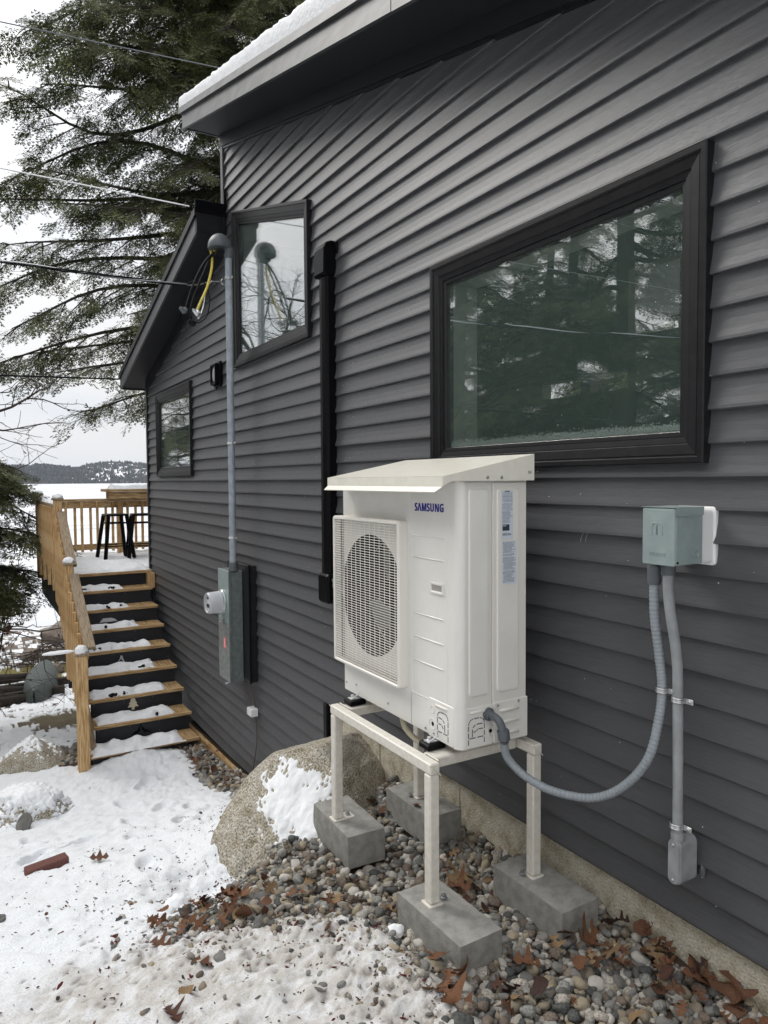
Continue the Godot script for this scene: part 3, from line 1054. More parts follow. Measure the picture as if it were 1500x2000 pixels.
func build_roofs() -> void:
	var s := 0.2675
	# main roof: falls towards the viewer
	var fe := 6.36
	var fn := -2.4
	var yb := func(f: float) -> float: return 3.045 - s * (6.342 - f)
	for k in 5:
		var a: float = lerpf(fn, fe, k / 5.0)
		var b: float = lerpf(fn, fe, (k + 1) / 5.0) - 0.002
		obj("fascia_board", slab([[a, yb.call(a)], [b, yb.call(b)], [b, yb.call(b) + 0.125], [a, yb.call(a) + 0.125]], 1.729 - 0.002 * (k % 2), 1.75), M.trim_worn, house)
	obj("drip_edge", slab([[fn, yb.call(fn) + 0.122], [fe + 0.02, yb.call(fe + 0.02) + 0.122], [fe + 0.02, yb.call(fe + 0.02) + 0.172], [fn, yb.call(fn) + 0.172]], 1.702, 1.745), M.trim_worn, house)
	obj("soffit", slab([[fn, yb.call(fn) + 0.012], [fe - 0.02, yb.call(fe - 0.02) + 0.012], [fe - 0.02, yb.call(fe - 0.02) + 0.035], [fn, yb.call(fn) + 0.035]], 1.751, 2.3), M.soffit, house)
	obj("frieze_board", slab([[fn, yb.call(fn) - 0.088], [6.315, yb.call(6.315) - 0.088], [6.315, yb.call(6.315) + 0.011], [fn, yb.call(fn) + 0.011]], 2.042, 2.26), M.soffit, house)
	obj("frieze_trim", slab([[fn, yb.call(fn) - 0.108], [6.31, yb.call(6.31) - 0.108], [6.31, yb.call(6.31) - 0.089], [fn, yb.call(fn) - 0.089]], 2.05, 2.09), M.frame, house)
	obj("fascia_board", slab([[fe - 0.018, yb.call(fe)], [fe, yb.call(fe)], [fe, yb.call(fe) + 0.125], [fe - 0.018, yb.call(fe) + 0.12]], 1.751, 8.2), M.trim, house)
	obj("roof_deck", slab([[fn, yb.call(fn) + 0.037], [fe - 0.02, yb.call(fe - 0.02) + 0.037], [fe - 0.02, yb.call(fe - 0.02) + 0.17], [fn, yb.call(fn) + 0.17]], 1.752, 8.2), M.shingle, house)
	# slab of snow on it: one sheared face over the rake, a rough rim on top
	var st := begin(true)
	var nz := noise(301, 3.0, 4)
	var rows := [[1.706, 0.174], [1.703, 0.22], [1.704, 0.275], [1.712, 0.298], [1.76, 0.315], [2.2, 0.36], [4.0, 0.36], [8.2, 0.36]]
	var nf := 260
	var grid := []
	for j in rows.size():
		var line := []
		for i in nf + 1:
			var f: float = lerpf(fn, fe + 0.01, float(i) / nf)
			var h: float = rows[j][1]
			var x: float = rows[j][0]
			if j >= 2:
				var deep := 0.7 + 0.32 * smoothstep(6.4, 3.5, f)
				h = 0.174 + (h - 0.174) * deep + 0.011 * nz.get_noise_2d(f * 1.6, j * 0.4) + 0.008 * nz.get_noise_2d(f * 5.0, j * 2.0)
				x += 0.012 * nz.get_noise_2d(f * 3.0, j + 40.0)
			line.append(v(x, yb.call(f) + h, f))
		grid.append(line)
	for j in rows.size() - 1:
		for i in nf:
			fq(st, grid[j][i], grid[j][i + 1], grid[j + 1][i + 1], grid[j + 1][i], v(-1, 1, 0))
	st.set_smooth_group(-1)
	for j in rows.size() - 1:
		var b0: Vector3 = grid[j][nf]
		var b1: Vector3 = grid[j + 1][nf]
		var base: float = yb.call(fe + 0.01) + 0.172
		fq(st, b0, b1, Vector3(b1.x, base, b1.z), Vector3(b0.x, base, b0.z), v(0, 0, 1))
	obj("roof_snow", st, M.snow, house)
	# lower roof: falls towards the lake
	var t := 0.2676
	var yl := func(f: float) -> float: return 1.199 + t * (9.742 - f)
	var f0 := 6.225
	var f1 := 9.78
	obj("fascia_board", slab([[f0 + 0.019, yl.call(f0 + 0.019)], [f1, yl.call(f1)], [f1, yl.call(f1) + 0.14], [f0 + 0.019, yl.call(f0 + 0.019) + 0.14]], 1.795, 1.815), M.siding, house)
	obj("drip_edge", slab([[f0 - 0.02, yl.call(f0 - 0.02) + 0.136], [f1 + 0.03, yl.call(f1 + 0.03) + 0.136], [f1 + 0.03, yl.call(f1 + 0.03) + 0.2], [f0 - 0.02, yl.call(f0 - 0.02) + 0.2]], 1.778, 1.81), M.trim, house)
	obj("soffit", slab([[f0 + 0.02, yl.call(f0) + 0.01], [f1 - 0.02, yl.call(f1 - 0.02) + 0.015], [f1 - 0.02, yl.call(f1 - 0.02) + 0.035], [f0 + 0.02, yl.call(f0) + 0.035]], 1.816, 2.3), M.soffit, house)
	obj("frieze_board", slab([[6.25, low_rake(6.25) - 0.02], [9.47, low_rake(9.47) - 0.02], [9.47, yl.call(9.47) + 0.014], [6.25, yl.call(6.25) + 0.01]], 2.046, 2.26), M.soffit, house)
	obj("rake_end", slab([[f0 - 0.012, yl.call(f0) + 0.0], [f0 + 0.018, yl.call(f0) + 0.0], [f0 + 0.018, yl.call(f0) + 0.235], [f0 - 0.012, yl.call(f0) + 0.235]], 1.797, 2.06), M.trim, house)
	obj("end_flashing", bx(1.783, 2.066, yl.call(f0) + 0.17, yl.call(f0) + 0.275, f0 - 0.026, f0 - 0.014, 0.002), M.black, house)
	obj("wall_flashing", slab([[6.2, yl.call(6.2) + 0.02], [6.246, yl.call(6.2) + 0.02], [6.246, 2.56], [6.2, 2.53]], 2.035, 2.05), M.trim, house)
	obj("roof_deck", slab([[f0, yl.call(f0) + 0.037], [f1 - 0.01, yl.call(f1) + 0.037], [f1 - 0.01, yl.call(f1) + 0.235], [f0, yl.call(f0) + 0.235]], 1.8, 8.2), M.shingle, house)
	obj("gutter_fascia", slab([[f1 - 0.005, yl.call(f1) - 0.0], [f1 + 0.02, yl.call(f1) - 0.0], [f1 + 0.02, yl.call(f1) + 0.19], [f1 - 0.005, yl.call(f1) + 0.19]], 1.816, 8.2), M.trim, house)
	var sn := PackedVector3Array()
	var si := PackedInt32Array()
	for j in 9:
		for i in 61:
			var f: float = lerpf(f0 + 0.05, f1 - 0.05, i / 60.0)
			var u := j / 8.0
			var h := 0.237 + 0.05 * sin(PI * clampf(u * 4.0, 0.0, 0.5)) * (0.8 + 0.5 * nz.get_noise_2d(f * 3.0, u * 9.0))
			sn.append(v(lerpf(1.84, 8.0, u * u), yl.call(f) + h, f))
	for j in 8:
		for i in 60:
			var a := j * 61 + i
			si.append_array([a, a + 61, a + 62, a, a + 62, a + 1])
	put("roof_snow", amesh(sn, si), M.snow, house)

func st_scuff(q: Array) -> void:
	var st := begin()
	var pts := []
	for i in 7:
		var t := i / 6.0 - 0.5
		pts.append(v(2.0565, q[1] + t * 0.045, q[0] - t * 0.045 * q[2] + 0.006 * (0.25 - t * t) * 4.0))
	tube(st, pts, [0.0004, 0.0011, 0.0012, 0.0009, 0.0012, 0.001, 0.0004], 5)
	obj("scuff_mark", st, M.pvc, house)

# ------------------------------------------------------------------ stairs and deck
func tread_y(k: int) -> float: return -2.563 + 0.181 * k
func tread_f(k: int) -> float: return 7.054 + 0.279 * k

func post_cap(st: SurfaceTool, x: float, y: float, f: float) -> void:
	box(st, v(x, y + 0.012, f), Vector3(0.125, 0.024, 0.125), 0.006)
	lathe(st, v(x, y + 0.024, f), Vector3.UP, [[0.07, 0.0], [0.0, 0.025]], 4, false)

func build_stairs_and_deck() -> void:
	var s := thing("wooden_stairs", "pale timber stairs with black risers climbing beside the grey wall", "stairs", v(1.5, -2.7, 8.0))
	for k in 8:
		var y := tread_y(k)
		var f := tread_f(k)
		var x0 := 0.94 if k == 0 else 1.03
		var n := 6
		for i in n:
			var a := lerpf(x0, 1.975, float(i) / n)
			var b := lerpf(x0, 1.975, float(i + 1) / n) - 0.006
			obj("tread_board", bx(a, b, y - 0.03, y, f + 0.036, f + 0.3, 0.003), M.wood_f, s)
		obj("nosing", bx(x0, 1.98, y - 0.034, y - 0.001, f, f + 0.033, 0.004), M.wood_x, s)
		var riser := obj("riser", bx(x0 + 0.02, 1.965, y - 0.185, y - 0.031, f + 0.04, f + 0.055, 0.001), M.riser, s)
		for i in 8:
			var st := begin()
			lathe(st, v(x0 + 0.05 + (i / 2) * 0.29, y - (0.06 if i % 2 else 0.15), f + 0.04), v(0, 0, -1), [[0.0035, 0.0], [0.0028, 0.0015], [0.0, 0.0018]], 6)
			obj("screw", st, M.bolt, riser)
	# cut metal ornaments on four of the risers
	var o := func(k: int, x: float, poly: Array, m: Material) -> void:
		var st := begin()
		plate(st, poly_of(poly), v(x, tread_y(k) - 0.165, tread_f(k) + 0.039), v(1, 0, 0), v(0, 1, 0), 0.003)
		obj("riser_ornament", st, m, s)
	o.call(6, 1.42, [[-0.1, 0.01], [0.1, 0.01], [0.07, 0.04], [0.03, 0.055], [-0.06, 0.055]], M.steel)
	o.call(4, 1.45, [[-0.05, 0.0], [-0.04, 0.0], [0.0, 0.055], [0.03, 0.005], [0.045, 0.0], [0.02, 0.06], [0.015, 0.085], [-0.005, 0.09], [-0.01, 0.06]], M.steel)
	o.call(2, 1.46, [[-0.014, 0.0], [0.014, 0.0], [0.014, 0.03], [0.055, 0.03], [0.03, 0.065], [0.042, 0.065], [0.02, 0.095], [0.03, 0.095], [0.0, 0.14], [-0.03, 0.095], [-0.02, 0.095], [-0.042, 0.065], [-0.03, 0.065], [-0.055, 0.03], [-0.014, 0.03]], M.cream)
	for q in [[-0.05, 0.02, 0.4], [-0.02, 0.05, 1.2], [0.02, 0.04, 2.0], [0.05, 0.02, 2.7]]:
		var st := begin()
		plate(st, poly_of([[-0.06, 0], [0.0, -0.012], [0.06, 0], [0.0, 0.012]]), v(1.48 + q[0], tread_y(1) - 0.15 + q[1], tread_f(1) + 0.038), v(cos(q[2]), sin(q[2]), 0), v(-sin(q[2]), cos(q[2]), 0), 0.003)
		obj("riser_ornament", st, M.black, s)
	# left stringer, posts, sloping rails and balusters
	var st2 := begin()
	beam(st2, v(1.005, -2.63, 7.2), v(1.005, -1.24, 9.3), 0.04, 0.26, 0.004)
	obj("stringer", st2, M.wood_grey, s)
	st2 = begin()
	beam(st2, v(1.955, -2.76, 7.3), v(1.955, -1.38, 9.3), 0.03, 0.2, 0.004)
	obj("stringer", st2, M.riser, s)
	var posts := [[0.9, -2.85, -1.6, 7.06, 0.1], [0.945, -2.1, -0.88, 8.22, 0.09], [0.955, -1.42, -0.215, 9.2, 0.09]]
	for q in posts:
		st2 = bx(q[0] - q[4] / 2, q[0] + q[4] / 2, q[1], q[2], q[3] - q[4] / 2, q[3] + q[4] / 2, 0.006)
		var p := obj("post", st2, M.wood_up, s)
		st2 = begin()
		post_cap(st2, q[0], q[2] + 0.001, q[3])
		obj("post_cap", st2, M.wood_grey, p)
	for seg in [[[7.11, -1.56], [8.17, -0.985]], [[8.27, -0.9], [9.155, -0.36]]]:
		var a: Array = seg[0]
		var b: Array = seg[1]
		st2 = begin()
		beam(st2, v(0.985, a[1], a[0]), v(0.985, b[1], b[0]), 0.095, 0.038, 0.005)
		obj("handrail", st2, M.wood_grey, s)
		st2 = begin()
		beam(st2, v(0.955, a[1] - 0.06, a[0]), v(0.955, b[1] - 0.06, b[0]), 0.036, 0.088, 0.004)
		obj("upper_rail", st2, M.wood_f, s)
		st2 = begin()
		beam(st2, v(0.955, a[1] - 0.8, a[0]), v(0.955, b[1] - 0.8, b[0]), 0.036, 0.088, 0.004)
		obj("lower_rail", st2, M.wood_f, s)
		var n := 7
		for i in n:
			var t := (i + 0.6) / (n + 0.2)
			var f := lerpf(a[0], b[0], t)
			var y := lerpf(a[1], b[1], t)
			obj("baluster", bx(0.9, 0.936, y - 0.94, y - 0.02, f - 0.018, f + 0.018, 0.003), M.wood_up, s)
	# deck
	var d := thing("deck", "raised timber deck at the top of the stairs with a dark skirt", "deck", v(2.0, -2.6, 10.5))
	for i in 19:
		var f := 9.25 + 0.142 * i
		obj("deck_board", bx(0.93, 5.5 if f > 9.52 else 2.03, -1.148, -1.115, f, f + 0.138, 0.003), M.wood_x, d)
	obj("rim_board", bx(0.955, 0.995, -1.33, -1.149, 9.34, 11.9, 0.003), M.wood_grey, d)
	obj("rim_board", bx(1.0, 5.5, -1.36, -1.149, 11.86, 11.9, 0.003), M.wood_grey, d)
	obj("skirt", bx(0.985, 1.03, -1.66, -1.331, 9.42, 11.85, 0.003), M.black_soft, d)
	obj("skirt", bx(1.04, 2.06, -2.5, -1.15, 9.33, 9.36, 0.003), M.riser, d)
	obj("ledger", bx(1.97, 2.055, -1.34, -1.15, 9.2, 9.325, 0.003), M.wood_up, d)
	for q in [[3.0, 11.8], [5.3, 11.8]]:
		obj("support_post", bx(q[0] - 0.07, q[0] + 0.07, -4.6, -1.36, q[1] - 0.07, q[1] + 0.07, 0.005), M.wood_up, d)
	var g := thing("deck_railing", "pale timber railing with square balusters round the snowy deck", "railing", v(2.0, -1.11, 11.0))
	var fp := begin()
	box(fp, v(0.955, -0.805, 11.6), Vector3(0.09, 1.21, 0.09), 0.006)
	var far_post := obj("post", fp, M.wood_up, g)
	fp = begin()
	post_cap(fp, 0.955, -0.199, 11.6)
	obj("post_cap", fp, M.wood_grey, far_post)
	for x in [2.08, 3.6, 5.3]:
		obj("post", bx(x - 0.045, x + 0.045, -1.113, -0.31, 11.56, 11.65, 0.005), M.wood_up, g)
	obj("top_rail", bx(0.91, 1.0, -0.3, -0.262, 9.25, 11.55, 0.004), M.wood_grey, g)
	obj("upper_rail", bx(0.937, 0.973, -0.392, -0.302, 9.25, 11.55, 0.004), M.wood_f, g)
	obj("lower_rail", bx(0.937, 0.973, -1.02, -0.932, 9.25, 11.55, 0.004), M.wood_f, g)
	obj("top_rail", bx(1.0, 5.3, -0.3, -0.262, 11.56, 11.65, 0.004), M.wood_x, g)
	obj("upper_rail", bx(1.0, 5.3, -0.4, -0.302, 11.58, 11.616, 0.004), M.wood_x, g)
	obj("lower_rail", bx(1.0, 5.3, -1.035, -0.945, 11.58, 11.616, 0.004), M.wood_x, g)
	for i in 16:
		var f := 9.36 + 0.139 * i
		obj("baluster", bx(0.895, 0.931, -1.3 if i % 4 == 0 else -1.05, -0.303, f - 0.018, f + 0.018, 0.003), M.wood_up, g)
	for i in 28:
		var x := 1.1 + 0.11 * i + (0.012 if i % 2 else -0.012)
		if absf(x - 2.08) < 0.07: continue
		obj("baluster", bx(x - 0.018, x + 0.018, -1.06, -0.302, 11.618, 11.654, 0.003) if i % 2 else bx(x - 0.018, x + 0.018, -1.06, -0.302, 11.542, 11.578, 0.003), M.wood_up, g)
	# bar counter on the far railing
	var c := thing("bar_counter", "thick timber bar counter on the far deck railing under snow", "counter", v(3.0, -0.3, 11.5))
	obj("counter_top", bx(1.83, 5.4, -0.155, -0.115, 11.25, 11.75, 0.005), M.wood_x, c)
	obj("apron", bx(1.88, 5.4, -0.262, -0.157, 11.28, 11.32, 0.005), M.wood_x, c)
	obj("bracket", bx(1.9, 1.94, -0.262, -0.157, 11.325, 11.7, 0.005), M.wood_f, c)
	var proto: Node3D
	var spots := [[1.86, 10.75, 0.12, "black metal bar stool standing whole before the bar counter"], [2.2, 10.62, -0.1, "black metal bar stool half hidden behind the house corner"]]
	for q in spots:
		if proto == null:
			proto = stool(q[3])
		else:
			proto = copy_of(proto, "bar_stool", q[3])
		proto.position = v(q[0], -1.09, q[1])
		proto.rotation.y = q[2]

	# snow lying on the stairs, the deck, rails and caps
	for k in 8:
		var y := tread_y(k)
		var f := tread_f(k)
		var x0: float = 0.96 if k == 0 else 1.035
		var right: float = [1.84, 1.83, 1.82, 1.78, 1.8, 1.72, 1.68, 1.66][k]
		var o2: MeshInstance3D
		var m := mound(x0, right, f + (0.012 if k else -0.03), f + 0.295, y, 0.047 if k < 4 else 0.04, 400 + k, 46, 14, 0.05, 0.55)
		o2 = put("tread_snow", m, M.snow)
		var what := ["bottom", "second", "third", "fourth", "fifth", "sixth", "seventh", "top"][k] as String
		tag(o2, "lumpy white snow left on the %s stair tread from the ground" % what if k else "lumpy white snow left on the bottom stair tread, merging with the path", "snow", "snow on the stair treads")
		# dark knots of leaf litter melting through the front of the snow
		var mr := RandomNumberGenerator.new()
		mr.seed = 40 + k
		for i in mr.randi_range(1, 3):
			var st := begin(true)
			var x := mr.randf_range(x0 + 0.08, right - 0.06)
			for q in 3:
				var sz := mr.randf_range(0.008, 0.017)
				st.append_from(pebble(700 + k * 9 + i * 3 + q, 2, 0.6), 0, Transform3D(Basis.from_euler(Vector3(q, i, k)).scaled_local(Vector3(sz * 1.5, sz, sz)), v(x + mr.randfn(0, 0.012), y + 0.01 + 0.008 * q, f + 0.04 + mr.randf() * 0.02)))
			put("melt_hole", st.commit(), M.black_soft, o2)
	tag(put("deck_snow", mound(0.96, 2.04, 9.26, 11.85, -1.115, 0.035, 420, 40, 80, 0.06, 0.5), M.snow), "thin trodden snow covering the deck boards beside the house corner", "snow")
	tag(put("deck_snow", mound(2.0, 5.4, 9.53, 11.85, -1.115, 0.034, 419, 90, 60, 0.06, 0.5), M.snow), "snow on the deck behind the house, under the bar stools", "snow")
	tag(put("counter_snow", mound(1.9, 5.4, 11.27, 11.73, -0.115, 0.055, 421, 60, 14, 0.05, 0.4), M.snow), "even strip of snow along the bar counter", "snow")
	tag(put("rail_snow", mound(0.915, 0.995, 9.3, 11.5, -0.262, 0.05, 422, 8, 60, 0.03, 0.5), M.snow), "ridge of snow on the left deck rail", "snow")
	tag(put("rail_snow", snow_cap(v(0.72, -1.585, 7.2), Vector3(0.14, 0.022, 0.04), 423), M.snow), "thin tongue of snow sticking out beside the lowest stair post", "snow")
	var caps := [[posts[0], 0.06, "round snow cap on the lowest stair post"], [posts[1], 0.045, "small snow cap on the middle stair post"], [posts[2], 0.04, "pointed snow cap on the top stair post"], [[0.955, 0, -0.2, 11.6], 0.04, "snow cap on the far corner post of the deck"]]
	for i in caps.size():
		var q: Array = caps[i][0]
		tag(put("post_snow", snow_cap(v(q[0], q[2] + 0.036, q[3]), Vector3(0.058, caps[i][1], 0.058), 430 + i), M.snow), caps[i][2], "snow cap", "snow caps on the posts")

func snow_cap(at: Vector3, s: Vector3, sd: int) -> ArrayMesh:
	var b := ico(3)
	var n := noise(sd, 1.4, 2)
	var p := PackedVector3Array()
	for q in b[0]:
		var r: Vector3 = q * (1.0 + 0.16 * n.get_noise_3d(q.x, q.y, q.z))
		r.y = maxf(r.y, -0.35)
		p.append(at + r * s)
	return amesh(p, b[1])

func stool(label: String) -> Node3D:
	var t := thing("bar_stool", label, "bar stool", Vector3.ZERO, "bar stools at the counter")
	var st := begin()
	plate(st, rrect(-0.15, -0.15, 0.15, 0.15, 0.03), v(0, 0.60, 0), Vector3(1, 0, 0), Vector3(0, 0, -1), 0.03, 0.008)
	obj("seat", st, M.black, t)
	var dirs := [[1, 1], [1, -1], [-1, -1], [-1, 1]]
	for q in dirs:
		st = begin()
		var a := v(q[0] * 0.125, 0.605, q[1] * 0.125)
		var b := v(q[0] * 0.2, 0.0, q[1] * 0.2)
		beam(st, a, b, 0.045, 0.045, 0.008, Vector3(q[0], 0, -q[1]).normalized())
		obj("leg", st, M.black, t)
	for h in [0.18, 0.5]:
		var r: float = lerpf(0.2, 0.125, h / 0.6)
		for i in 4:
			var q: Array = dirs[i]
			var w: Array = dirs[(i + 1) % 4]
			st = begin()
			tube(st, [v(q[0] * r, h, q[1] * r), v(w[0] * r, h, w[1] * r)], 0.009, 6)
			obj("stretcher", st, M.black, t)
	return t

# ------------------------------------------------------------------ heat pump
const UX := 1.56
const UXB := 1.885
const UF := 2.115
const UFB := 3.06
const UY := -1.008
const UYT := -0.012

func ridge_loop(st: SurfaceTool, pts: Array, r: float, flatten_axis: int, k := 0.5, closed := true) -> void:
	# a pressed bead: a thin tube half sunk in the sheet
	var q := pts.duplicate()
	if closed:
		q.append(pts[0])
	tube(st, q, r, 6, not closed)

func front(f: float, y: float, out := 0.0) -> Vector3: return v(UX - out, y, f)
func side(x: float, y: float, out := 0.0) -> Vector3: return v(x, y, UF - out)

func screw(st: SurfaceTool, at: Vector3, n: Vector3, r := 0.006) -> void:
	lathe(st, at, n, [[r, -0.001], [r, 0.002], [r * 0.6, 0.0035], [0.0, 0.004]], 10)
	var x := n.cross(Vector3.UP).normalized()
	box(st, at + n * 0.004, Vector3(r * 1.2, r * 0.25, r * 0.25), 0.0)

func build_heat_pump() -> void:
	var t := thing("heat_pump", "cream white outdoor heat pump with a square fan grille and sloping hood", "heat pump", v(1.72, UY, 2.6))
	var fan_c := Vector2(2.775, -0.515)
	# front sheet with the round fan opening
	var st := begin()
	var rim := circle(fan_c, 0.272, 48)
	var sq := [Vector2(2.15, UY + 0.006), Vector2(3.03, UY + 0.006), Vector2(3.03, UYT), Vector2(2.15, UYT)]
	for k in 48:
		var a := rim[k]
		var b := rim[(k + 1) % 48]
		var ea := edge_hit(fan_c, a, 2.15, 3.03, UY + 0.006, UYT)
		var eb := edge_hit(fan_c, b, 2.15, 3.03, UY + 0.006, UYT)
		fq(st, front(a.x, a.y), front(b.x, b.y), front(eb.x, eb.y), front(ea.x, ea.y), Vector3.LEFT)
		for c in sq:
			if Geometry2D.is_point_in_polygon(c, PackedVector2Array([fan_c, fan_c + (ea - fan_c) * 3.0, fan_c + (eb - fan_c) * 3.0])):
				ft(st, front(ea.x, ea.y), front(eb.x, eb.y), front(c.x, c.y), Vector3.LEFT)
	obj("front_panel", st, M.unit, t)
	# rounded front corners, side, back and top sheets
	st = begin(true)
	for e in [[2.15, -1.0], [3.03, 1.0]]:
		for k in 10:
			var a := PI / 2 * k / 10.0
			var b := PI / 2 * (k + 1) / 10.0
			var pa := Vector2(UX + 0.03 * (1 - cos(a)), e[0] + e[1] * sin(a) * 0.035)
			var pb := Vector2(UX + 0.03 * (1 - cos(b)), e[0] + e[1] * sin(b) * 0.035)
			fq(st, v(pa.x, UY + 0.006, pa.y), v(pb.x, UY + 0.006, pb.y), v(pb.x, UYT, pb.y), v(pa.x, UYT, pa.y), v(-1, 0, e[1]))
	obj("rounded_corner", st, M.unit, t)
	st = begin()
	fq(st, side(UX + 0.03, UY + 0.006), side(1.7105, UY + 0.006), side(1.7105, UYT), side(UX + 0.03, UYT), v(0, 0, -1))
	obj("side_panel", st, M.unit_soft, t)
	obj("side_panel", bx(1.7135, UXB - 0.006, UY + 0.006, UYT, UF - 0.003, UF + 0.01, 0.002), M.unit_soft, t)
	obj("back_panel", bx(UXB - 0.012, UXB, UY + 0.01, UYT, UF + 0.004, UFB, 0.003), M.unit_soft, t)
	obj("far_side_panel", bx(UX + 0.03, UXB - 0.013, UY + 0.01, UYT, UFB, UFB + 0.005, 0.002), M.unit_soft, t)
	obj("top_panel", bx(UX, UXB, UYT, UYT + 0.01, UF, UFB + 0.004, 0.003), M.unit_soft, t)
	obj("base_pan", bx(UX + 0.012, UXB - 0.013, UY, UY + 0.03, UF + 0.012, UFB - 0.002, 0.003), M.unit_soft, t)
	# dark inside with coil, shroud and fan
	obj("coil", bx(UXB - 0.06, UXB - 0.02, UY + 0.04, UYT - 0.01, UF + 0.02, UFB - 0.01, 0.0), M.black_soft, t)
	st = begin()
	lathe(st, front(fan_c.x, fan_c.y), v(1, 0, 0), [[0.272, 0.0], [0.262, 0.02], [0.255, 0.05], [0.255, 0.13]], 40)
	obj("fan_shroud", st, M.black_soft, t)
	st = begin()
	lathe(st, front(fan_c.x, fan_c.y, -0.13), v(-1, 0, 0), [[0.0, 0.07], [0.03, 0.068], [0.055, 0.055], [0.06, 0.03], [0.06, -0.02]], 20)
	var fan := obj("fan", st, M.black_soft, t)
	for b in 3:
		st = begin(true)
		var rows := []
		for i in 9:
			var r := lerpf(0.055, 0.245, i / 8.0)
			var line := []
			for j in 7:
				var a := TAU * b / 3.0 + (j / 6.0 - 0.5) * (0.9 + 0.5 * i / 8.0) + 0.45 * i / 8.0
				line.append(front(fan_c.x + cos(a) * r, fan_c.y + sin(a) * r, -0.11 - 0.045 * (j / 6.0 - 0.5)))
			rows.append(line)
		for i in 8:
			for j in 6: fq(st, rows[i][j], rows[i][j + 1], rows[i + 1][j + 1], rows[i + 1][j], Vector3.LEFT)
		obj("blade", st, M.black_soft, fan)
	# grille: frame, level slats and upright wires
	var g0 := 2.468
	var g1 := 3.068
	var gy0 := -0.86
	var gy1 := -0.168
	st = begin()
	var go := ccw(rrect(g0, gy0, g1, gy1, 0.016, 3))
	var prof := [[0.0, UX - 0.0005], [0.0, UX - 0.038], [0.004, UX - 0.044], [0.012, UX - 0.045], [0.016, UX - 0.04], [0.016, UX - 0.012]]
	picture_frame(st, go, prof)
	var grille := obj("fan_grille", st, M.unit_soft, t)
	for i in 58:
		var y := lerpf(gy0 + 0.025, gy1 - 0.024, i / 57.0)
		obj("slat", bx(UX - 0.041, UX - 0.0365, y - 0.00115, y + 0.00115, g0 + 0.012, g1 - 0.012, 0.0012), M.unit_soft, grille)
	for i in 13:
		var f := lerpf(g0 + 0.045, g1 - 0.045, i / 12.0)
		obj("upright", bx(UX - 0.036, UX - 0.0335, gy0 + 0.012, gy1 - 0.012, f - 0.0011, f + 0.0011, 0.0005), M.unit_soft, grille)
	# pressed lines and beads on the front
	st = begin()
	for y in [-0.309, -0.535, -0.63, -0.727]:
		tube(st, [front(2.425, y), front(2.42, y, 0.0005), front(2.22, y, 0.0005), front(2.215, y)], [0.001, 0.0032, 0.0032, 0.001], 6)
	var outline := []
	for p in rrect(2.19, -0.865, 2.44, -0.222, 0.02): outline.append(front(p.x, p.y, -0.0012))
	ridge_loop(st, outline, 0.0036, 0)
	obj("pressed_bead", st, M.unit, t)
	obj("panel_seam", bx(UX - 0.0006, UX + 0.002, UY + 0.008, -0.87, 2.4445, 2.446, 0.0), M.ink, t)
	obj("panel_seam", bx(UX - 0.0006, UX + 0.002, -0.16, UYT, 2.4445, 2.446, 0.0), M.unit_soft, t)
	# hand hold: a frame round a pocket
	st = begin()
	picture_frame(st, ccw(rrect(2.213, -0.44, 2.303, -0.396, 0.003, 2)), [[0.0, UX], [0.0, UX - 0.005], [0.006, UX - 0.006], [0.008, UX - 0.003], [0.012, UX - 0.0008]])
	var hold := obj("hand_hold", st, M.unit, t)
	st = begin()
	picture_frame(st, ccw(rrect(2.224, -0.43, 2.292, -0.406, 0.002, 2)), [[0.0, UX - 0.0015], [0.002, UX - 0.0012], [0.009, UX - 0.0011], [0.0095, UX - 0.0009]])
	plate(st, rrect(2.2335, -0.4205, 2.2825, -0.4155, 0.001, 2), v(UX - 0.0008, 0, 0), v(0, 0, 1), v(0, 1, 0), -0.0004)
	obj("pocket", st, mat(lin(0.34, 0.32, 0.29), 0.5), hold)
	# maker's name
	var tm := TextMesh.new()
	tm.text = "SΛMSUNG"
	var font := SystemFont.new()
	font.font_names = PackedStringArray(["Droid Sans"])
	font.font_weight = 700
	tm.font = font
	tm.font_size = 64
	tm.pixel_size = 0.001
	tm.depth = 0.002
	var ext := tm.get_aabb().size
	var name_plate := MeshInstance3D.new()
	name_plate.name = "maker_lettering"
	name_plate.mesh = tm
	name_plate.material_override = M.blue
	t.add_child(name_plate)
	name_plate.transform = Transform3D(Basis(v(0, 0, -0.198 / ext.x), Vector3(0, 0.031 / 0.0457, 0), Vector3(-1, 0, 0)), front(2.3115, -0.1095, 0.0008) - where[t])
	# plates pressed out of the side
	for q in [[1.602, 1.697], [1.732, 1.842]]:
		st = begin()
		plate(st, rrect(q[0], -0.815, q[1], -0.035, 0.018), side(0, 0, 0.0005 if q[0] < 1.7 else 0.0032), Vector3(1, 0, 0), Vector3(0, 1, 0), 0.004, 0.0045)
		obj("pressed_panel", st, M.unit_soft, t)
		st = begin()
		plate(st, rrect(q[0] + 0.009, -0.806, q[1] - 0.009, -0.044, 0.012), side(0, 0, 0.0045 if q[0] < 1.7 else 0.0072), Vector3(1, 0, 0), Vector3(0, 1, 0), 0.0005, 0.0004)
		obj("panel_face", st, M.unit, t)
	# rating labels
	label_sheet(t, 1.751, 1.806, -0.228, -0.043, 61, true)
	label_sheet(t, 1.754, 1.824, -0.4, -0.236, 62, false)
	# lower pipe cover wrapping the corner, with knock-outs
	st = begin()
	var cy0 := UY + 0.001
	var cy1 := -0.853
	plate(st, ccw(rrect(2.145, cy0, 2.318, cy1, 0.012)), front(0, 0, 0.0005) * Vector3(1, 1, 0), v(0, 0, 1), v(0, 1, 0), -0.0035, 0.002)
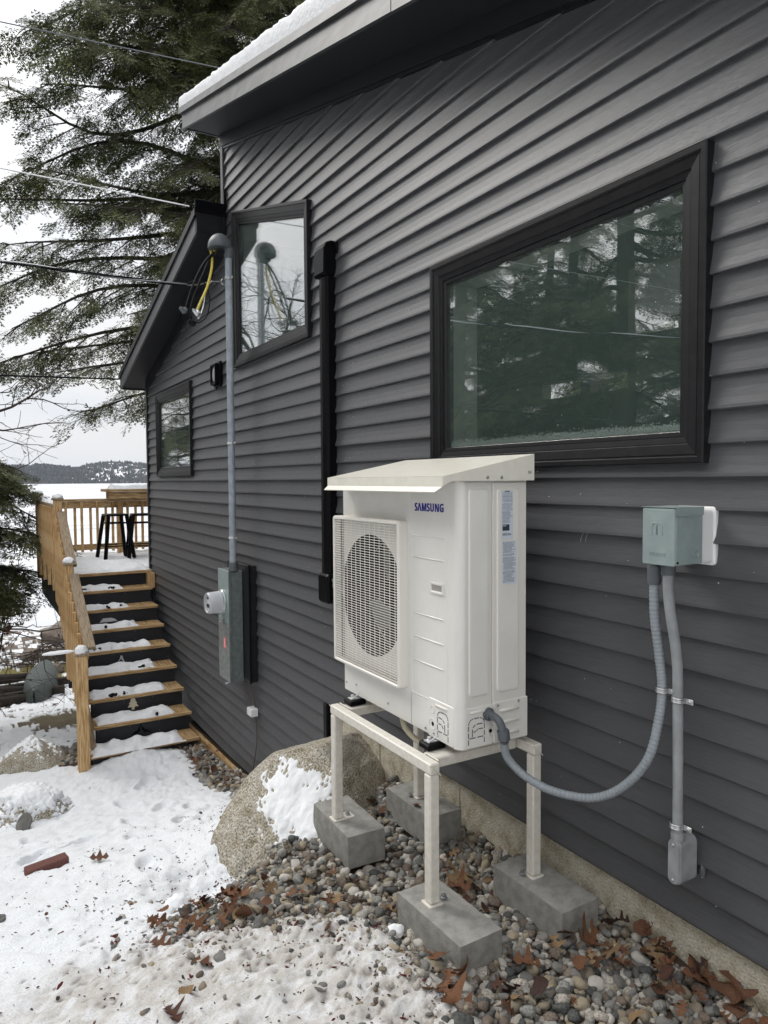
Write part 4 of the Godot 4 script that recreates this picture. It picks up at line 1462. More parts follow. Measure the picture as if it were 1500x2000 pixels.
	plate(st, ccw(rrect(1.588, cy0, 1.7145, cy1, 0.003)), side(0, 0, 0.0005), Vector3(1, 0, 0), Vector3(0, 1, 0), 0.0035, 0.002)
	plate(st, ccw(rrect(1.7175, cy0, UXB, cy1 + 0.004, 0.003)), side(0, 0, 0.0032), Vector3(1, 0, 0), Vector3(0, 1, 0), 0.0035, 0.002)
	st.set_smooth_group(0)
	for k in 10:
		var a := PI / 2 * k / 10.0
		var b := PI / 2 * (k + 1) / 10.0
		var r := 0.035
		var c := Vector2(1.59, 2.145)
		var pa := c + Vector2(-cos(a) * (r - 0.0005), -sin(a) * (r - 0.0005))
		var pb := c + Vector2(-cos(b) * (r - 0.0005), -sin(b) * (r - 0.0005))
		fq(st, v(pa.x, cy0, pa.y), v(pb.x, cy0, pb.y), v(pb.x, cy1, pb.y), v(pa.x, cy1, pa.y), v(-1, 0, -1))
	var cover := obj("pipe_cover", st, M.unit, t)
	st = begin()
	var dash := func(pts: Array, on_side: bool) -> void:
		for i in pts.size() - 1:
			var a: Vector2 = pts[i]
			var b: Vector2 = pts[i + 1]
			var n := maxi(1, int(round(a.distance_to(b) / 0.03)))
			for k in n:
				var p := a.lerp(b, (k + 0.12) / n)
				var q := a.lerp(b, (k + 0.88) / n)
				if on_side: beam(st, side(p.x, p.y, 0.0042), side(q.x, q.y, 0.0042), 0.004, 0.0012, 0.0, v(0, 0, -1))
				else: beam(st, front(p.x, p.y, 0.0042), front(q.x, q.y, 0.0042), 0.0042, 0.0012, 0.0, v(-1, 0, 0))
	var arch := func(x0: float, x1: float, y0: float, y1: float, r: float) -> Array:
		var o := [Vector2(x0, y0), Vector2(x0, y1 - r)]
		for k in range(1, 5): o.append(Vector2(x0 + r - cos(PI / 2 * k / 4.0) * r, y1 - r + sin(PI / 2 * k / 4.0) * r))
		for k in range(0, 5): o.append(Vector2(x1 - r + sin(PI / 2 * k / 4.0) * r, y1 - r + cos(PI / 2 * k / 4.0) * r))
		o.append(Vector2(x1, y0))
		return o
	dash.call(arch.call(1.598, 1.672, -0.995, -0.895, 0.022), true)
	dash.call([Vector2(1.598, -0.968), Vector2(1.672, -0.968)], true)
	dash.call([Vector2(1.616, -0.968), Vector2(1.616, -0.93), Vector2(1.632, -0.918), Vector2(1.668, -0.918)], true)
	dash.call([Vector2(1.62, -0.946), Vector2(1.634, -0.944), Vector2(1.642, -0.936), Vector2(1.668, -0.938)], true)
	dash.call(arch.call(2.182, 2.252, -0.998, -0.892, 0.022), false)
	dash.call([Vector2(2.182, -0.97), Vector2(2.252, -0.97)], false)
	dash.call([Vector2(2.248, -0.915), Vector2(2.218, -0.918), Vector2(2.205, -0.93), Vector2(2.203, -0.968)], false)
	dash.call([Vector2(2.248, -0.94), Vector2(2.224, -0.94), Vector2(2.212, -0.954)], false)
	obj("knock_out_slot", st, M.ink, cover, "stuff")
	st = begin()
	for q in [[2.285, -0.953, 0.021], [2.285, -0.895, 0.014]]:
		var pts := []
		for k in 16: pts.append(front(q[0] + cos(TAU * k / 16) * q[2], q[1] + sin(TAU * k / 16) * q[2], 0.004))
		ridge_loop(st, pts, 0.0022, 0)
	var pts2 := []
	for k in 16: pts2.append(side(1.7005 + 0.002 + cos(TAU * k / 16) * 0.013, -0.955 + sin(TAU * k / 16) * 0.02, 0.004))
	ridge_loop(st, pts2, 0.0022, 0)
	obj("knock_out_ring", st, M.unit_soft, cover)
	st = begin()
	lathe(st, front(2.285, -0.953, 0.004), v(-1, 0, 0), [[0.009, 0.0], [0.0, 0.0006]], 10)
	lathe(st, side(1.7025, -0.955, 0.004), v(0, 0, -1), [[0.008, 0.0], [0.0, 0.0006]], 10)
	obj("knock_out_hole", st, M.black, cover)
	st = begin()
	for y in [-0.885, -0.93, -0.975]:
		tube(st, [side(1.742, y, 0.0055), side(1.75, y, 0.0075), side(1.835, y, 0.0075), side(1.843, y, 0.0055)], [0.002, 0.007, 0.007, 0.002], 8)
	tube(st, [side(1.605, -0.872, 0.004), side(1.612, -0.872, 0.005), side(1.675, -0.872, 0.005), side(1.682, -0.872, 0.004)], [0.001, 0.005, 0.005, 0.001], 8)
	tube(st, [front(2.27, -0.872, 0.004), front(2.262, -0.872, 0.005), front(2.192, -0.872, 0.005), front(2.185, -0.872, 0.004)], [0.001, 0.005, 0.005, 0.001], 8)
	obj("louvre", st, M.unit_soft, cover)
	st = begin()
	for q in [[1.735, -0.863], [1.838, -0.86], [1.742, -0.992]]: screw(st, side(q[0], q[1], 0.0067), v(0, 0, -1), 0.0055)
	for q in [[2.276, -0.988], [2.34, -0.985], [2.92, -0.955], [3.02, -0.965], [2.63, -0.965]]: screw(st, front(q[0], q[1], 0.0038 if q[0] < 2.3 else 0.0), v(-1, 0, 0), 0.0055)
	obj("screw", st, M.bolt, t)
	# mounting feet
	for f in [2.27, 2.905]:
		obj("rubber_foot", bx(1.502, 1.585, UY - 0.03, UY - 0.006, f - 0.035, f + 0.035, 0.004), M.black, t)
		st = begin()
		plate(st, rrect(1.512, f - 0.02, 1.58, f + 0.02, 0.008), v(0, UY - 0.005, 0), v(1, 0, 0), v(0, 0, 1), 0.004)
		lathe(st, v(1.53, UY - 0.001, f), Vector3.UP, [[0.014, 0.0], [0.014, 0.003], [0.009, 0.004], [0.009, 0.014], [0.0, 0.015]], 6, false)
		tube(st, [v(1.515, UY, f - 0.02), v(1.54, UY + 0.02, f - 0.03), v(1.565, UY + 0.03, f - 0.02)], 0.002, 5)
		obj("foot_bracket", st, M.steel, t)
	for f in [2.27, 2.905]: obj("rubber_foot", bx(1.86, 1.94, UY - 0.03, UY - 0.006, f - 0.035, f + 0.035, 0.004), M.black, t)
	# hood: sloping sheet with folded flanges
	var h0 := 1.475
	var h1 := 1.905
	var hf0 := 2.098
	var hf1 := 3.03
	st = begin()
	fq(st, v(h0, 0.011, hf0), v(h0, 0.011, hf1), v(h1, 0.096, hf1), v(h1, 0.096, hf0), Vector3.UP)
	fq(st, v(h0, 0.0095, hf0), v(h0, 0.0095, hf1), v(h1, 0.0945, hf1), v(h1, 0.0945, hf0), Vector3.DOWN)
	var hood := obj("hood", st, M.hood, t)
	for f in [hf0, hf1 - 0.0015]:
		st = begin()
		plate(st, poly_of([[h0, -0.024], [h0 + 0.04, -0.006], [h1, -0.006], [h1, 0.096], [h0, 0.011]]), v(0, 0, f), v(1, 0, 0), v(0, 1, 0), 0.0015)
		obj("hood_side", st, M.hood, hood)
	st = begin()
	plate(st, poly_of([[hf0, -0.026], [hf1, -0.026], [hf1, 0.0105], [hf0, 0.0105]]), v(h0, 0, 0), v(0, 0, 1), v(0, 1, 0), -0.0015)
	obj("hood_front", st, M.hood, hood)
	st = begin()
	fq(st, v(h0 - 0.001, -0.026, hf0 + 0.001), v(h0 - 0.001, -0.026, hf1), v(h0 - 0.018, -0.045, hf1 + 0.005), v(h0 - 0.018, -0.045, hf0 + 0.025), v(-1, 1, 0))
	fq(st, v(h0 - 0.001, -0.0275, hf0 + 0.001), v(h0 - 0.001, -0.0275, hf1), v(h0 - 0.018, -0.0465, hf1 + 0.005), v(h0 - 0.018, -0.0465, hf0 + 0.025), v(1, -1, 0))
	obj("drip_lip", st, M.hood, hood)
	obj("hood_back", bx(h1, h1 + 0.0015, -0.006, 0.096, hf0, hf1, 0.0), M.hood, hood)
	st = begin()
	screw(st, v(1.675, 0.006, hf0 - 0.0016), v(0, 0, -1), 0.0065)
	screw(st, v(1.742, 0.006, hf0 - 0.0016), v(0, 0, -1), 0.0065)
	obj("screw", st, M.bolt, hood)
	var tm2 := TextMesh.new()
	tm2.text = "S3"
	tm2.font = font
	tm2.font_size = 32
	tm2.pixel_size = 0.0005
	tm2.depth = 0.001
	var stamp := MeshInstance3D.new()
	stamp.name = "stamped_mark"
	stamp.mesh = tm2
	stamp.material_override = M.ink
	hood.add_child(stamp)
	stamp.transform = Transform3D(Basis.from_scale(Vector3(1.0, 0.95, 1)), v(1.882, 0.0255, hf0 - 0.0018))

func edge_hit(c: Vector2, p: Vector2, x0: float, x1: float, y0: float, y1: float) -> Vector2:
	var d := (p - c)
	var t := 1e9
	if d.x > 1e-9: t = minf(t, (x1 - c.x) / d.x)
	if d.x < -1e-9: t = minf(t, (x0 - c.x) / d.x)
	if d.y > 1e-9: t = minf(t, (y1 - c.y) / d.y)
	if d.y < -1e-9: t = minf(t, (y0 - c.y) / d.y)
	return c + d * t

func label_sheet(t: Node3D, x0: float, x1: float, y0: float, y1: float, sd: int, rating: bool) -> void:
	var w := 160
	var h := int(w * (y1 - y0) / (x1 - x0))
	var im := Image.create(w, h, false, Image.FORMAT_RGB8)
	var paper := Color(0.8, 0.83, 0.87)
	var ink := Color(0.2, 0.22, 0.26)
	im.fill(paper)
	var r := RandomNumberGenerator.new()
	r.seed = sd
	var y := 8
	if rating:
		im.fill_rect(Rect2i(45, 6, 70, 13), ink)
		for k in 9: im.fill_rect(Rect2i(47 + k * 8, 8, 2, 9), paper)
		y = 26
	while y < h - 14:
		if rating and y > h * 0.68 and y < h * 0.86:
			im.fill_rect(Rect2i(12, int(h * 0.7), 100, int(h * 0.13)), ink)
			im.fill_rect(Rect2i(16, int(h * 0.72), 50, 8), paper)
			y = int(h * 0.87)
			continue
		if rating and y > h * 0.88:
			var bxn := 12
			while bxn < 140:
				var bw := r.randi_range(2, 6)
				im.fill_rect(Rect2i(bxn, y, bw, 22), ink)
				bxn += bw + r.randi_range(2, 5)
			break
		var x := 10 if r.randf() < 0.8 else 22
		var last := r.randi_range(100, 150)
		if rating and y < h * 0.42: last = 150
		while x < last:
			var ww := r.randi_range(4, 16)
			im.fill_rect(Rect2i(x, y, ww, 4), ink.lerp(paper, r.randf_range(0.1, 0.5)))
			x += ww + 3
		y += 8 if not rating or y > h * 0.42 else 11
		if r.randf() < 0.1: y += 6
	if rating:
		for k in 5: im.fill_rect(Rect2i(8, 26 + k * int(h * 0.08), 144, 1), ink)
		im.fill_rect(Rect2i(80, 26, 1, int(h * 0.36)), ink)
	var m := mat(Color.WHITE, 0.45)
	m.albedo_texture = ImageTexture.create_from_image(im)
	var q := QuadMesh.new()
	q.size = Vector2(x1 - x0, y1 - y0)
	var o := MeshInstance3D.new()
	o.name = "rating_label" if rating else "warning_label"
	o.mesh = q
	o.material_override = m
	t.add_child(o, true)
	# faces the viewer's side of the unit
	o.position = v((x0 + x1) / 2, (y0 + y1) / 2, UF - 0.0095) - where[t]

# ------------------------------------------------------------------ stand and blocks
func build_stand() -> void:
	var t := thing("equipment_stand", "cream square tube steel stand carrying the heat pump", "stand", v(1.7, -1.575, 2.55))
	var w := 0.043
	var top := UY - 0.031
	var legs := [[1.462, 2.155], [1.462, 2.935], [1.915, 2.105], [1.915, 2.935]]
	for q in legs:
		obj("leg", bx(q[0] - w / 2, q[0] + w / 2, -1.568, top - w - 0.001, q[1] - w / 2, q[1] + w / 2, 0.005), M.stand, t)
		var st := begin()
		plate(st, rrect(q[0] - 0.03, q[1] - 0.03, q[0] + 0.075 if q[0] < 1.6 and q[1] > 2.5 else q[0] + 0.03, q[1] + 0.03, 0.003, 2), v(0, -1.575, 0), v(1, 0, 0), v(0, 0, 1), 0.006, 0.001)
		var bp := obj("base_plate", st, M.stand, t)
		st = begin()
		var bxp: float = q[0] + (0.052 if q[0] < 1.6 else -0.037)
		lathe(st, v(bxp, -1.57, q[1] + (0.0 if q[0] < 1.6 else 0.02)), Vector3.UP, [[0.014, 0.0], [0.014, 0.004], [0.01, 0.005], [0.01, 0.014], [0.0, 0.016]], 6, false)
		obj("anchor_bolt", st, M.bolt, bp)
	var y := top - w / 2
	var r := begin()
	box(r, v(1.462, y, 2.545), Vector3(w, w, 0.83), 0.005)
	obj("rail", r, M.stand, t)
	r = begin()
	box(r, v(1.915, y, 2.52), Vector3(w, w, 0.88), 0.005)
	obj("rail", r, M.stand, t)
	for f in [2.215, 2.895]:
		r = begin()
		box(r, v(1.689, y - 0.001, f), Vector3(0.4, w - 0.002, 0.075), 0.005)
		obj("cross_rail", r, M.stand, t)
	# weld beads at the joints
	for q in [[1.462, 2.185], [1.462, 2.9], [1.915, 2.14], [1.915, 2.9]]:
		var st := begin(true)
		var pts := []
		for k in 9: pts.append(v(q[0] + (0.026 if q[0] < 1.6 else -0.026), top - 0.0005, q[1] - 0.04 + 0.012 * k))
		tube(st, pts, [0.002, 0.0045, 0.003, 0.005, 0.0032, 0.0048, 0.003, 0.0045, 0.002], 6)
		obj("weld", st, M.stand, t)
	for q in [[1.462, 2.13], [1.462, 2.96], [1.915, 2.08], [1.915, 2.96]]:
		var st := begin(true)
		var pts := []
		for k in 9: pts.append(v(q[0] - 0.0255 + 0.0063 * k, top - 0.001 - 0.006 * k, q[1] + (-0.0005 if q[1] < 2.5 else 0.0)))
		tube(st, pts, [0.0015, 0.003, 0.002, 0.0032, 0.0022, 0.003, 0.002, 0.003, 0.0015], 6)
		obj("weld", st, M.stand, t)
	# solid concrete blocks under the legs
	var spots := [[1.49, 2.095, 0.03, "grey concrete block under the nearest front leg of the stand"], [1.52, 2.945, -0.03, "grey concrete block beside the boulder, under the far front leg"], [1.923, 2.055, 0.02, "grey concrete block against the foundation, near the viewer"], [1.922, 2.915, 0.0, "grey concrete block against the foundation, behind the heat pump stand"]]
	for i in spots.size():
		var q: Array = spots[i]
		var b := block_mesh(800 + i)
		var o := MeshInstance3D.new()
		o.name = numbered("concrete_block")
		o.mesh = b
		o.material_override = M.block
		add_child(o)
		o.position = v(q[0], -1.575 - 0.15, q[1])
		o.rotation.y = q[2]
		tag(o, q[3], "concrete block", "concrete blocks under the stand")

func block_mesh(sd: int) -> ArrayMesh:
	# chipped edges: a finely divided box pushed about along its rims
	var s := Vector3(0.19, 0.15, 0.39)
	var n := noise(sd, 22.0, 3)
	var n_big := noise(sd + 5, 5.0, 2)
	var st := begin(true)
	var seg := [10, 6, 20]
	for ax in 3:
		var u := (ax + 1) % 3
		var w := (ax + 2) % 3
		for sg in [-1.0, 1.0]:
			var pts := []
			for j in seg[w] + 1:
				var line := []
				for i in seg[u] + 1:
					var p := Vector3.ZERO
					p[ax] = sg * s[ax] / 2
					p[u] = (float(i) / seg[u] - 0.5) * s[u]
					p[w] = (float(j) / seg[w] - 0.5) * s[w]
					var d := s * 0.5 - p.abs()
					var a := [d.x, d.y, d.z]
					a.sort()
					var rim: float = a[1]
					var k := smoothstep(0.012, 0.0, rim)
					p -= p.sign() * Vector3(1, 1, 1) * k * (0.0016 + 0.004 * maxf(0.0, n.get_noise_3dv(p)))
					p += Vector3(1, 1, 1) * 0.0012 * n_big.get_noise_3dv(p)
					line.append(p + Vector3(0, s.y / 2, 0))
				pts.append(line)
			var nrm := Vector3.ZERO
			nrm[ax] = sg
			st.set_smooth_group(ax * 2 + (1 if sg > 0 else 0))
			for j in seg[w]:
				for i in seg[u]: fq(st, pts[j][i], pts[j][i + 1], pts[j + 1][i + 1], pts[j + 1][i], nrm)
	st.generate_normals()
	return st.commit()

# ------------------------------------------------------------------ disconnect, conduits
func strap(st: SurfaceTool, at: Vector3, r: float, tab: float) -> void:
	# a two-rib pipe strap round an upright pipe, with a screwed tab towards the viewer
	for dy in [-0.006, 0.0, 0.006]:
		var pts := []
		for k in 15:
			var a := lerpf(-0.15, PI + 0.15, k / 14.0)
			pts.append(at + v(-sin(a) * r, dy, cos(a) * r))
		tube(st, pts, 0.0032 if dy != 0.0 else 0.0026, 6)
	box(st, at + v(r * 0.15 + 0.004, 0, -r - tab * 0.5), Vector3(0.003, 0.017, tab), 0.001)
	lathe(st, at + v(r * 0.15 + 0.0025, 0, -r - tab * 0.6), v(-1, 0, 0), [[0.006, 0.0], [0.005, 0.003], [0.0, 0.0035]], 8)

func build_electrics() -> void:
	var b := thing("disconnect_box", "small sea green electrical disconnect box on the siding right of the heat pump", "electrical box", v(1.94, -0.27, 1.48))
	obj("enclosure", bx(1.858, 1.987, -0.268, -0.092, 1.42, 1.54, 0.003), M.green_box, b)
	var st := begin()
	plate(st, rrect(1.421, -0.27, 1.54, -0.094, 0.004, 2), v(1.8575, 0, 0), v(0, 0, 1), v(0, 1, 0), -0.004, 0.002)
	var door := obj("door", st, M.green_box, b)
	# raised mark: two arches over a bar line, and the maker's letters
	st = begin()
	for k in 2:
		var c := 1.4945 - 0.019 * k
		var pts := [v(1.8535, -0.176, c + 0.0095)]
		for i in 9: pts.append(v(1.8535, -0.151 + sin(PI * i / 8.0) * 0.012, c + cos(PI * i / 8.0) * 0.0095))
		pts.append(v(1.8535, -0.176, c - 0.0095))
		tube(st, pts, 0.0017, 6)
	obj("embossed_mark", st, M.green_box, door)
	var tm := TextMesh.new()
	tm.text = "MILBANK"
	var font := SystemFont.new()
	font.font_names = PackedStringArray(["Droid Sans"])
	tm.font = font
	tm.font_size = 32
	tm.pixel_size = 0.0005
	tm.depth = 0.0025
	var ext := tm.get_aabb().size
	var letters := MeshInstance3D.new()
	letters.name = "embossed_lettering"
	letters.mesh = tm
	letters.material_override = M.green_box
	door.add_child(letters)
	letters.transform = Transform3D(Basis(v(0, 0, -0.062 / ext.x), Vector3(0, 0.9, 0), Vector3(-1, 0, 0)), v(1.8535, -0.2365, 1.482))
	st = begin()
	plate(st, poly_of([[1.853, -0.091], [1.987, -0.091], [1.987, -0.0895], [1.853, -0.0895]]), v(0, 0, 1.5435), v(1, 0, 0), v(0, 1, 0), 0.127)
	plate(st, poly_of([[1.853, -0.115], [1.9, -0.117], [1.905, -0.121], [1.915, -0.121], [1.92, -0.117], [1.985, -0.115], [1.987, -0.0895], [1.853, -0.0895]]), v(0, 0, 1.4175), v(1, 0, 0), v(0, 1, 0), 0.0012)
	obj("rain_hood", st, M.green_box, b)
	st = begin()
	var ring := []
	for k in 20: ring.append(v(1.955 + cos(TAU * k / 20) * 0.013, -0.237 + sin(TAU * k / 20) * 0.013, 1.4195))
	ridge_loop(st, ring, 0.0014, 0)
	var ring2 := []
	for k in 16: ring2.append(v(1.955 + cos(TAU * k / 16) * 0.009, -0.237 + sin(TAU * k / 16) * 0.009, 1.4195))
	ridge_loop(st, ring2, 0.001, 0)
	obj("knock_out_ring", st, M.green_box, b)
	st = begin()
	screw(st, v(1.866, -0.259, 1.4198), v(0, 0, -1), 0.004)
	obj("screw", st, M.black, b)
	var mb := thing("mounting_block", "white plastic mounting block between the green box and the siding", "mounting block", v(2.03, -0.27, 1.47))
	st = begin()
	plate(st, rrect(1.43, -0.272, 1.562, -0.1, 0.012), v(2.075, 0, 0), v(0, 0, 1), v(0, 1, 0), -0.086, 0.008)
	obj("block_body", st, M.white, mb)
	st = begin()
	plate(st, rrect(1.424, -0.28, 1.572, -0.092, 0.012), v(2.075, 0, 0), v(0, 0, 1), v(0, 1, 0), -0.022, 0.004)
	obj("block_flange", st, M.white, mb)
	# flexible conduit looping from the unit to the box
	var fx := thing("flexible_conduit", "ribbed grey flexible conduit looping from the heat pump to the green box", "conduit", v(1.85, -1.15, 1.8))
	var path := curve([v(1.706, -0.965, 2.035), v(1.716, -1.0, 2.045), v(1.738, -1.05, 2.05), v(1.775, -1.105, 2.0), v(1.82, -1.135, 1.9), v(1.868, -1.118, 1.76), v(1.9, -1.05, 1.655), v(1.92, -0.93, 1.567), v(1.945, -0.8, 1.545), v(1.962, -0.69, 1.545), v(1.958, -0.58, 1.555), v(1.935, -0.45, 1.556), v(1.927, -0.335, 1.552)], 620)
	var rad := []
	for i in path.size(): rad.append(0.0148 + 0.0008 * sin(i * TAU / 5.5))
	st = begin()
	tube(st, path, rad, 14)
	obj("jacket", st, M.flex, fx)
	st = begin()
	lathe(st, v(1.69, -0.888, UF - 0.004), v(0, 0, -1), [[0.0, 0.0], [0.026, 0.0], [0.026, 0.008], [0.021, 0.009], [0.021, 0.018], [0.015, 0.02]], 8, false)
	tube(st, curve([v(1.69, -0.888, UF - 0.02), v(1.69, -0.889, UF - 0.045), v(1.694, -0.9, UF - 0.066), v(1.699, -0.925, UF - 0.076), v(1.702, -0.945, UF - 0.079)], 16), 0.0155, 12)
	tube(st, [v(1.7015, -0.93, UF - 0.078), v(1.7055, -0.967, UF - 0.08)], [0.023, 0.0225], 8)
	tube(st, [v(1.7055, -0.967, UF - 0.08), v(1.708, -0.975, UF - 0.078)], [0.0185, 0.0175], 12)
	obj("elbow_fitting", st, M.pvc_dark, fx)
	st = begin()
	tube(st, [v(1.927, -0.345, 1.552), v(1.927, -0.33, 1.552), v(1.927, -0.285, 1.552)], [0.019, 0.0225, 0.0225], 10)
	tube(st, [v(1.927, -0.285, 1.552), v(1.927, -0.268, 1.55)], 0.017, 10)
	obj("connector", st, M.pvc_dark, fx)
	st = begin()
	strap(st, v(1.962, -0.695, 1.545), 0.0175, 0.03)
	obj("strap", st, M.steel, fx)
	# rigid conduit down to the inspection fitting
	var rc := thing("rigid_conduit", "straight grey conduit running down the siding from the green box", "conduit", v(1.96, -1.2, 1.5))
	st = begin()
	tube(st, curve([v(1.925, -0.29, 1.497), v(1.926, -0.36, 1.497), v(1.938, -0.44, 1.496), v(1.96, -0.54, 1.494), v(1.97, -0.62, 1.493), v(1.972, -0.72, 1.492), v(1.973, -0.9, 1.49), v(1.974, -1.165, 1.488)], 60), 0.0165, 16)
	obj("pipe", st, M.pvc, rc)
	st = begin()
	tube(st, [v(1.925, -0.308, 1.497), v(1.925, -0.27, 1.497)], 0.0225, 10)
	obj("connector", st, M.pvc_dark, rc)
	for y in [-0.715, -1.13]:
		st = begin()
		strap(st, v(1.973, y, 1.491), 0.0195, 0.03)
		obj("strap", st, M.steel, rc)
	st = begin()
	tube(st, [v(1.974, -1.15, 1.488), v(1.974, -1.178, 1.488)], 0.0215, 14)
	plate(st, rrect(1.464, -1.322, 1.512, -1.17, 0.0235, 6), v(2.04, 0, 0), v(0, 0, 1), v(0, 1, 0), -0.082, 0.004)
	var lb := obj("inspection_fitting", st, M.pvc, rc)
	st = begin()
	plate(st, rrect(1.467, -1.319, 1.509, -1.173, 0.0205, 6), v(1.9578, 0, 0), v(0, 0, 1), v(0, 1, 0), -0.005, 0.002)
	var cov := obj("cover", st, M.pvc, lb)
	st = begin()
	screw(st, v(1.9525, -1.188, 1.488), v(-1, 0, 0), 0.0045)
	screw(st, v(1.9525, -1.304, 1.488), v(-1, 0, 0), 0.0045)
	obj("screw", st, M.steel, lb)
	cov.name = "cover"
	st = begin(true)
	st.append_from(pebble(77, 2, 0.5), 0, Transform3D(Basis.from_scale(Vector3(0.008, 0.026, 0.01)), v(2.058, -1.285, 1.455)))
	obj("sealant", st, M.pvc_dark, rc)
	# drain hose and thin tube behind the unit
	var dh := thing("drain_hose", "ribbed cream drain hose bending back under the heat pump", "hose", v(1.8, -1.1, 2.3))
	st = begin()
	var hp := curve([v(1.62, -1.02, 2.62), v(1.62, -1.075, 2.58), v(1.65, -1.118, 2.5), v(1.72, -1.132, 2.4), v(1.82, -1.115, 2.3), v(1.9, -1.08, 2.25), v(1.99, -1.05, 2.25)], 150)
	var hr := []
	for i in hp.size(): hr.append(0.0125 + 0.0012 * sin(i * PI / 1.5))
	tube(st, hp, hr, 10)
	obj("hose_jacket", st, M.cream, dh)
	var gt := thing("grey_tube", "thin grey tube looping out behind the heat pump's lower corner", "tube", v(1.9, -0.9, 2.2))
	st = begin()
	tube(st, curve([v(1.88, -0.86, 2.2), v(1.91, -0.862, 2.18), v(1.922, -0.885, 2.17), v(1.918, -0.915, 2.175), v(1.885, -0.925, 2.2)], 24), 0.0055, 8)
	obj("hose_jacket", st, M.pvc_pale, gt)
	# scuffs of chalky paint on the siding behind the unit
	var d := thing("line_set_duct", "glossy black line set cover running down the wall into the heat pump", "duct", v(2.0, -0.7, 4.1))
	st = begin()
	plate(st, ccw(poly_of([[2.064, 4.105], [2.064, 4.215], [2.015, 4.215], [1.997, 4.2], [1.993, 4.16], [1.997, 4.12], [2.015, 4.105]])), v(0, -0.68, 0), v(1, 0, 0), v(0, 0, 1), 2.06, 0.0)
	obj("duct_cover", st, M.black, d)
	st = begin()
	plate(st, poly_of([[2.066, 1.36], [2.066, 1.5], [2.03, 1.5], [1.995, 1.485], [1.978, 1.45], [1.975, 1.3], [1.985, 1.285], [2.066, 1.285]]), v(0, 0, 4.23), v(1, 0, 0), v(0, 1, 0), 0.14, 0.006)
	obj("end_cap", st, M.black, d)
	obj("mounting_tab", bx(2.052, 2.062, 1.42, 1.49, 4.06, 4.088, 0.003), M.black, d)
	st = begin()
	plate(st, rrect(4.07, -0.79, 4.225, -0.6, 0.03), v(2.066, 0, 0), v(0, 0, 1), v(0, 1, 0), -0.09, 0.012)
	obj("elbow", st, M.black, d)
	obj("branch_cover", bx(1.995, 2.064, -0.775, -0.665, 2.9, 4.075, 0.012), M.black, d)
	st = begin()
	tube(st, curve([v(1.975, -0.62, 3.99), v(1.968, -0.66, 3.93), v(1.97, -0.68, 3.8), v(1.975, -0.685, 3.4), v(1.98, -0.69, 3.05)], 30), 0.012, 10)
	obj("pipe", st, M.pvc_dark, d)
	st = begin()
	lathe(st, v(1.972, -0.655, 3.945), Vector3(0, -0.3, 1).normalized(), [[0.0, -0.02], [0.02, -0.018], [0.022, 0.0], [0.016, 0.015], [0.0, 0.02]], 10)
	obj("pipe_joint", st, M.bolt, d)
	st = begin()
	tube(st, curve([v(1.985, -0.64, 3.9), v(1.96, -0.7, 3.9), v(1.975, -0.79, 3.89), v(2.02, -0.82, 3.87)], 20), 0.004, 6)
	obj("cable_tie", st, M.black, d)

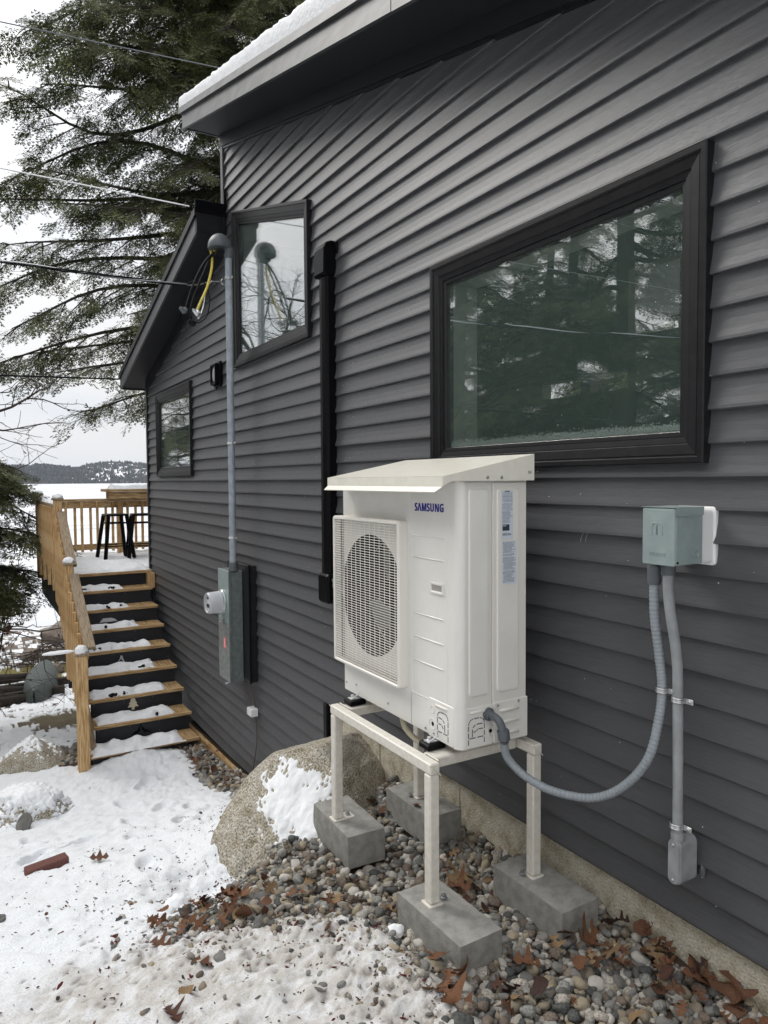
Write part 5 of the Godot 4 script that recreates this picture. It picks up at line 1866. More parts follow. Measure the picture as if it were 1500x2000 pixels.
# ------------------------------------------------------------------ electric service
func build_service() -> void:
	var mx := 1.93
	var mf := 5.78
	var s := thing("service_mast", "tall blue grey service conduit with a weatherhead under the lower roof", "mast", v(mx, -0.74, mf))
	var st := begin()
	tube(st, [v(mx, -0.74, mf), v(mx, 1.85, mf)], 0.0285, 20)
	obj("pipe", st, M.pvc_pale, s)
	st = begin()
	tube(st, [v(mx, -0.745, mf), v(mx, -0.68, mf)], 0.035, 20)
	tube(st, [v(mx, -0.749, mf), v(mx, -0.736, mf)], 0.044, 20)
	obj("hub", st, M.pvc_dark, s)
	for y in [1.655, 0.31, -0.475]:
		st = begin()
		strap(st, v(mx, y, mf), 0.031, 0.045)
		obj("strap", st, M.steel, s)
	# weatherhead: a hood bending over towards the lake
	st = begin()
	st.set_smooth_group(0)
	var hd := ico(3)
	var hp := PackedVector3Array()
	for q in hd[0]:
		var p: Vector3 = q
		p.y = maxf(p.y, -0.16)
		hp.append(v(mx - 0.06, 1.915, mf + 0.045) + Basis(Vector3.UP, 0.0) * Vector3(p.x * 0.092, p.y * 0.105, p.z * 0.11))
	var head := put("weatherhead", amesh(hp, hd[1]), M.pvc_dark, s)
	st = begin()
	tube(st, [v(mx, 1.82, mf), v(mx, 1.905, mf)], 0.037, 16)
	obj("collar", st, M.pvc_dark, head)
	st = begin()
	plate(st, rrect(-0.04, -0.06, 0.05, 0.05, 0.02), v(mx - 0.055, 1.872, mf + 0.05), v(1, 0, 0), v(0, 0, 1), -0.02, 0.004)
	obj("entrance_plate", st, M.black_soft, head)
	# conductors out of the head
	var ends := [["service_conductor", "outermost of the black conductors drooping from the weatherhead", M.black_soft, [v(1.86, 1.885, 5.86), v(1.81, 1.85, 5.9), v(1.74, 1.75, 5.9), v(1.664, 1.584, 5.9), v(1.62, 1.45, 5.9), v(1.6, 1.385, 5.9)], 0.0085],
		["service_conductor", "inner black conductor hanging lowest from the weatherhead to a black tap", M.black_soft, [v(1.87, 1.885, 5.85), v(1.82, 1.84, 5.9), v(1.755, 1.7, 5.9), v(1.7, 1.57, 5.9), v(1.645, 1.4, 5.9), v(1.655, 1.305, 5.9)], 0.0085],
		["service_conductor", "yellow insulated conductor hanging from the weatherhead", M.yellow, [v(1.85, 1.89, 5.87), v(1.819, 1.93, 5.9), v(1.832, 1.815, 5.9), v(1.815, 1.7, 5.9), v(1.778, 1.578, 5.9), v(1.725, 1.46, 5.9), v(1.697, 1.39, 5.9)], 0.0105]]
	for q in ends:
		st = begin()
		tube(st, curve(q[3], 40), q[4], 10)
		tag(obj(q[0], st, q[2]), q[1], "cable")
	var taps := [[v(1.594, 1.385, 5.9), M.pvc_dark, "grey tap connector at the end of the outer black conductor"], [v(1.658, 1.29, 5.9), M.black_soft, "round black taped tap below the other connectors"], [v(1.7, 1.378, 5.9), M.steel, "bare metal tap connector at the end of the yellow conductor"]]
	for i in taps.size():
		var q: Array = taps[i]
		st = begin()
		box(st, q[0], Vector3(0.05, 0.045, 0.05), 0.012, Basis.from_euler(Vector3(0.4, 0.6 + i, 0.5)))
		lathe(st, q[0] + Vector3(-0.02, 0.0, 0.01), Vector3(-0.6, 0.8, 0).normalized(), [[0.0, -0.03], [0.018, -0.03], [0.018, 0.02], [0.008, 0.024], [0.008, 0.034], [0.0, 0.034]], 6, false)
		tag(obj("tap_connector", st, q[1]), q[2], "connector", "tap connectors on the service conductors")
	st = begin()
	tube(st, curve([v(1.66, 1.3, 5.9), v(1.72, 1.305, 5.91), v(1.785, 1.37, 5.92), v(1.812, 1.5, 5.92), v(1.79, 1.6, 5.93), v(1.74, 1.66, 5.94), v(1.64, 1.62, 5.95)], 40), 0.0055, 8)
	tag(obj("service_conductor", st, M.black_soft), "thin black wire bowing from the black tap back up to the drop cable", "cable")
	st = begin()
	tube(st, curve([v(1.7, 1.37, 5.9), v(1.71, 1.33, 5.9), v(1.76, 1.45, 5.92), v(1.795, 1.6, 5.96), v(1.86, 1.68, 6.0)], 30), 0.005, 8)
	tag(obj("service_conductor", st, M.steel), "bare twisted neutral wire between the metal tap and the drop cable", "cable")
	# eye bolt and the incoming drop, three strands twisted together
	var eb := thing("eye_bolt", "steel eye bolt in the siding beside the mast holding the drop cable", "eye bolt", v(2.06, 1.7, 6.05))
	st = begin()
	tube(st, [v(2.068, 1.7, 6.05), v(2.0, 1.7, 6.05)], 0.006, 8)
	var ring := []
	for k in 16: ring.append(v(1.978 + cos(TAU * k / 16) * 0.024, 1.7 + sin(TAU * k / 16) * 0.024, 6.05))
	ridge_loop(st, ring, 0.0055, 0)
	obj("eye", st, M.steel, eb)
	var drop := thing("service_drop", "twisted overhead service cable coming in from the left to the eye bolt", "cable", v(1.6, 1.6, 5.95))
	for k in 3:
		st = begin()
		var pts := []
		for i in 161:
			var t := i / 160.0
			var c := v(1.632, 1.604, 5.95).lerp(v(-14.0, 0.0, 2.3), t)
			c.y = lerpf(1.604, 3.6, t) - 4.4 * t * (1.0 - t) * 0.75
			var a := i * 0.55 + TAU * k / 3.0
			pts.append(c + Vector3(0, cos(a), sin(a)) * 0.008)
		tube(st, pts, 0.0058, 6)
		obj("strand", st, M.steel if k == 0 else M.black_soft, drop)
	st = begin()
	tube(st, curve([v(1.632, 1.604, 5.95), v(1.75, 1.635, 5.99), v(1.85, 1.68, 6.03), v(1.957, 1.7, 6.05)], 20), 0.006, 6)
	obj("dead_end_grip", st, M.steel, drop)
	var wires := [[v(1.774, 1.32, 9.78), v(0.389, 1.176, 9.0), 0.011, M.black_soft, "black overhead cable ending at the low corner of the lower roof"],
		[v(1.763, 2.378, 6.3), v(0.33, 2.513, 6.6), 0.006, M.steel, "thin pale wire slanting down to the high end of the lower roof"],
		[v(2.837, 4.897, 8.5), v(1.724, 4.811, 8.5), 0.006, M.pvc_dark, "thin wire passing high up in front of the evergreen"]]
	for q in wires:
		st = begin()
		var a: Vector3 = q[0]
		var b: Vector3 = q[1]
		var e := a + (b - a) * (10.0 if q[2] > 0.01 else 9.0)
		if q[0].y > 4.0:
			a = a + (a - b) * 2.0
		var pts := []
		for i in 41:
			var t := i / 40.0
			pts.append(a.lerp(e, t))
		tube(st, pts, q[2], 6)
		tag(obj("overhead_wire", st, q[3]), q[4], "wire")
	# meter box on its black board
	var bd := thing("backing_board", "black painted board behind the electric meter box", "board", v(2.03, -1.69, 5.85))
	obj("board", bx(2.005, 2.062, -1.665, -0.7, 5.585, 6.17, 0.004), M.trim, bd)
	obj("board_edge", bx(1.992, 2.004, -1.675, -0.69, 5.575, 5.6, 0.002), M.black, bd)
	var m := thing("meter_box", "tall grey green electric meter box with a glass dial", "electric meter", v(1.94, -1.69, 5.9))
	obj("enclosure", bx(1.893, 2.003, -1.69, -0.755, 5.765, 6.06, 0.004), M.meter_box, m)
	obj("upper_cover", bx(1.884, 1.892, -1.205, -0.752, 5.772, 6.056, 0.003), M.green_box, m)
	obj("lower_cover", bx(1.882, 1.892, -1.692, -1.21, 5.772, 6.056, 0.003), M.galv, m)
	obj("corner_lip", bx(1.88, 1.9, -1.69, -0.755, 5.758, 5.77, 0.002), M.meter_box, m)
	st = begin()
	plate(st, rrect(5.86, -1.42, 5.915, -1.33, 0.004, 2), v(1.8815, 0, 0), v(0, 0, 1), v(0, 1, 0), -0.001)
	var sticker := obj("red_sticker", st, M.red, m)
	st = begin()
	for k in 5: box(st, v(1.8801, -1.345 - 0.015 * k, 5.887), Vector3(0.0008, 0.004, 0.042), 0.0)
	obj("sticker_print", st, M.white, sticker)
	st = begin()
	lathe(st, v(1.884, -1.03, 5.93), v(-1, 0, 0), [[0.108, 0.0], [0.11, 0.012], [0.104, 0.022], [0.1, 0.024]], 32)
	var ringm := obj("meter_ring", st, M.galv, m)
	st = begin()
	lathe(st, v(1.884, -1.03, 5.93), v(-1, 0, 0), [[0.097, 0.02], [0.094, 0.06], [0.09, 0.125], [0.084, 0.14], [0.082, 0.14], [0.08, 0.12]], 32)
	obj("meter_body", st, mat(lin(0.5, 0.51, 0.54), 0.25), ringm)
	st = begin()
	lathe(st, v(1.884, -1.03, 5.93), v(-1, 0, 0), [[0.081, 0.118], [0.0, 0.118]], 28)
	obj("dial", st, M.white, ringm)
	st = begin()
	lathe(st, v(1.884, -1.03, 5.93), v(-1, 0, 0), [[0.083, 0.138], [0.06, 0.155], [0.0, 0.162]], 28)
	obj("dial_glass", st, M.glass, ringm)
	st = begin()
	box(st, v(1.758, -1.055, 5.93), Vector3(0.008, 0.03, 0.07), 0.002)
	box(st, v(1.76, -0.99, 5.95), Vector3(0.006, 0.02, 0.03), 0.002)
	obj("register", st, M.black_soft, ringm)
	st = begin()
	box(st, v(1.874, -1.19, 5.91), Vector3(0.014, 0.04, 0.03), 0.004)
	tube(st, curve([v(1.874, -1.17, 5.9), v(1.86, -1.2, 5.89), v(1.87, -1.25, 5.91), v(1.872, -1.27, 5.915)], 14), 0.003, 6)
	obj("seal_latch", st, M.bolt, m)
	st = begin()
	lathe(st, v(1.95, -1.62, 5.7645), v(0, 0, -1), [[0.032, 0.0], [0.032, 0.0015], [0.028, 0.0018], [0.026, 0.0005], [0.02, 0.0005], [0.018, 0.0016], [0.0, 0.0016]], 20)
	obj("knock_out_ring", st, M.meter_box, m)
	st = begin()
	tube(st, [v(1.885, -1.7, 5.79), v(1.86, -1.7, 5.78)], 0.006, 8)
	box(st, v(1.87, -1.702, 5.81), Vector3(0.03, 0.012, 0.03), 0.004)
	obj("latch", st, M.bolt, m)
	# earth wire with a little white box
	var gw := thing("ground_wire", "thin brown earth wire hanging from the meter box to the ground", "wire", v(2.02, -2.6, 5.6))
	st = begin()
	tube(st, curve([v(2.02, -1.68, 5.72), v(2.035, -1.8, 5.67), v(2.045, -1.88, 5.62), v(2.046, -1.95, 5.62), v(2.04, -2.15, 5.58), v(2.02, -2.35, 5.6), v(2.0, -2.62, 5.66)], 40), 0.005, 6)
	obj("wire_core", st, mat(lin(0.1, 0.07, 0.05), 0.6), gw)
	var wb := thing("junction_box", "small white box on the earth wire below the meter", "junction box", v(2.03, -1.94, 5.62))
	obj("box_body", bx(1.995, 2.055, -1.95, -1.885, 5.575, 5.675, 0.004), M.white, wb)
	obj("box_lid", bx(1.99, 1.9945, -1.945, -1.89, 5.58, 5.67, 0.002), M.white, wb)
	st = begin()
	screw(st, v(1.9898, -1.92, 5.64), v(-1, 0, 0), 0.004)
	obj("screw", st, M.bolt, wb)
	# wall lamp
	var lm := thing("wall_lamp", "flat black wall lantern between the mast and the small window", "wall lamp", v(2.03, 0.87, 6.5))
	obj("back_plate", bx(2.035, 2.062, 0.855, 1.085, 6.385, 6.57, 0.004), M.black, lm)
	st = begin()
	picture_frame(st, ccw(rrect(6.4, 0.875, 6.555, 1.065, 0.01)), [[0.0, 2.036], [0.0, 2.0], [0.004, 1.995], [0.016, 1.995], [0.02, 2.004], [0.03, 2.006]])
	obj("lantern_frame", st, M.black, lm)
	st = begin()
	plate(st, ccw(poly_of([[6.43, 0.97], [6.445, 0.92], [6.478, 0.9], [6.51, 0.92], [6.525, 0.97], [6.51, 1.015], [6.478, 1.045], [6.445, 1.015]])), v(2.012, 0, 0), v(0, 0, 1), v(0, 1, 0), -0.005, 0.003)
	obj("lens", st, mat(lin(0.3, 0.3, 0.3), 0.25), lm)
	obj("panel", bx(2.0135, 2.034, 0.88, 1.06, 6.405, 6.55, 0.001), M.black_soft, lm)
	st = begin()
	lathe(st, v(2.03, 0.845, 6.478), Vector3.UP, [[0.0, -0.012], [0.008, -0.008], [0.01, 0.0], [0.008, 0.012]], 10)
	obj("finial", st, M.black, lm)

# ------------------------------------------------------------------ boulders and stones
func boulder(at: Vector3, s: Vector3, turn: Vector3, sd: int, sub: int, rough := 0.16) -> ArrayMesh:
	var b := ico(sub)
	var n := noise(sd, 0.75, 2)
	var m := noise(sd + 1, 3.2, 4)
	var r := RandomNumberGenerator.new()
	r.seed = sd
	var cuts := []
	for k in 9: cuts.append([Vector3(r.randfn(), r.randfn() * 0.7, r.randfn()).normalized(), r.randf_range(0.72, 0.98)])
	var bs := Basis.from_euler(turn)
	var p := PackedVector3Array()
	for q in b[0]:
		var d: float = 1.0 + rough * n.get_noise_3dv(q)
		for c in cuts:
			var over: float = (q * d).dot(c[0]) - c[1]
			if over > 0.0: d -= over * 0.88
		d += 0.02 * m.get_noise_3dv(q)
		p.append(at + bs * (q * d * s))
	return amesh(p, b[1])

func snow_on(m: ArrayMesh, pick: Callable, thick: float, sd: int) -> ArrayMesh:
	# snow lying on part of a stone: its surface lifted, with a ragged rim sinking back into the stone
	var arr := m.surface_get_arrays(0)
	var p: PackedVector3Array = arr[Mesh.ARRAY_VERTEX]
	var nn: PackedVector3Array = arr[Mesh.ARRAY_NORMAL]
	var idx: PackedInt32Array = arr[Mesh.ARRAY_INDEX]
	var nz := noise(sd, 9.0, 5)
	var lift := PackedFloat32Array()
	lift.resize(p.size())
	var q := PackedVector3Array()
	for i in p.size():
		var k: float = pick.call(p[i], nn[i]) + 0.5 * nz.get_noise_3dv(p[i]) + 0.55 * nz.get_noise_3dv(p[i] * 3.7)
		lift[i] = k
		q.append(p[i] + nn[i] * (thick * sqrt(clampf(k * 2.0, 0.0, 1.0)) * (0.8 + 0.5 * nz.get_noise_3dv(p[i] * 3.0)) - (0.008 if k < 0.02 else -0.001)))
	var keep := PackedInt32Array()
	for i in range(0, idx.size(), 3):
		if lift[idx[i]] > -0.12 or lift[idx[i + 1]] > -0.12 or lift[idx[i + 2]] > -0.12:
			keep.append_array([idx[i], idx[i + 2], idx[i + 1]])
	return amesh(q, keep)

func build_rocks() -> void:
	var t := thing("boulder", "big speckled granite boulder by the foundation with snow on its side", "boulder", v(1.5, -2.1, 3.7))
	var bm := boulder(v(1.64, -2.22, 3.58), Vector3(1.03, 0.75, 0.47), Vector3(0, 0.75, -0.15), 9, 6, 0.1)
	put("rock", bm, M.granite, t)
	var pick := func(p: Vector3, n: Vector3) -> float:
		return 0.75 - Vector3((p.x - 1.41) / 0.19, (p.y + 1.62) / 0.2, (-p.z - 3.28) / 0.28).length() + n.y * 0.25
	put("snow_patch", snow_on(bm, pick, 0.006, 61), M.snow, t)
	var small := [[v(0.5, -2.88, 7.7), Vector3(0.37, 0.36, 0.42), 12, "long tan boulder beside the lowest stair post, half under snow"], [v(0.36, -2.66, 6.15), Vector3(0.27, 0.27, 0.34), 17, "snow topped tan boulder at the left edge below the brick path"]]
	for i in small.size():
		var q: Array = small[i]
		var s := thing("boulder", q[3], "boulder", q[0] - Vector3(0, q[1].y, 0))
		var m := boulder(q[0], q[1], Vector3(0.1, 0.7 * i, 0.15), q[2], 5, 0.14)
		put("rock", m, M.granite, s)
		var lim := -0.3 if i == 0 else 0.25
		var pk := func(_p: Vector3, n: Vector3) -> float: return (n.y - 0.72) * 1.6 + lim
		put("snow_patch", snow_on(m, pk, 0.035, 70 + i), M.snow, s)
	tag(put("slate_stone", boulder(v(0.315, -2.52, 5.8), Vector3(0.03, 0.09, 0.085), Vector3(0.3, 0.2, -0.5), 31, 3, 0.1), M.stone[2]), "upright dark slate stone beside the snow topped boulder", "stone")
	# brick and stray stones on the snow
	var st := begin()
	box(st, Vector3.ZERO, Vector3(0.2, 0.058, 0.065), 0.004)
	var br := obj("brick", st, M.brick)
	br.transform = Transform3D(Basis.from_euler(Vector3(0.03, 0.2, 0.03)), v(0.315, ground_y(0.315, 3.95) + 0.035, 3.95))
	tag(br, "red clay brick lying alone on the snow", "brick")
	var stray := [[0.065, 3.33, 0.036, 2, "flat dark green stone in the snow at the left edge of the picture"], [0.795, 3.13, 0.026, 6, "small tan stone on the snow left of the big boulder"], [0.99, 2.62, 0.034, 5, "flat slate pebble on the snow just right of another one below the boulder"], [1.01, 2.72, 0.042, 2, "long flat grey stone resting on snow below the far front block"], [0.72, 2.36, 0.026, 0, "round grey pebble beside a curled leaf on the dirty snow"], [1.29, 1.73, 0.036, 7, "brown grey pebble by the orange leaf at the foot of the nearest block"], [1.225, 1.66, 0.042, 5, "dark slate stone in the dirty snow at the bottom of the picture"]]
	for i in stray.size():
		var q: Array = stray[i]
		var o := put("loose_stone", pebble(900 + i, 3, 0.3, 0.1), M.stone[q[3]])
		o.transform = Transform3D(Basis.from_euler(Vector3(0, i * 1.1, 0)).scaled_local(Vector3(q[2] * 1.25, q[2] * 0.55, q[2] * 0.9)), v(q[0], ground_y(q[0], q[1]) + q[2] * 0.3, q[1]))
		tag(o, q[4], "stone")
	for i in 4:
		var q: Array = [[0.72, 2.93, 0.045, "clod of snow left of the big boulder, among the first leaves"], [0.86, 2.74, 0.028, "small lump of snow among the pebbles in front of the boulder"], [1.34, 2.22, 0.03, "lump of snow against the left side of the nearest block"], [0.66, 2.86, 0.03, "snow crumb beside the larger clod near the boulder"]][i]
		tag(put("snow_clod", snow_cap(v(q[0], ground_y(q[0], q[1]) + q[2] * 0.5, q[1]), Vector3(1.2, 0.85, 1.0) * q[2], 460 + i), M.snow), q[3], "snow lump")

func build_gravel() -> void:
	var bed := thing("gravel_bed", "bed of rounded river stones along the foundation", "gravel", v(1.7, -1.7, 2.4))
	bed.set_meta("kind", "structure")
	var kinds := []
	for i in 12: kinds.append(pebble(40 + i, 2, 0.26, 0.1 if i % 3 == 0 else 0.0))
	var all := []
	var r := RandomNumberGenerator.new()
	r.seed = 77
	var blocks := [[1.49, 2.095], [1.52, 2.945], [1.923, 2.055], [1.922, 2.915]]
	var lay := func(x0: float, x1: float, f0: float, f1: float, step: float, size0: float, size1: float, layer: int) -> void:
		var f := f0
		while f < f1:
			var x := x0
			while x < x1:
				var px := x + r.randf_range(-0.5, 0.5) * step
				var pf := f + r.randf_range(-0.5, 0.5) * step
				x += step
				var e := edge_distance(px, pf)
				if px > 2.075: continue
				if pf > 7.4: e = 0.1
				if e < 0.0:
					# strays thin out into the snow
					if layer == 1 or pf > 3.1 or e < -0.75 or r.randf() > 0.055 + 0.5 * exp(e / 0.15): continue
				elif e < 0.05 and r.randf() < 0.45: continue
				if px > 1.1 and pf > 3.22 + maxf(0.0, px - 1.2) * 0.62 and pf < 4.25: continue
				var inside := false
				for b in blocks:
					if absf(px - b[0]) < 0.098 and absf(pf - b[1]) < 0.196: inside = true
				if inside: continue
				var s := lerpf(size0, size1, pow(r.randf(), 1.7))
				if e < -0.03: s *= 0.72
				var y := ground_y(px, pf) + s * (0.26 if layer == 0 else 0.7) + (0.0 if e > 0.0 else 0.013 - 0.1 * s)
				var sc := Vector3(s * r.randf_range(0.9, 1.25), s * r.randf_range(0.5, 0.8), s * r.randf_range(0.75, 1.05))
				var bs := Basis.from_euler(Vector3(r.randfn(0, 0.4), r.randf() * TAU, r.randfn(0, 0.4))).scaled_local(sc)
				all.append([Transform3D(bs, v(px, y, pf)), r.randi_range(0, 9), r.randi_range(0, 11)])
			f += step
	lay.call(0.4, 2.1, 1.05, 3.45, 0.031, 0.012, 0.027, 0)
	lay.call(0.6, 2.1, 1.05, 3.45, 0.036, 0.013, 0.029, 1)
	lay.call(0.5, 2.1, 1.05, 3.45, 0.03, 0.007, 0.014, 2)
	lay.call(1.4, 2.06, 4.2, 7.4, 0.042, 0.016, 0.034, 0)
	lay.call(1.4, 2.06, 4.2, 7.4, 0.055, 0.018, 0.036, 1)
	lay.call(0.75, 1.3, 7.4, 8.9, 0.055, 0.022, 0.042, 0)
	# the largest in the picture are stones of their own, the rest one mass
	var shown := []
	for i in all.size():
		var c: Vector3 = cam_basis.inverse() * (all[i][0] as Transform3D).origin
		var px := 1400.0 * c.x / -c.z
		var py := 1400.0 * c.y / -c.z
		var ok := c.z < -0.3 and absf(px) < 745.0 and absf(py) < 995.0
		var size: float = (all[i][0] as Transform3D).basis.get_scale().length() / -c.z
		shown.append([size if ok else 0.0, i])
	shown.sort_custom(func(a, b) -> bool: return a[0] > b[0])
	var own := {}
	for k in 296:
		var q: Array = all[shown[k][1]]
		own[shown[k][1]] = true
		var o := MeshInstance3D.new()
		o.name = "stone"
		o.mesh = kinds[q[2]]
		o.material_override = M.stone[q[1]]
		bed.add_child(o, true)
		o.transform = Transform3D(q[0].basis, q[0].origin - where[bed])
	var xf := []
	var tint := []
	for i in all.size():
		if own.has(i): continue
		var c: Color = M.stone[all[i][1]].albedo_color.srgb_to_linear()
		xf.append(all[i][0])
		tint.append(c * r.randf_range(0.8, 1.2))
	many("small_stones", kinds[3], M.stones, xf, tint, bed)
	# dark crumbs of bark and leaf on the dirty snow
	var cr := thing("debris", "dark crumbs of leaf and bark scattered over the trodden snow", "debris", v(0.9, -1.6, 2.2))
	cr.set_meta("kind", "stuff")
	var cx := []
	var ct := []
	while cx.size() < 2400:
		var x := r.randf_range(0.0, 1.5)
		var f := r.randf_range(1.3, 4.6)
		var e := edge_distance(x, f)
		if e > 0.02 or r.randf() > exp(e / 0.2) * (0.25 + n3.get_noise_2d(x * 2.0, f * 2.0)) + 0.012: continue
		var s := r.randf_range(0.0012, 0.0042) * (2.2 if r.randf() < 0.06 else 1.0)
		cx.append(Transform3D(Basis.from_euler(Vector3(r.randfn(0, 0.3), r.randf() * TAU, r.randfn(0, 0.3))).scaled_local(Vector3(s * r.randf_range(1.0, 3.2), s * 0.5, s)), v(x, ground_y(x, f) + 0.016 + 0.006 * maxf(0.0, n3.get_noise_2d(x * 2.2, f * 2.2)), f)))
		ct.append([Color(0.05, 0.04, 0.035), Color(0.11, 0.06, 0.04), Color(0.09, 0.02, 0.02), Color(0.14, 0.13, 0.12)][r.randi_range(0, 3)])
	var dm := mat(Color.WHITE, 0.9, 0.2)
	dm.vertex_color_use_as_albedo = true
	many("crumbs", pebble(99, 1, 0.4), dm, cx, ct, cr)

# ------------------------------------------------------------------ leaves
func leaf_mesh(sd: int, kind: int) -> ArrayMesh:
	# a dry lobed leaf, about 1 long, curled
	var r := RandomNumberGenerator.new()
	r.seed = sd
	var n := 22
	var p := PackedVector3Array()
	var idx := PackedInt32Array()
	var curl := r.randf_range(0.1, 0.9)
	var bend := r.randf_range(-0.7, 0.9)
	var twist := r.randf_range(-0.6, 0.6)
	for i in n + 1:
		var t := float(i) / n
		var w := pow(sin(PI * clampf(t * 0.97 + 0.02, 0.0, 1.0)), 0.75) * (0.36 + 0.12 * t)
		if kind == 0: w *= 0.62 + 0.42 * cos(t * TAU * 3.0 + 2.6)
		elif kind == 1: w *= 0.7 + 0.5 * signf(sin(t * TAU * 2.6)) * pow(absf(sin(t * TAU * 2.6)), 0.6)
		if i == 0 or i == n: w = 0.004
		for side_ in [-1.0, -0.5, 0.0, 0.5, 1.0]:
			var ww: float = w * side_ * (1.0 + 0.05 * r.randfn() * absf(side_))
			var up := curl * ww * ww * 1.8 + 0.012 * r.randfn() * absf(side_) - 0.015 * (1.0 if absf(side_) == 0.5 else 0.0)
			var a := bend * (t - 0.3)
			var base := Vector3(0, sin(a) * (t - 0.3) * 0.5, (t - 0.5) * cos(a * 0.6))
			p.append(base + Basis(Vector3.BACK, twist * t) * Vector3(ww, up, 0))
	for i in n:
		for k in 4:
			var a := i * 5 + k
			idx.append_array([a, a + 6, a + 1, a, a + 5, a + 6])
	# stalk
	var b0 := p.size()
	for i in 5:
		var t := i / 4.0
		for q in [Vector3(0.008, 0, 0), Vector3(-0.008, 0, 0), Vector3(0, 0.012, 0)]:
			p.append(p[2] + q + Vector3(0.05 * t * t * twist, 0.1 * t * t, -0.25 * t))
	for i in 4:
		for k in 3:
			var a := b0 + i * 3 + k
			var b := b0 + i * 3 + (k + 1) % 3
			idx.append_array([a, b, b + 3, a, b + 3, a + 3])
	return amesh(p, idx)

func build_leaves() -> void:
	var r := RandomNumberGenerator.new()
	r.seed = 31
	var shapes := []
	for i in 14: shapes.append(leaf_mesh(500 + i, i % 3))
	var lay := func(x: float, f: float, s: float, shape: int, m: int, turn: float, lift: float, tilt: float) -> MeshInstance3D:
		var o := MeshInstance3D.new()
		o.name = numbered("fallen_leaf")
		o.mesh = shapes[shape % 14]
		o.material_override = M.leaf[m]
		add_child(o)
		s *= 0.88
		o.transform = Transform3D(Basis.from_euler(Vector3(r.randfn(0, tilt), turn, r.randfn(0, tilt))) * Basis.from_scale(Vector3(s, s, s)), v(x, ground_y(x, f) + lift, f))
		return o
	# leaves that stand out, one by one
	var known := [[0.545, 3.82, 0.11, 0, 1, 1.4, "curled brown leaf on the snow right of the brick"], [0.565, 2.57, 0.1, 1, 1, 0.6, "lobed brown leaf pressed flat on the snow below the clod"], [0.635, 2.58, 0.07, 4, 2, 2.0, "dark brown leaf tip standing beside the lobed leaf on the snow"],
		[0.66, 2.35, 0.1, 2, 1, 0.9, "pointed brown leaf leaning on a grey pebble in the snow"], [0.565, 2.21, 0.07, 5, 3, 2.4, "small tan leaf lying flat on the snow left of two pebbles"], [0.5, 2.13, 0.085, 7, 2, 0.3, "folded dark leaf standing on the snow in the lower middle"], [0.25, 2.18, 0.035, 8, 4, 1.0, "tiny dark crumpled leaf on clean snow at lower left"],
		[0.165, 1.99, 0.1, 3, 3, -0.9, "flat tan oak leaf at the lower left corner of the snow"], [0.27, 1.92, 0.08, 6, 3, 0.5, "small ochre leaf with an upright stalk near the bottom edge"], [0.56, 1.87, 0.07, 2, 2, 0.4, "narrow dark red leaf half sunk in dirty snow at the bottom"],
		[1.275, 1.76, 0.15, 1, 0, 0.3, "big orange oak leaf at the near corner of the nearest block"], [1.3, 1.83, 0.1, 4, 0, 1.4, "second orange leaf lying over the big orange oak leaf"], [1.41, 2.31, 0.14, 7, 3, 0.7, "large tan leaf standing against the far side of the nearest block"], [1.35, 1.96, 0.11, 10, 0, 2.2, "curled brown leaf beside the left face of the nearest block"],
		[1.4, 1.88, 0.11, 13, 0, -0.3, "dark orange leaf standing on edge at the corner of the nearest block"], [1.63, 1.82, 0.12, 5, 0, 0.9, "rust coloured leaf between the two near blocks"], [1.24, 2.5, 0.12, 8, 3, 2.6, "broad tan leaf among the pebbles left of the front leg"], [0.93, 2.74, 0.14, 11, 0, 0.1, "tall curled orange leaf standing in the pebbles below the boulder"],
		[1.12, 2.66, 0.12, 4, 0, 1.2, "orange brown leaf among the pebbles under the far front block"], [1.88, 1.78, 0.16, 13, 0, 1.9, "long rust coloured leaf before the near end of the right block"], [1.9, 1.7, 0.12, 9, 3, 0.4, "yellow ochre leaf on the pebbles right of the nearest blocks"], [2.03, 1.43, 0.15, 10, 0, 0.9, "large brown leaf against the foundation at lower right"],
		[2.05, 1.33, 0.17, 1, 1, 2.2, "big dry brown leaf leaning on the foundation at the right edge"], [1.79, 2.42, 0.16, 4, 3, 1.7, "large pale tan oak leaf behind the front leg of the stand"], [1.75, 2.38, 0.13, 7, 0, 0.2, "bright rust leaf under the pale oak leaf behind the front leg"], [1.85, 2.85, 0.06, 2, 0, 0.9, "small orange leaf lying on the back concrete block"], [1.72, 3.15, 0.1, 5, 0, 1.8, "orange leaf lying where the boulder meets the pebbles"], [0.77, 2.82, 0.1, 10, 0, 0.6, "orange leaf right of the snow clod by the boulder"], [0.62, 2.76, 0.1, 4, 1, 1.1, "upright rust brown leaf at the left end of the pebbles"]]
	for q in known:
		var on_gravel := edge_distance(q[0], q[1]) > 0.02
		var lift := 0.05 if on_gravel else 0.028
		if q[6].contains("on the back concrete block"): lift = -1.57 - ground_y(q[0], q[1])
		tag(lay.call(q[0], q[1], q[2], q[3] + (1 if q[3] % 3 == 2 and q[2] > 0.085 else 0), q[4], q[5], lift, 0.35 if on_gravel else 0.12), q[6], "leaf")
	# the drifts in which one leaf is like the next
	var drifts := [[1.86, 6.5, 0.09, 0.75, 46, "in the far leaf drift along the timber sill"], [1.84, 5.3, 0.1, 0.5, 22, "in the nearer end of the drift by the sill"], [1.9, 1.62, 0.14, 0.12, 26, "before the right block near the foundation"], [2.0, 1.38, 0.06, 0.14, 18, "against the foundation at the right edge"], [1.78, 2.4, 0.08, 0.11, 15, "in the clump behind the front leg"],
		[0.78, 2.7, 0.15, 0.07, 24, "at the left tip of the gravel"], [1.1, 2.65, 0.18, 0.14, 20, "between the boulder and the nearest block"], [1.65, 3.1, 0.15, 0.15, 5, "between the boulder and the back block"], [1.5, 1.6, 0.12, 0.15, 9, "on the gravel before the nearest block"]]
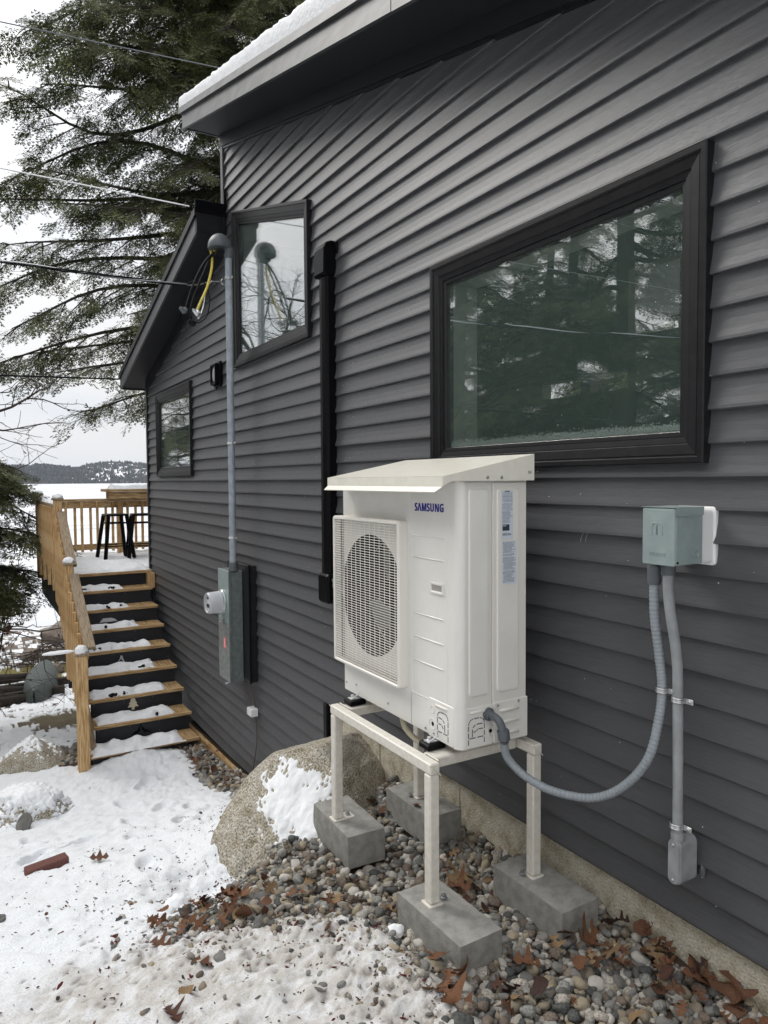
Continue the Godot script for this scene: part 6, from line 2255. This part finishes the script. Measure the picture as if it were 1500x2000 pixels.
	var tones := ["rust brown", "plain brown", "dark brown", "tan", "blackish brown"]
	var forms := ["wavy lobed", "deeply lobed", "oval"]
	for q in drifts:
		for i in q[4]:
			var x := clampf(r.randfn(q[0], q[2]), 0.3, 2.05)
			var f := r.randfn(q[1], q[3])
			if f > 7.35: f = 7.35 - r.randf() * 0.5
			var size := r.randf_range(0.04, 0.095)
			var form := r.randi_range(0, 13)
			var tone: int = [0, 0, 1, 1, 2, 4, 3][r.randi_range(0, 6)]
			var o: MeshInstance3D = lay.call(x, f, size, form, tone, r.randf() * TAU, r.randf_range(0.03, 0.065), 0.5)
			tag(o, "%s %s %s leaf %s" % ["small" if size < 0.055 else "large" if size > 0.08 else "middling", tones[tone], forms[form % 3], q[5]], "leaf", "leaves " + q[5])

# ------------------------------------------------------------------ yard by the lake
func build_yard() -> void:
	# upturned canoe on timbers
	var c := thing("canoe", "upturned grey green canoe resting on timbers by the lake", "canoe", v(1.25, -4.9, 18.0))
	var n := 24
	var m := 14
	var p := PackedVector3Array()
	var idx := PackedInt32Array()
	var a := v(1.15, -4.6, 16.3)
	var b := v(1.75, -4.88, 20.3)
	var ax := (b - a).normalized()
	var sd := ax.cross(Vector3.UP).normalized()
	for i in n + 1:
		var t := float(i) / n
		var w := 0.35 * pow(sin(PI * clampf(t, 0.002, 0.998)), 0.6)
		var rock := 0.1 * pow(absf(t * 2.0 - 1.0), 3.0)
		for j in m + 1:
			var g := PI * j / m
			var cx := -cos(g)
			var x := signf(cx) * pow(absf(cx), 0.6) * w * (0.82 + 0.18 * (1.0 - sin(g)))
			var y := pow(sin(g), 0.5) * (0.38 - rock)
			p.append(a.lerp(b, t) + sd * x + Vector3(0, y, 0))
	for i in n:
		for j in m:
			var k := i * (m + 1) + j
			idx.append_array([k, k + 1, k + m + 2, k, k + m + 2, k + m + 1])
	put("hull", amesh(p, idx), M.canoe, c)
	var st := begin()
	for s in [0, m]:
		var pts := []
		for i in n + 1: pts.append(p[i * (m + 1) + s])
		tube(st, pts, 0.018, 6)
	obj("gunwale", st, M.trim, c)
	var r := RandomNumberGenerator.new()
	r.seed = 12
	var logs := [[1.2, 17.4, 1.3, 0.1, "dark timber under the near end of the canoe"], [1.35, 18.4, 1.7, 0.1, "dark timber under the middle of the canoe, sticking out to the right"], [0.7, 16.9, 0.9, -0.1, "short dark log left of the canoe's near end"], [0.62, 18.2, 1.1, 0.25, "snow dusted log at the left edge behind the canoe"], [0.7, 19.0, 1.3, -0.05, "upper log of the heap left of the canoe"], [0.9, 19.8, 1.2, 0.2, "log at the back of the heap behind the canoe"]]
	for i in logs.size():
		var q: Array = logs[i]
		st = begin()
		var y := path_y(q[1]) + 0.1 + (0.12 if i == 4 else 0.0)
		var d: Vector3 = Vector3(cos(q[3]), 0.03, sin(q[3])) * q[2] * 0.5
		if i < 2: beam(st, v(q[0], y + 0.02, q[1]) - d, v(q[0], y + 0.02, q[1]) + d, 0.14, 0.16, 0.01)
		else:
			var o := v(q[0], y, q[1])
			tube(st, [o - d, o - d * 0.3 + Vector3(0, 0.02, 0.01), o + d * 0.4, o + d], [0.1, 0.11, 0.1, 0.08], 9)
		tag(obj("log", st, M.bark), q[4], "log", "logs heaped round the canoe")
	# brush heap and stones at the water's edge
	var bh := thing("brush_heap", "heap of bare brown brush beside the lake shore", "brush", v(2.0, -5.0, 22.0))
	st = begin()
	for i in 210:
		var o := v(r.randfn(2.35, 0.75), path_y(22.5) + r.randf_range(0.0, 0.15), r.randfn(22.0, 0.9))
		var hgt := 0.9 * exp(-pow((-o.z - 22.0) / 1.2, 2.0)) * exp(-pow((o.x - 2.35) / 0.9, 2.0))
		o.y += r.randf() * hgt * 0.7
		var d := Vector3(r.randfn(0, 1.0), r.randf_range(-0.2, 0.7), r.randfn(0, 1.0)).normalized() * r.randf_range(0.4, 1.0)
		tube(st, [o - d * 0.5, o + Vector3(r.randfn(0, 0.05), 0.05, 0), o + d * 0.5], [0.016, 0.012, 0.005], 4, false)
	obj("twigs", st, M.twig, bh, "stuff")
	var rocks := [[2.3, 22.6, 0.6, "grey rock behind the brush heap by the shore"], [2.9, 26.5, 1.0, "dark low rock on the shore behind the deck post"], [1.6, 23.2, 0.45, "small dark rock left of the brush heap"], [1.9, 20.6, 0.35, "brown rock before the brush heap"], [2.7, 20.9, 0.4, "brown rock right of the brush heap, near the stairs"]]
	for i in rocks.size():
		var q: Array = rocks[i]
		tag(put("shore_rock", boulder(v(q[0], path_y(q[1]) + q[2] * 0.15, q[1]), Vector3(q[2], q[2] * 0.5, q[2] * 0.7), Vector3(0, i * 0.8, 0.1), 120 + i, 3, 0.25), M.stone[7]), q[3], "rock")

# ------------------------------------------------------------------ trees
func spray_mesh(sd: int) -> ArrayMesh:
	# a flat hemlock spray, 1 long along -z, drooping a little: twiglets set with short needles
	var r := RandomNumberGenerator.new()
	r.seed = sd
	var p := PackedVector3Array()
	var col := PackedColorArray()
	var idx := PackedInt32Array()
	var twig := Color(0.05, 0.04, 0.03)
	var add := func(a: Vector3, b: Vector3, c: Vector3, d: Vector3, k: Color) -> void:
		var o := p.size()
		for q in [a, b, c, d]:
			p.append(q); col.append(k)
		idx.append_array([o, o + 1, o + 2, o, o + 2, o + 3])
	var bone := func(t: float) -> Vector3: return Vector3(0.04 * sin(t * 5.0 + sd), -0.16 * t * t, -t)
	for i in 3: add.call(bone.call(i / 3.0) + Vector3(0.012, 0, 0), bone.call((i + 1) / 3.0) + Vector3(0.006, 0, 0), bone.call((i + 1) / 3.0) - Vector3(0.006, 0, 0), bone.call(i / 3.0) - Vector3(0.012, 0, 0), twig)
	for i in 13:
		var t := 0.06 + 0.94 * i / 13.0
		var s := -1.0 if i % 2 else 1.0
		var l := (0.46 * sin(PI * (0.15 + 0.8 * t)) + 0.1) * r.randf_range(0.65, 1.2)
		var o: Vector3 = bone.call(t)
		var d := Vector3(s * r.randf_range(0.6, 0.95), r.randf_range(-0.45, 0.15), -r.randf_range(0.4, 0.85)).normalized()
		var w := d.cross(Vector3.UP).normalized()
		var g := Color(0.055, 0.063, 0.033).lerp(Color(0.14, 0.145, 0.065), pow(r.randf(), 1.5)) * r.randf_range(0.7, 1.25)
		# flat rows of needles: stubby blades along the twiglet
		for k in 3:
			var u := (k + 0.2) / 3.0
			var q := o + d * l * u
			for e in [-1.0, 1.0]:
				var dir: Vector3 = (d * 0.9 + w * e * 0.6 + Vector3(0, r.randf_range(-0.3, 0.2), 0)).normalized()
				var ln := 0.17 * r.randf_range(0.6, 1.2)
				var x: Vector3 = dir.cross(Vector3.UP).normalized() * 0.03
				add.call(q - x * 0.5, q + x * 0.5 + dir * ln * 0.3, q + dir * ln, q - x + dir * ln * 0.45, g * r.randf_range(0.8, 1.2))
		var e2 := o + d * l
		add.call(e2 - d * 0.1, e2 + w * 0.035 - d * 0.04, e2 + d * 0.07, e2 - w * 0.035 - d * 0.03, g * 1.25)
	return amesh(p, idx, col)

var sprays := []

func limb(wood: SurfaceTool, xf: Array, tint: Array, a: Vector3, b: Vector3, sag: float, r0: float, r: RandomNumberGenerator, bare: float, width: float, dense: float) -> void:
	# one limb from a to b with side branches in a drooping fan
	var n := 14
	var pts := []
	var rad := []
	var len := a.distance_to(b)
	var wob := Vector3(r.randfn(), r.randfn(), r.randfn()) * 0.03 * len
	for i in n + 1:
		var t := float(i) / n
		var c := a.lerp(b, t) + Vector3(0, sag * len * (t - t * t) * 1.6, 0) + wob * sin(t * PI * 2.3)
		pts.append(c)
		rad.append(lerpf(r0, 0.008, pow(t, 0.8)))
	tube(wood, pts, rad, 7, false)
	var step := 0.17 / dense
	var d := bare * len
	while d < len:
		var t := d / len
		var i := mini(int(t * n), n - 1)
		var o: Vector3 = (pts[i] as Vector3).lerp(pts[i + 1], t * n - i)
		var along: Vector3 = (pts[i + 1] - pts[i]).normalized()
		var across := along.cross(Vector3.UP).normalized()
		for s in [-1.0, 1.0]:
			if r.randf() < 0.22: continue
			var l := width * (0.35 + 0.65 * sin(PI * clampf(0.12 + 0.8 * t, 0.0, 1.0))) * r.randf_range(0.45, 1.1)
			var dir: Vector3 = (along * r.randf_range(0.3, 0.8) + across * s * r.randf_range(0.6, 1.0) + Vector3(0, r.randf_range(-0.35, 0.15), 0)).normalized()
			var e: Vector3 = o + dir * l + Vector3(0, -0.2 * l, 0)
			tube(wood, [o, o.lerp(e, 0.5) + Vector3(0, 0.06 * l, 0), e], [0.014, 0.009, 0.003], 4, false)
			var k := 0.12
			while k <= l:
				var q: Vector3 = o.lerp(e, k / l) + Vector3(0, 0.06 * l * sin(PI * k / l), 0)
				for s2 in [-1.0, 1.0]:
					if r.randf() < 0.12: continue
					var dd: Vector3 = (dir * r.randf_range(0.5, 1.0) + dir.cross(Vector3.UP).normalized() * s2 * r.randf_range(0.2, 0.9) + Vector3(0, r.randf_range(-0.7, 0.05), 0)).normalized()
					spray(xf, tint, q, dd, r.randf_range(0.16, 0.34), r)
				k += 0.13 / dense
			spray(xf, tint, e, (dir + Vector3(0, -0.35, 0)).normalized(), r.randf_range(0.25, 0.42), r)
		d += step * r.randf_range(0.7, 1.4)
	spray(xf, tint, b, (b - a).normalized(), 0.35, r)

func spray(xf: Array, tint: Array, o: Vector3, d: Vector3, s: float, r: RandomNumberGenerator) -> void:
	var up := (Vector3.UP + Vector3(r.randfn(0, 0.3), 0, r.randfn(0, 0.3))).normalized()
	if absf(d.dot(up)) > 0.97: up = Vector3.RIGHT
	xf.append(Transform3D(Basis.looking_at(d, up).scaled_local(Vector3(s, s, s)), o))
	tint.append(Color(1, 1, 1) * r.randf_range(0.6, 1.45))

func conifer(called: String, label: String, foot: Vector3, top: float, r_trunk: float, limbs: Array, sd: int, width: float, dense := 1.0) -> void:
	var t := thing(called, label, "tree", foot)
	var st := begin()
	var pts := []
	var rad := []
	for i in 13:
		var u := i / 12.0
		pts.append(foot + Vector3(0.08 * sin(u * 9.0 + sd), lerpf(-0.3, top - foot.y, u), 0.08 * cos(u * 7.0)))
		rad.append(r_trunk * (1.0 - 0.85 * u) + (0.12 if i == 0 else 0.0))
	tube(st, pts, rad, 14)
	obj("trunk", st, M.bark, t)
	var r := RandomNumberGenerator.new()
	r.seed = sd
	var wood := begin()
	var xf := []
	var tint := []
	for q in limbs: limb(wood, xf, tint, q[0], q[1], q[2], q[3], r, q[4], width, dense * (0.74 if sd == 42 and (q[1] as Vector3).x < 2.0 and (q[1] as Vector3).y < 4.5 else 1.0))
	obj("branches", wood, M.bark, t, "stuff")
	many("foliage", sprays[sd % 3], M.needle, xf, tint, t)

func build_trees() -> void:
	for i in 3: sprays.append(spray_mesh(i + 1))
	# the big hemlock behind the house; its limbs reach left over the yard
	var foot := v(6.65, -3.6, 14.5)
	var limbs := []
	var tips := [[1.26, 6.75, 12.5, 9.6], [1.14, 5.9, 12.3, 8.4], [0.45, 5.55, 12.5, 7.6], [1.6, 6.2, 11.5, 8.6], [0.5, 4.95, 13.2, 6.6], [1.0, 4.6, 12.2, 5.6], [0.2, 4.2, 12.8, 5.9], [1.4, 4.05, 11.6, 5.0], [0.5, 3.5, 12.5, 5.2],
		[0.1, 3.0, 12.9, 4.6], [0.5, 2.4, 12.2, 4.0], [0.95, 1.95, 12.9, 3.4], [0.2, 1.75, 12.4, 3.2], [1.45, 1.6, 11.8, 2.9], [1.85, 1.15, 12.3, 2.4], [2.5, 1.5, 12.0, 2.9], [2.2, 2.5, 11.2, 3.6],
		[3.2, 8.4, 12.2, 10.4], [2.2, 7.8, 12.6, 9.9], [4.3, 8.7, 12.2, 10.6], [5.1, 8.6, 11.9, 10.2], [1.8, 7.2, 11.9, 9.2], [2.5, 6.7, 11.6, 8.2], [3.1, 6.1, 11.4, 7.4], [3.6, 7.2, 11.2, 8.8], [4.4, 7.8, 10.9, 9.4], [3.0, 5.0, 11.6, 6.2], [2.6, 3.6, 12.0, 4.6], [4.0, 9.6, 13.0, 11.4], [2.6, 9.2, 13.5, 11.2], [1.6, 8.4, 14.5, 10.8], [5.5, 9.5, 11.5, 11.2], [3.4, 2.4, 11.8, 3.4]]
	for q in tips: limbs.append([Vector3(foot.x, q[3], foot.z), v(q[0], q[1], q[2]), 0.1, 0.085, 0.22])
	var r := RandomNumberGenerator.new()
	r.seed = 3
	for i in 13:
		var f := r.randf_range(10.6, 13.6)
		var y := r.randf_range(1.8, 9.0)
		var x := r.randf_range(1.2, 4.4) if y < 7.0 else r.randf_range(2.0, 5.5)
		limbs.append([Vector3(foot.x, y + r.randf_range(0.8, 2.2), foot.z), v(x, y, f), 0.1, 0.06, 0.3])
	# the side away from the house
	for i in 16:
		var a := r.randf_range(-0.6, 2.2)
		var y := r.randf_range(4.0, 13.0)
		limbs.append([Vector3(foot.x, y, foot.z), Vector3(foot.x, y - 0.8, foot.z) + Vector3(cos(a), 0, -sin(a)) * r.randf_range(3.0, 5.0), 0.1, 0.07, 0.2])
	conifer("hemlock_tree", "huge hemlock behind the house, its drooping limbs filling the upper left", foot, 15.5, 0.34, limbs, 42, 1.08, 0.84)
	# the hemlock at the left edge, low limbs over the shore
	foot = v(-1.6, -4.6, 12.6)
	limbs = []
	for q in [[0.62, 0.15, 11.0, 1.2], [0.5, -0.1, 10.8, 0.9], [0.75, -0.8, 11.0, 0.2], [0.45, -1.2, 11.2, -0.3], [0.75, -1.35, 11.2, -0.5], [0.45, -1.5, 10.9, -0.6], [0.8, -0.4, 11.4, 0.5], [0.35, 0.2, 10.5, 1.0], [0.55, -1.5, 12.0, -0.8], [0.25, 0.0, 10.6, 0.8], [0.35, -0.6, 10.7, 0.2], [0.3, -1.5, 10.8, -0.5]]:
		limbs.append([Vector3(foot.x, q[3], foot.z), v(q[0], q[1], q[2]), 0.06, 0.05, 0.15])
	for i in 14:
		var a := r.randf_range(0.5, 5.5)
		var y := r.randf_range(-2.0, 1.5)
		limbs.append([Vector3(foot.x, y, foot.z), Vector3(foot.x, y - 0.5, foot.z) + Vector3(cos(a), 0, sin(a)) * r.randf_range(1.6, 2.4), 0.08, 0.04, 0.2])
	conifer("hemlock_tree", "dark hemlock at the left edge with low limbs over the shore", foot, 2.2, 0.16, limbs, 43, 0.8, 1.15)
	# the hemlocks across the yard, mirrored in the big window
	var spots := [[-7.0, 9.7, 0.3, "tall hemlock with a bare trunk across the yard, mirrored in the big window"], [-9.5, 6.6, 0.26, "second hemlock across the yard, seen only in the big window"], [-9.0, 13.0, 0.24, "hemlock down the yard, seen only in the window glass"], [-8.5, 4.2, 0.28, "hemlock straight across from the big window, seen only in the glass"], [-11.5, 9.0, 0.28, "rearmost hemlock of those mirrored in the big window"], [-8.0, 1.5, 0.3, "hemlock across the yard level with the heat pump, seen only in reflections"], [-10.5, -1.5, 0.3, "hemlock across the yard behind the viewer's left shoulder"], [-12.5, 5.0, 0.28, "hemlock in the second row across the yard"], [-11.0, 16.0, 0.28, "hemlock farthest down the yard toward the lake"], [-13.5, 12.5, 0.28, "hemlock at the back of the wood down the yard"], [-6.4, 14.2, 0.28, "hemlock nearest the shore among those mirrored at the left of the big window"], [-8.6, 18.0, 0.28, "hemlock close to the lake, mirrored in the window's left half"], [-3.4, 26.5, 0.28, "hemlock standing by the shore, mirrored in the small far window"]]
	for k in spots.size():
		var q: Array = spots[k]
		foot = v(q[0], path_y(q[1]) - 0.2, q[1])
		limbs = []
		for i in 62:
			var a := r.randf() * TAU
			var y := foot.y + r.randf_range(1.4, 13.0)
			var l := r.randf_range(1.8, 3.6) * clampf((foot.y + 15.5 - y) / 9.0, 0.3, 1.0)
			limbs.append([Vector3(foot.x, y, foot.z), Vector3(foot.x, y - 0.12 * l - 0.2, foot.z) + Vector3(cos(a), 0, sin(a)) * l, 0.1, 0.06, 0.15])
		conifer("hemlock_tree", q[3], foot, foot.y + 15.0, q[2], limbs, 51 + k, 1.0, 0.8)
	spots = [[9.3, 9.0, 0.25, "young dense hemlock close behind the house, seen through its back window"], [10.2, 6.6, 0.25, "dense hemlock behind the kitchen side of the house"], [11.5, 8.5, 0.25, "hemlock behind the house, seen only through its back window"], [12.5, 11.5, 0.25, "second hemlock behind the house, beyond its back window"], [-2.5, -9.0, 0.3, "tall hemlock behind the viewer, shading the near end of the yard"], [-7.0, -5.0, 0.3, "hemlock at the back of the yard behind the viewer"], [3.0, -11.5, 0.3, "hemlock behind the near end of the house"]]
	for k in spots.size():
		var q: Array = spots[k]
		foot = v(q[0], -2.4, q[1])
		limbs = []
		for i in 30:
			var a := r.randf() * TAU
			var y := foot.y + r.randf_range(1.2, 12.5)
			var l := r.randf_range(1.8, 3.4) * clampf((foot.y + 15.5 - y) / 9.0, 0.3, 1.0)
			limbs.append([Vector3(foot.x, y, foot.z), Vector3(foot.x, y - 0.12 * l - 0.2, foot.z) + Vector3(cos(a), 0, sin(a)) * l, 0.1, 0.06, 0.15])
		conifer("hemlock_tree", q[3], foot, foot.y + 15.0, q[2], limbs, 61 + k, 1.0, 0.75)
	bare_tree(v(-1.3, -3.7, 11.6), 66, 8, "bare grey tree at the left edge with a few withered leaves", 0.13, true)
	bare_tree(v(-2.6, -4.4, 16.4), 68, 9, "large bare tree by the shore, mirrored in the middle window", 0.2, false)
	# oak sapling that kept its brown leaves
	foot = v(0.25, -4.0, 12.4)
	var t := thing("oak_sapling", "oak sapling with rust brown leaves at the left edge", "tree", foot)
	var st := begin()
	var ends := []
	for i in 16:
		var h := r.randf_range(1.6, 3.0)
		var e := foot + Vector3(r.randfn(0.12, 0.28), h, r.randfn(0.0, 0.3))
		tube(st, [foot + Vector3(0, h * 0.35, 0), foot.lerp(e, 0.65) + Vector3(0, 0.05, 0), e], [0.016, 0.01, 0.003], 5, false)
		ends.append([foot.lerp(e, 0.65), e])
	tube(st, [foot, foot + Vector3(0.02, 1.0, 0), foot + Vector3(0.05, 2.0, 0)], [0.03, 0.024, 0.012], 7)
	obj("trunk", st, M.twig, t)
	var xf := []
	for i in 240:
		var q: Array = ends[r.randi_range(0, 15)]
		var s := r.randf_range(0.07, 0.13)
		xf.append(Transform3D(Basis.from_euler(Vector3(r.randf() * TAU, r.randf() * TAU, r.randf() * TAU)).scaled_local(Vector3(s, s, s)), q[0].lerp(q[1], r.randf()) + Vector3(r.randfn(0, 0.05), -0.03, r.randfn(0, 0.05))))
	many("leaves", leaf_mesh(515, 1), M.leaf[1], xf, [], t)

func bare_tree(foot: Vector3, sd: int, depth: int, label: String, r0: float, leaves: bool) -> void:
	var t := thing("bare_tree", label, "tree", foot)
	var r := RandomNumberGenerator.new()
	r.seed = sd
	var st := begin()
	var tips := []
	var heap := [[foot, Vector3(0.04, 1, 0.0).normalized(), r0, r0 * 14.0, 0]]
	while heap.size():
		var q: Array = heap.pop_back()
		var o: Vector3 = q[0]
		var d: Vector3 = q[1]
		var l: float = q[3]
		var m := o + d * l * 0.5 + Vector3(r.randfn(), r.randfn(), r.randfn()) * l * 0.05
		var e := o + d * l + Vector3(r.randfn(), r.randfn(), r.randfn()) * l * 0.07
		tube(st, [o, m, e], [q[2], q[2] * 0.85, q[2] * 0.7], 6 if q[2] > 0.02 else 4, false)
		if q[4] >= depth or q[2] < 0.0035:
			tips.append(e)
			continue
		var nkids := 2 if r.randf() < 0.7 else 3
		for k in nkids:
			var side_v := Vector3(r.randfn(), r.randfn() * 0.5 + (0.15 if q[4] < 3 else -0.05), r.randfn()).normalized()
			if leaves and q[4] >= 1 and q[4] < 4: side_v += Vector3(0.55, -0.1, 0.1)
			var nd := (d * (1.0 if k == 0 else 0.62) + side_v * (0.38 if k == 0 else 0.8)).normalized()
			heap.append([e, nd, q[2] * (0.72 if k == 0 else 0.56), l * r.randf_range(0.66, 0.9), q[4] + 1])
		if q[4] > 1 and r.randf() < 0.6:
			heap.append([m, (d * 0.5 + Vector3(r.randfn(), r.randfn(), r.randfn()).normalized()).normalized(), q[2] * 0.4, l * 0.6, q[4] + 2])
	obj("trunk", st, M.twig, t)
	if leaves:
		var xf := []
		for e in tips:
			if r.randf() > 0.1: continue
			var s := r.randf_range(0.05, 0.09)
			xf.append(Transform3D(Basis.from_euler(Vector3(r.randf() * TAU, r.randf() * TAU, 0)).scaled_local(Vector3(s, s, s)), e))
		many("leaves", leaf_mesh(505, 0), M.leaf[4], xf, [], t)
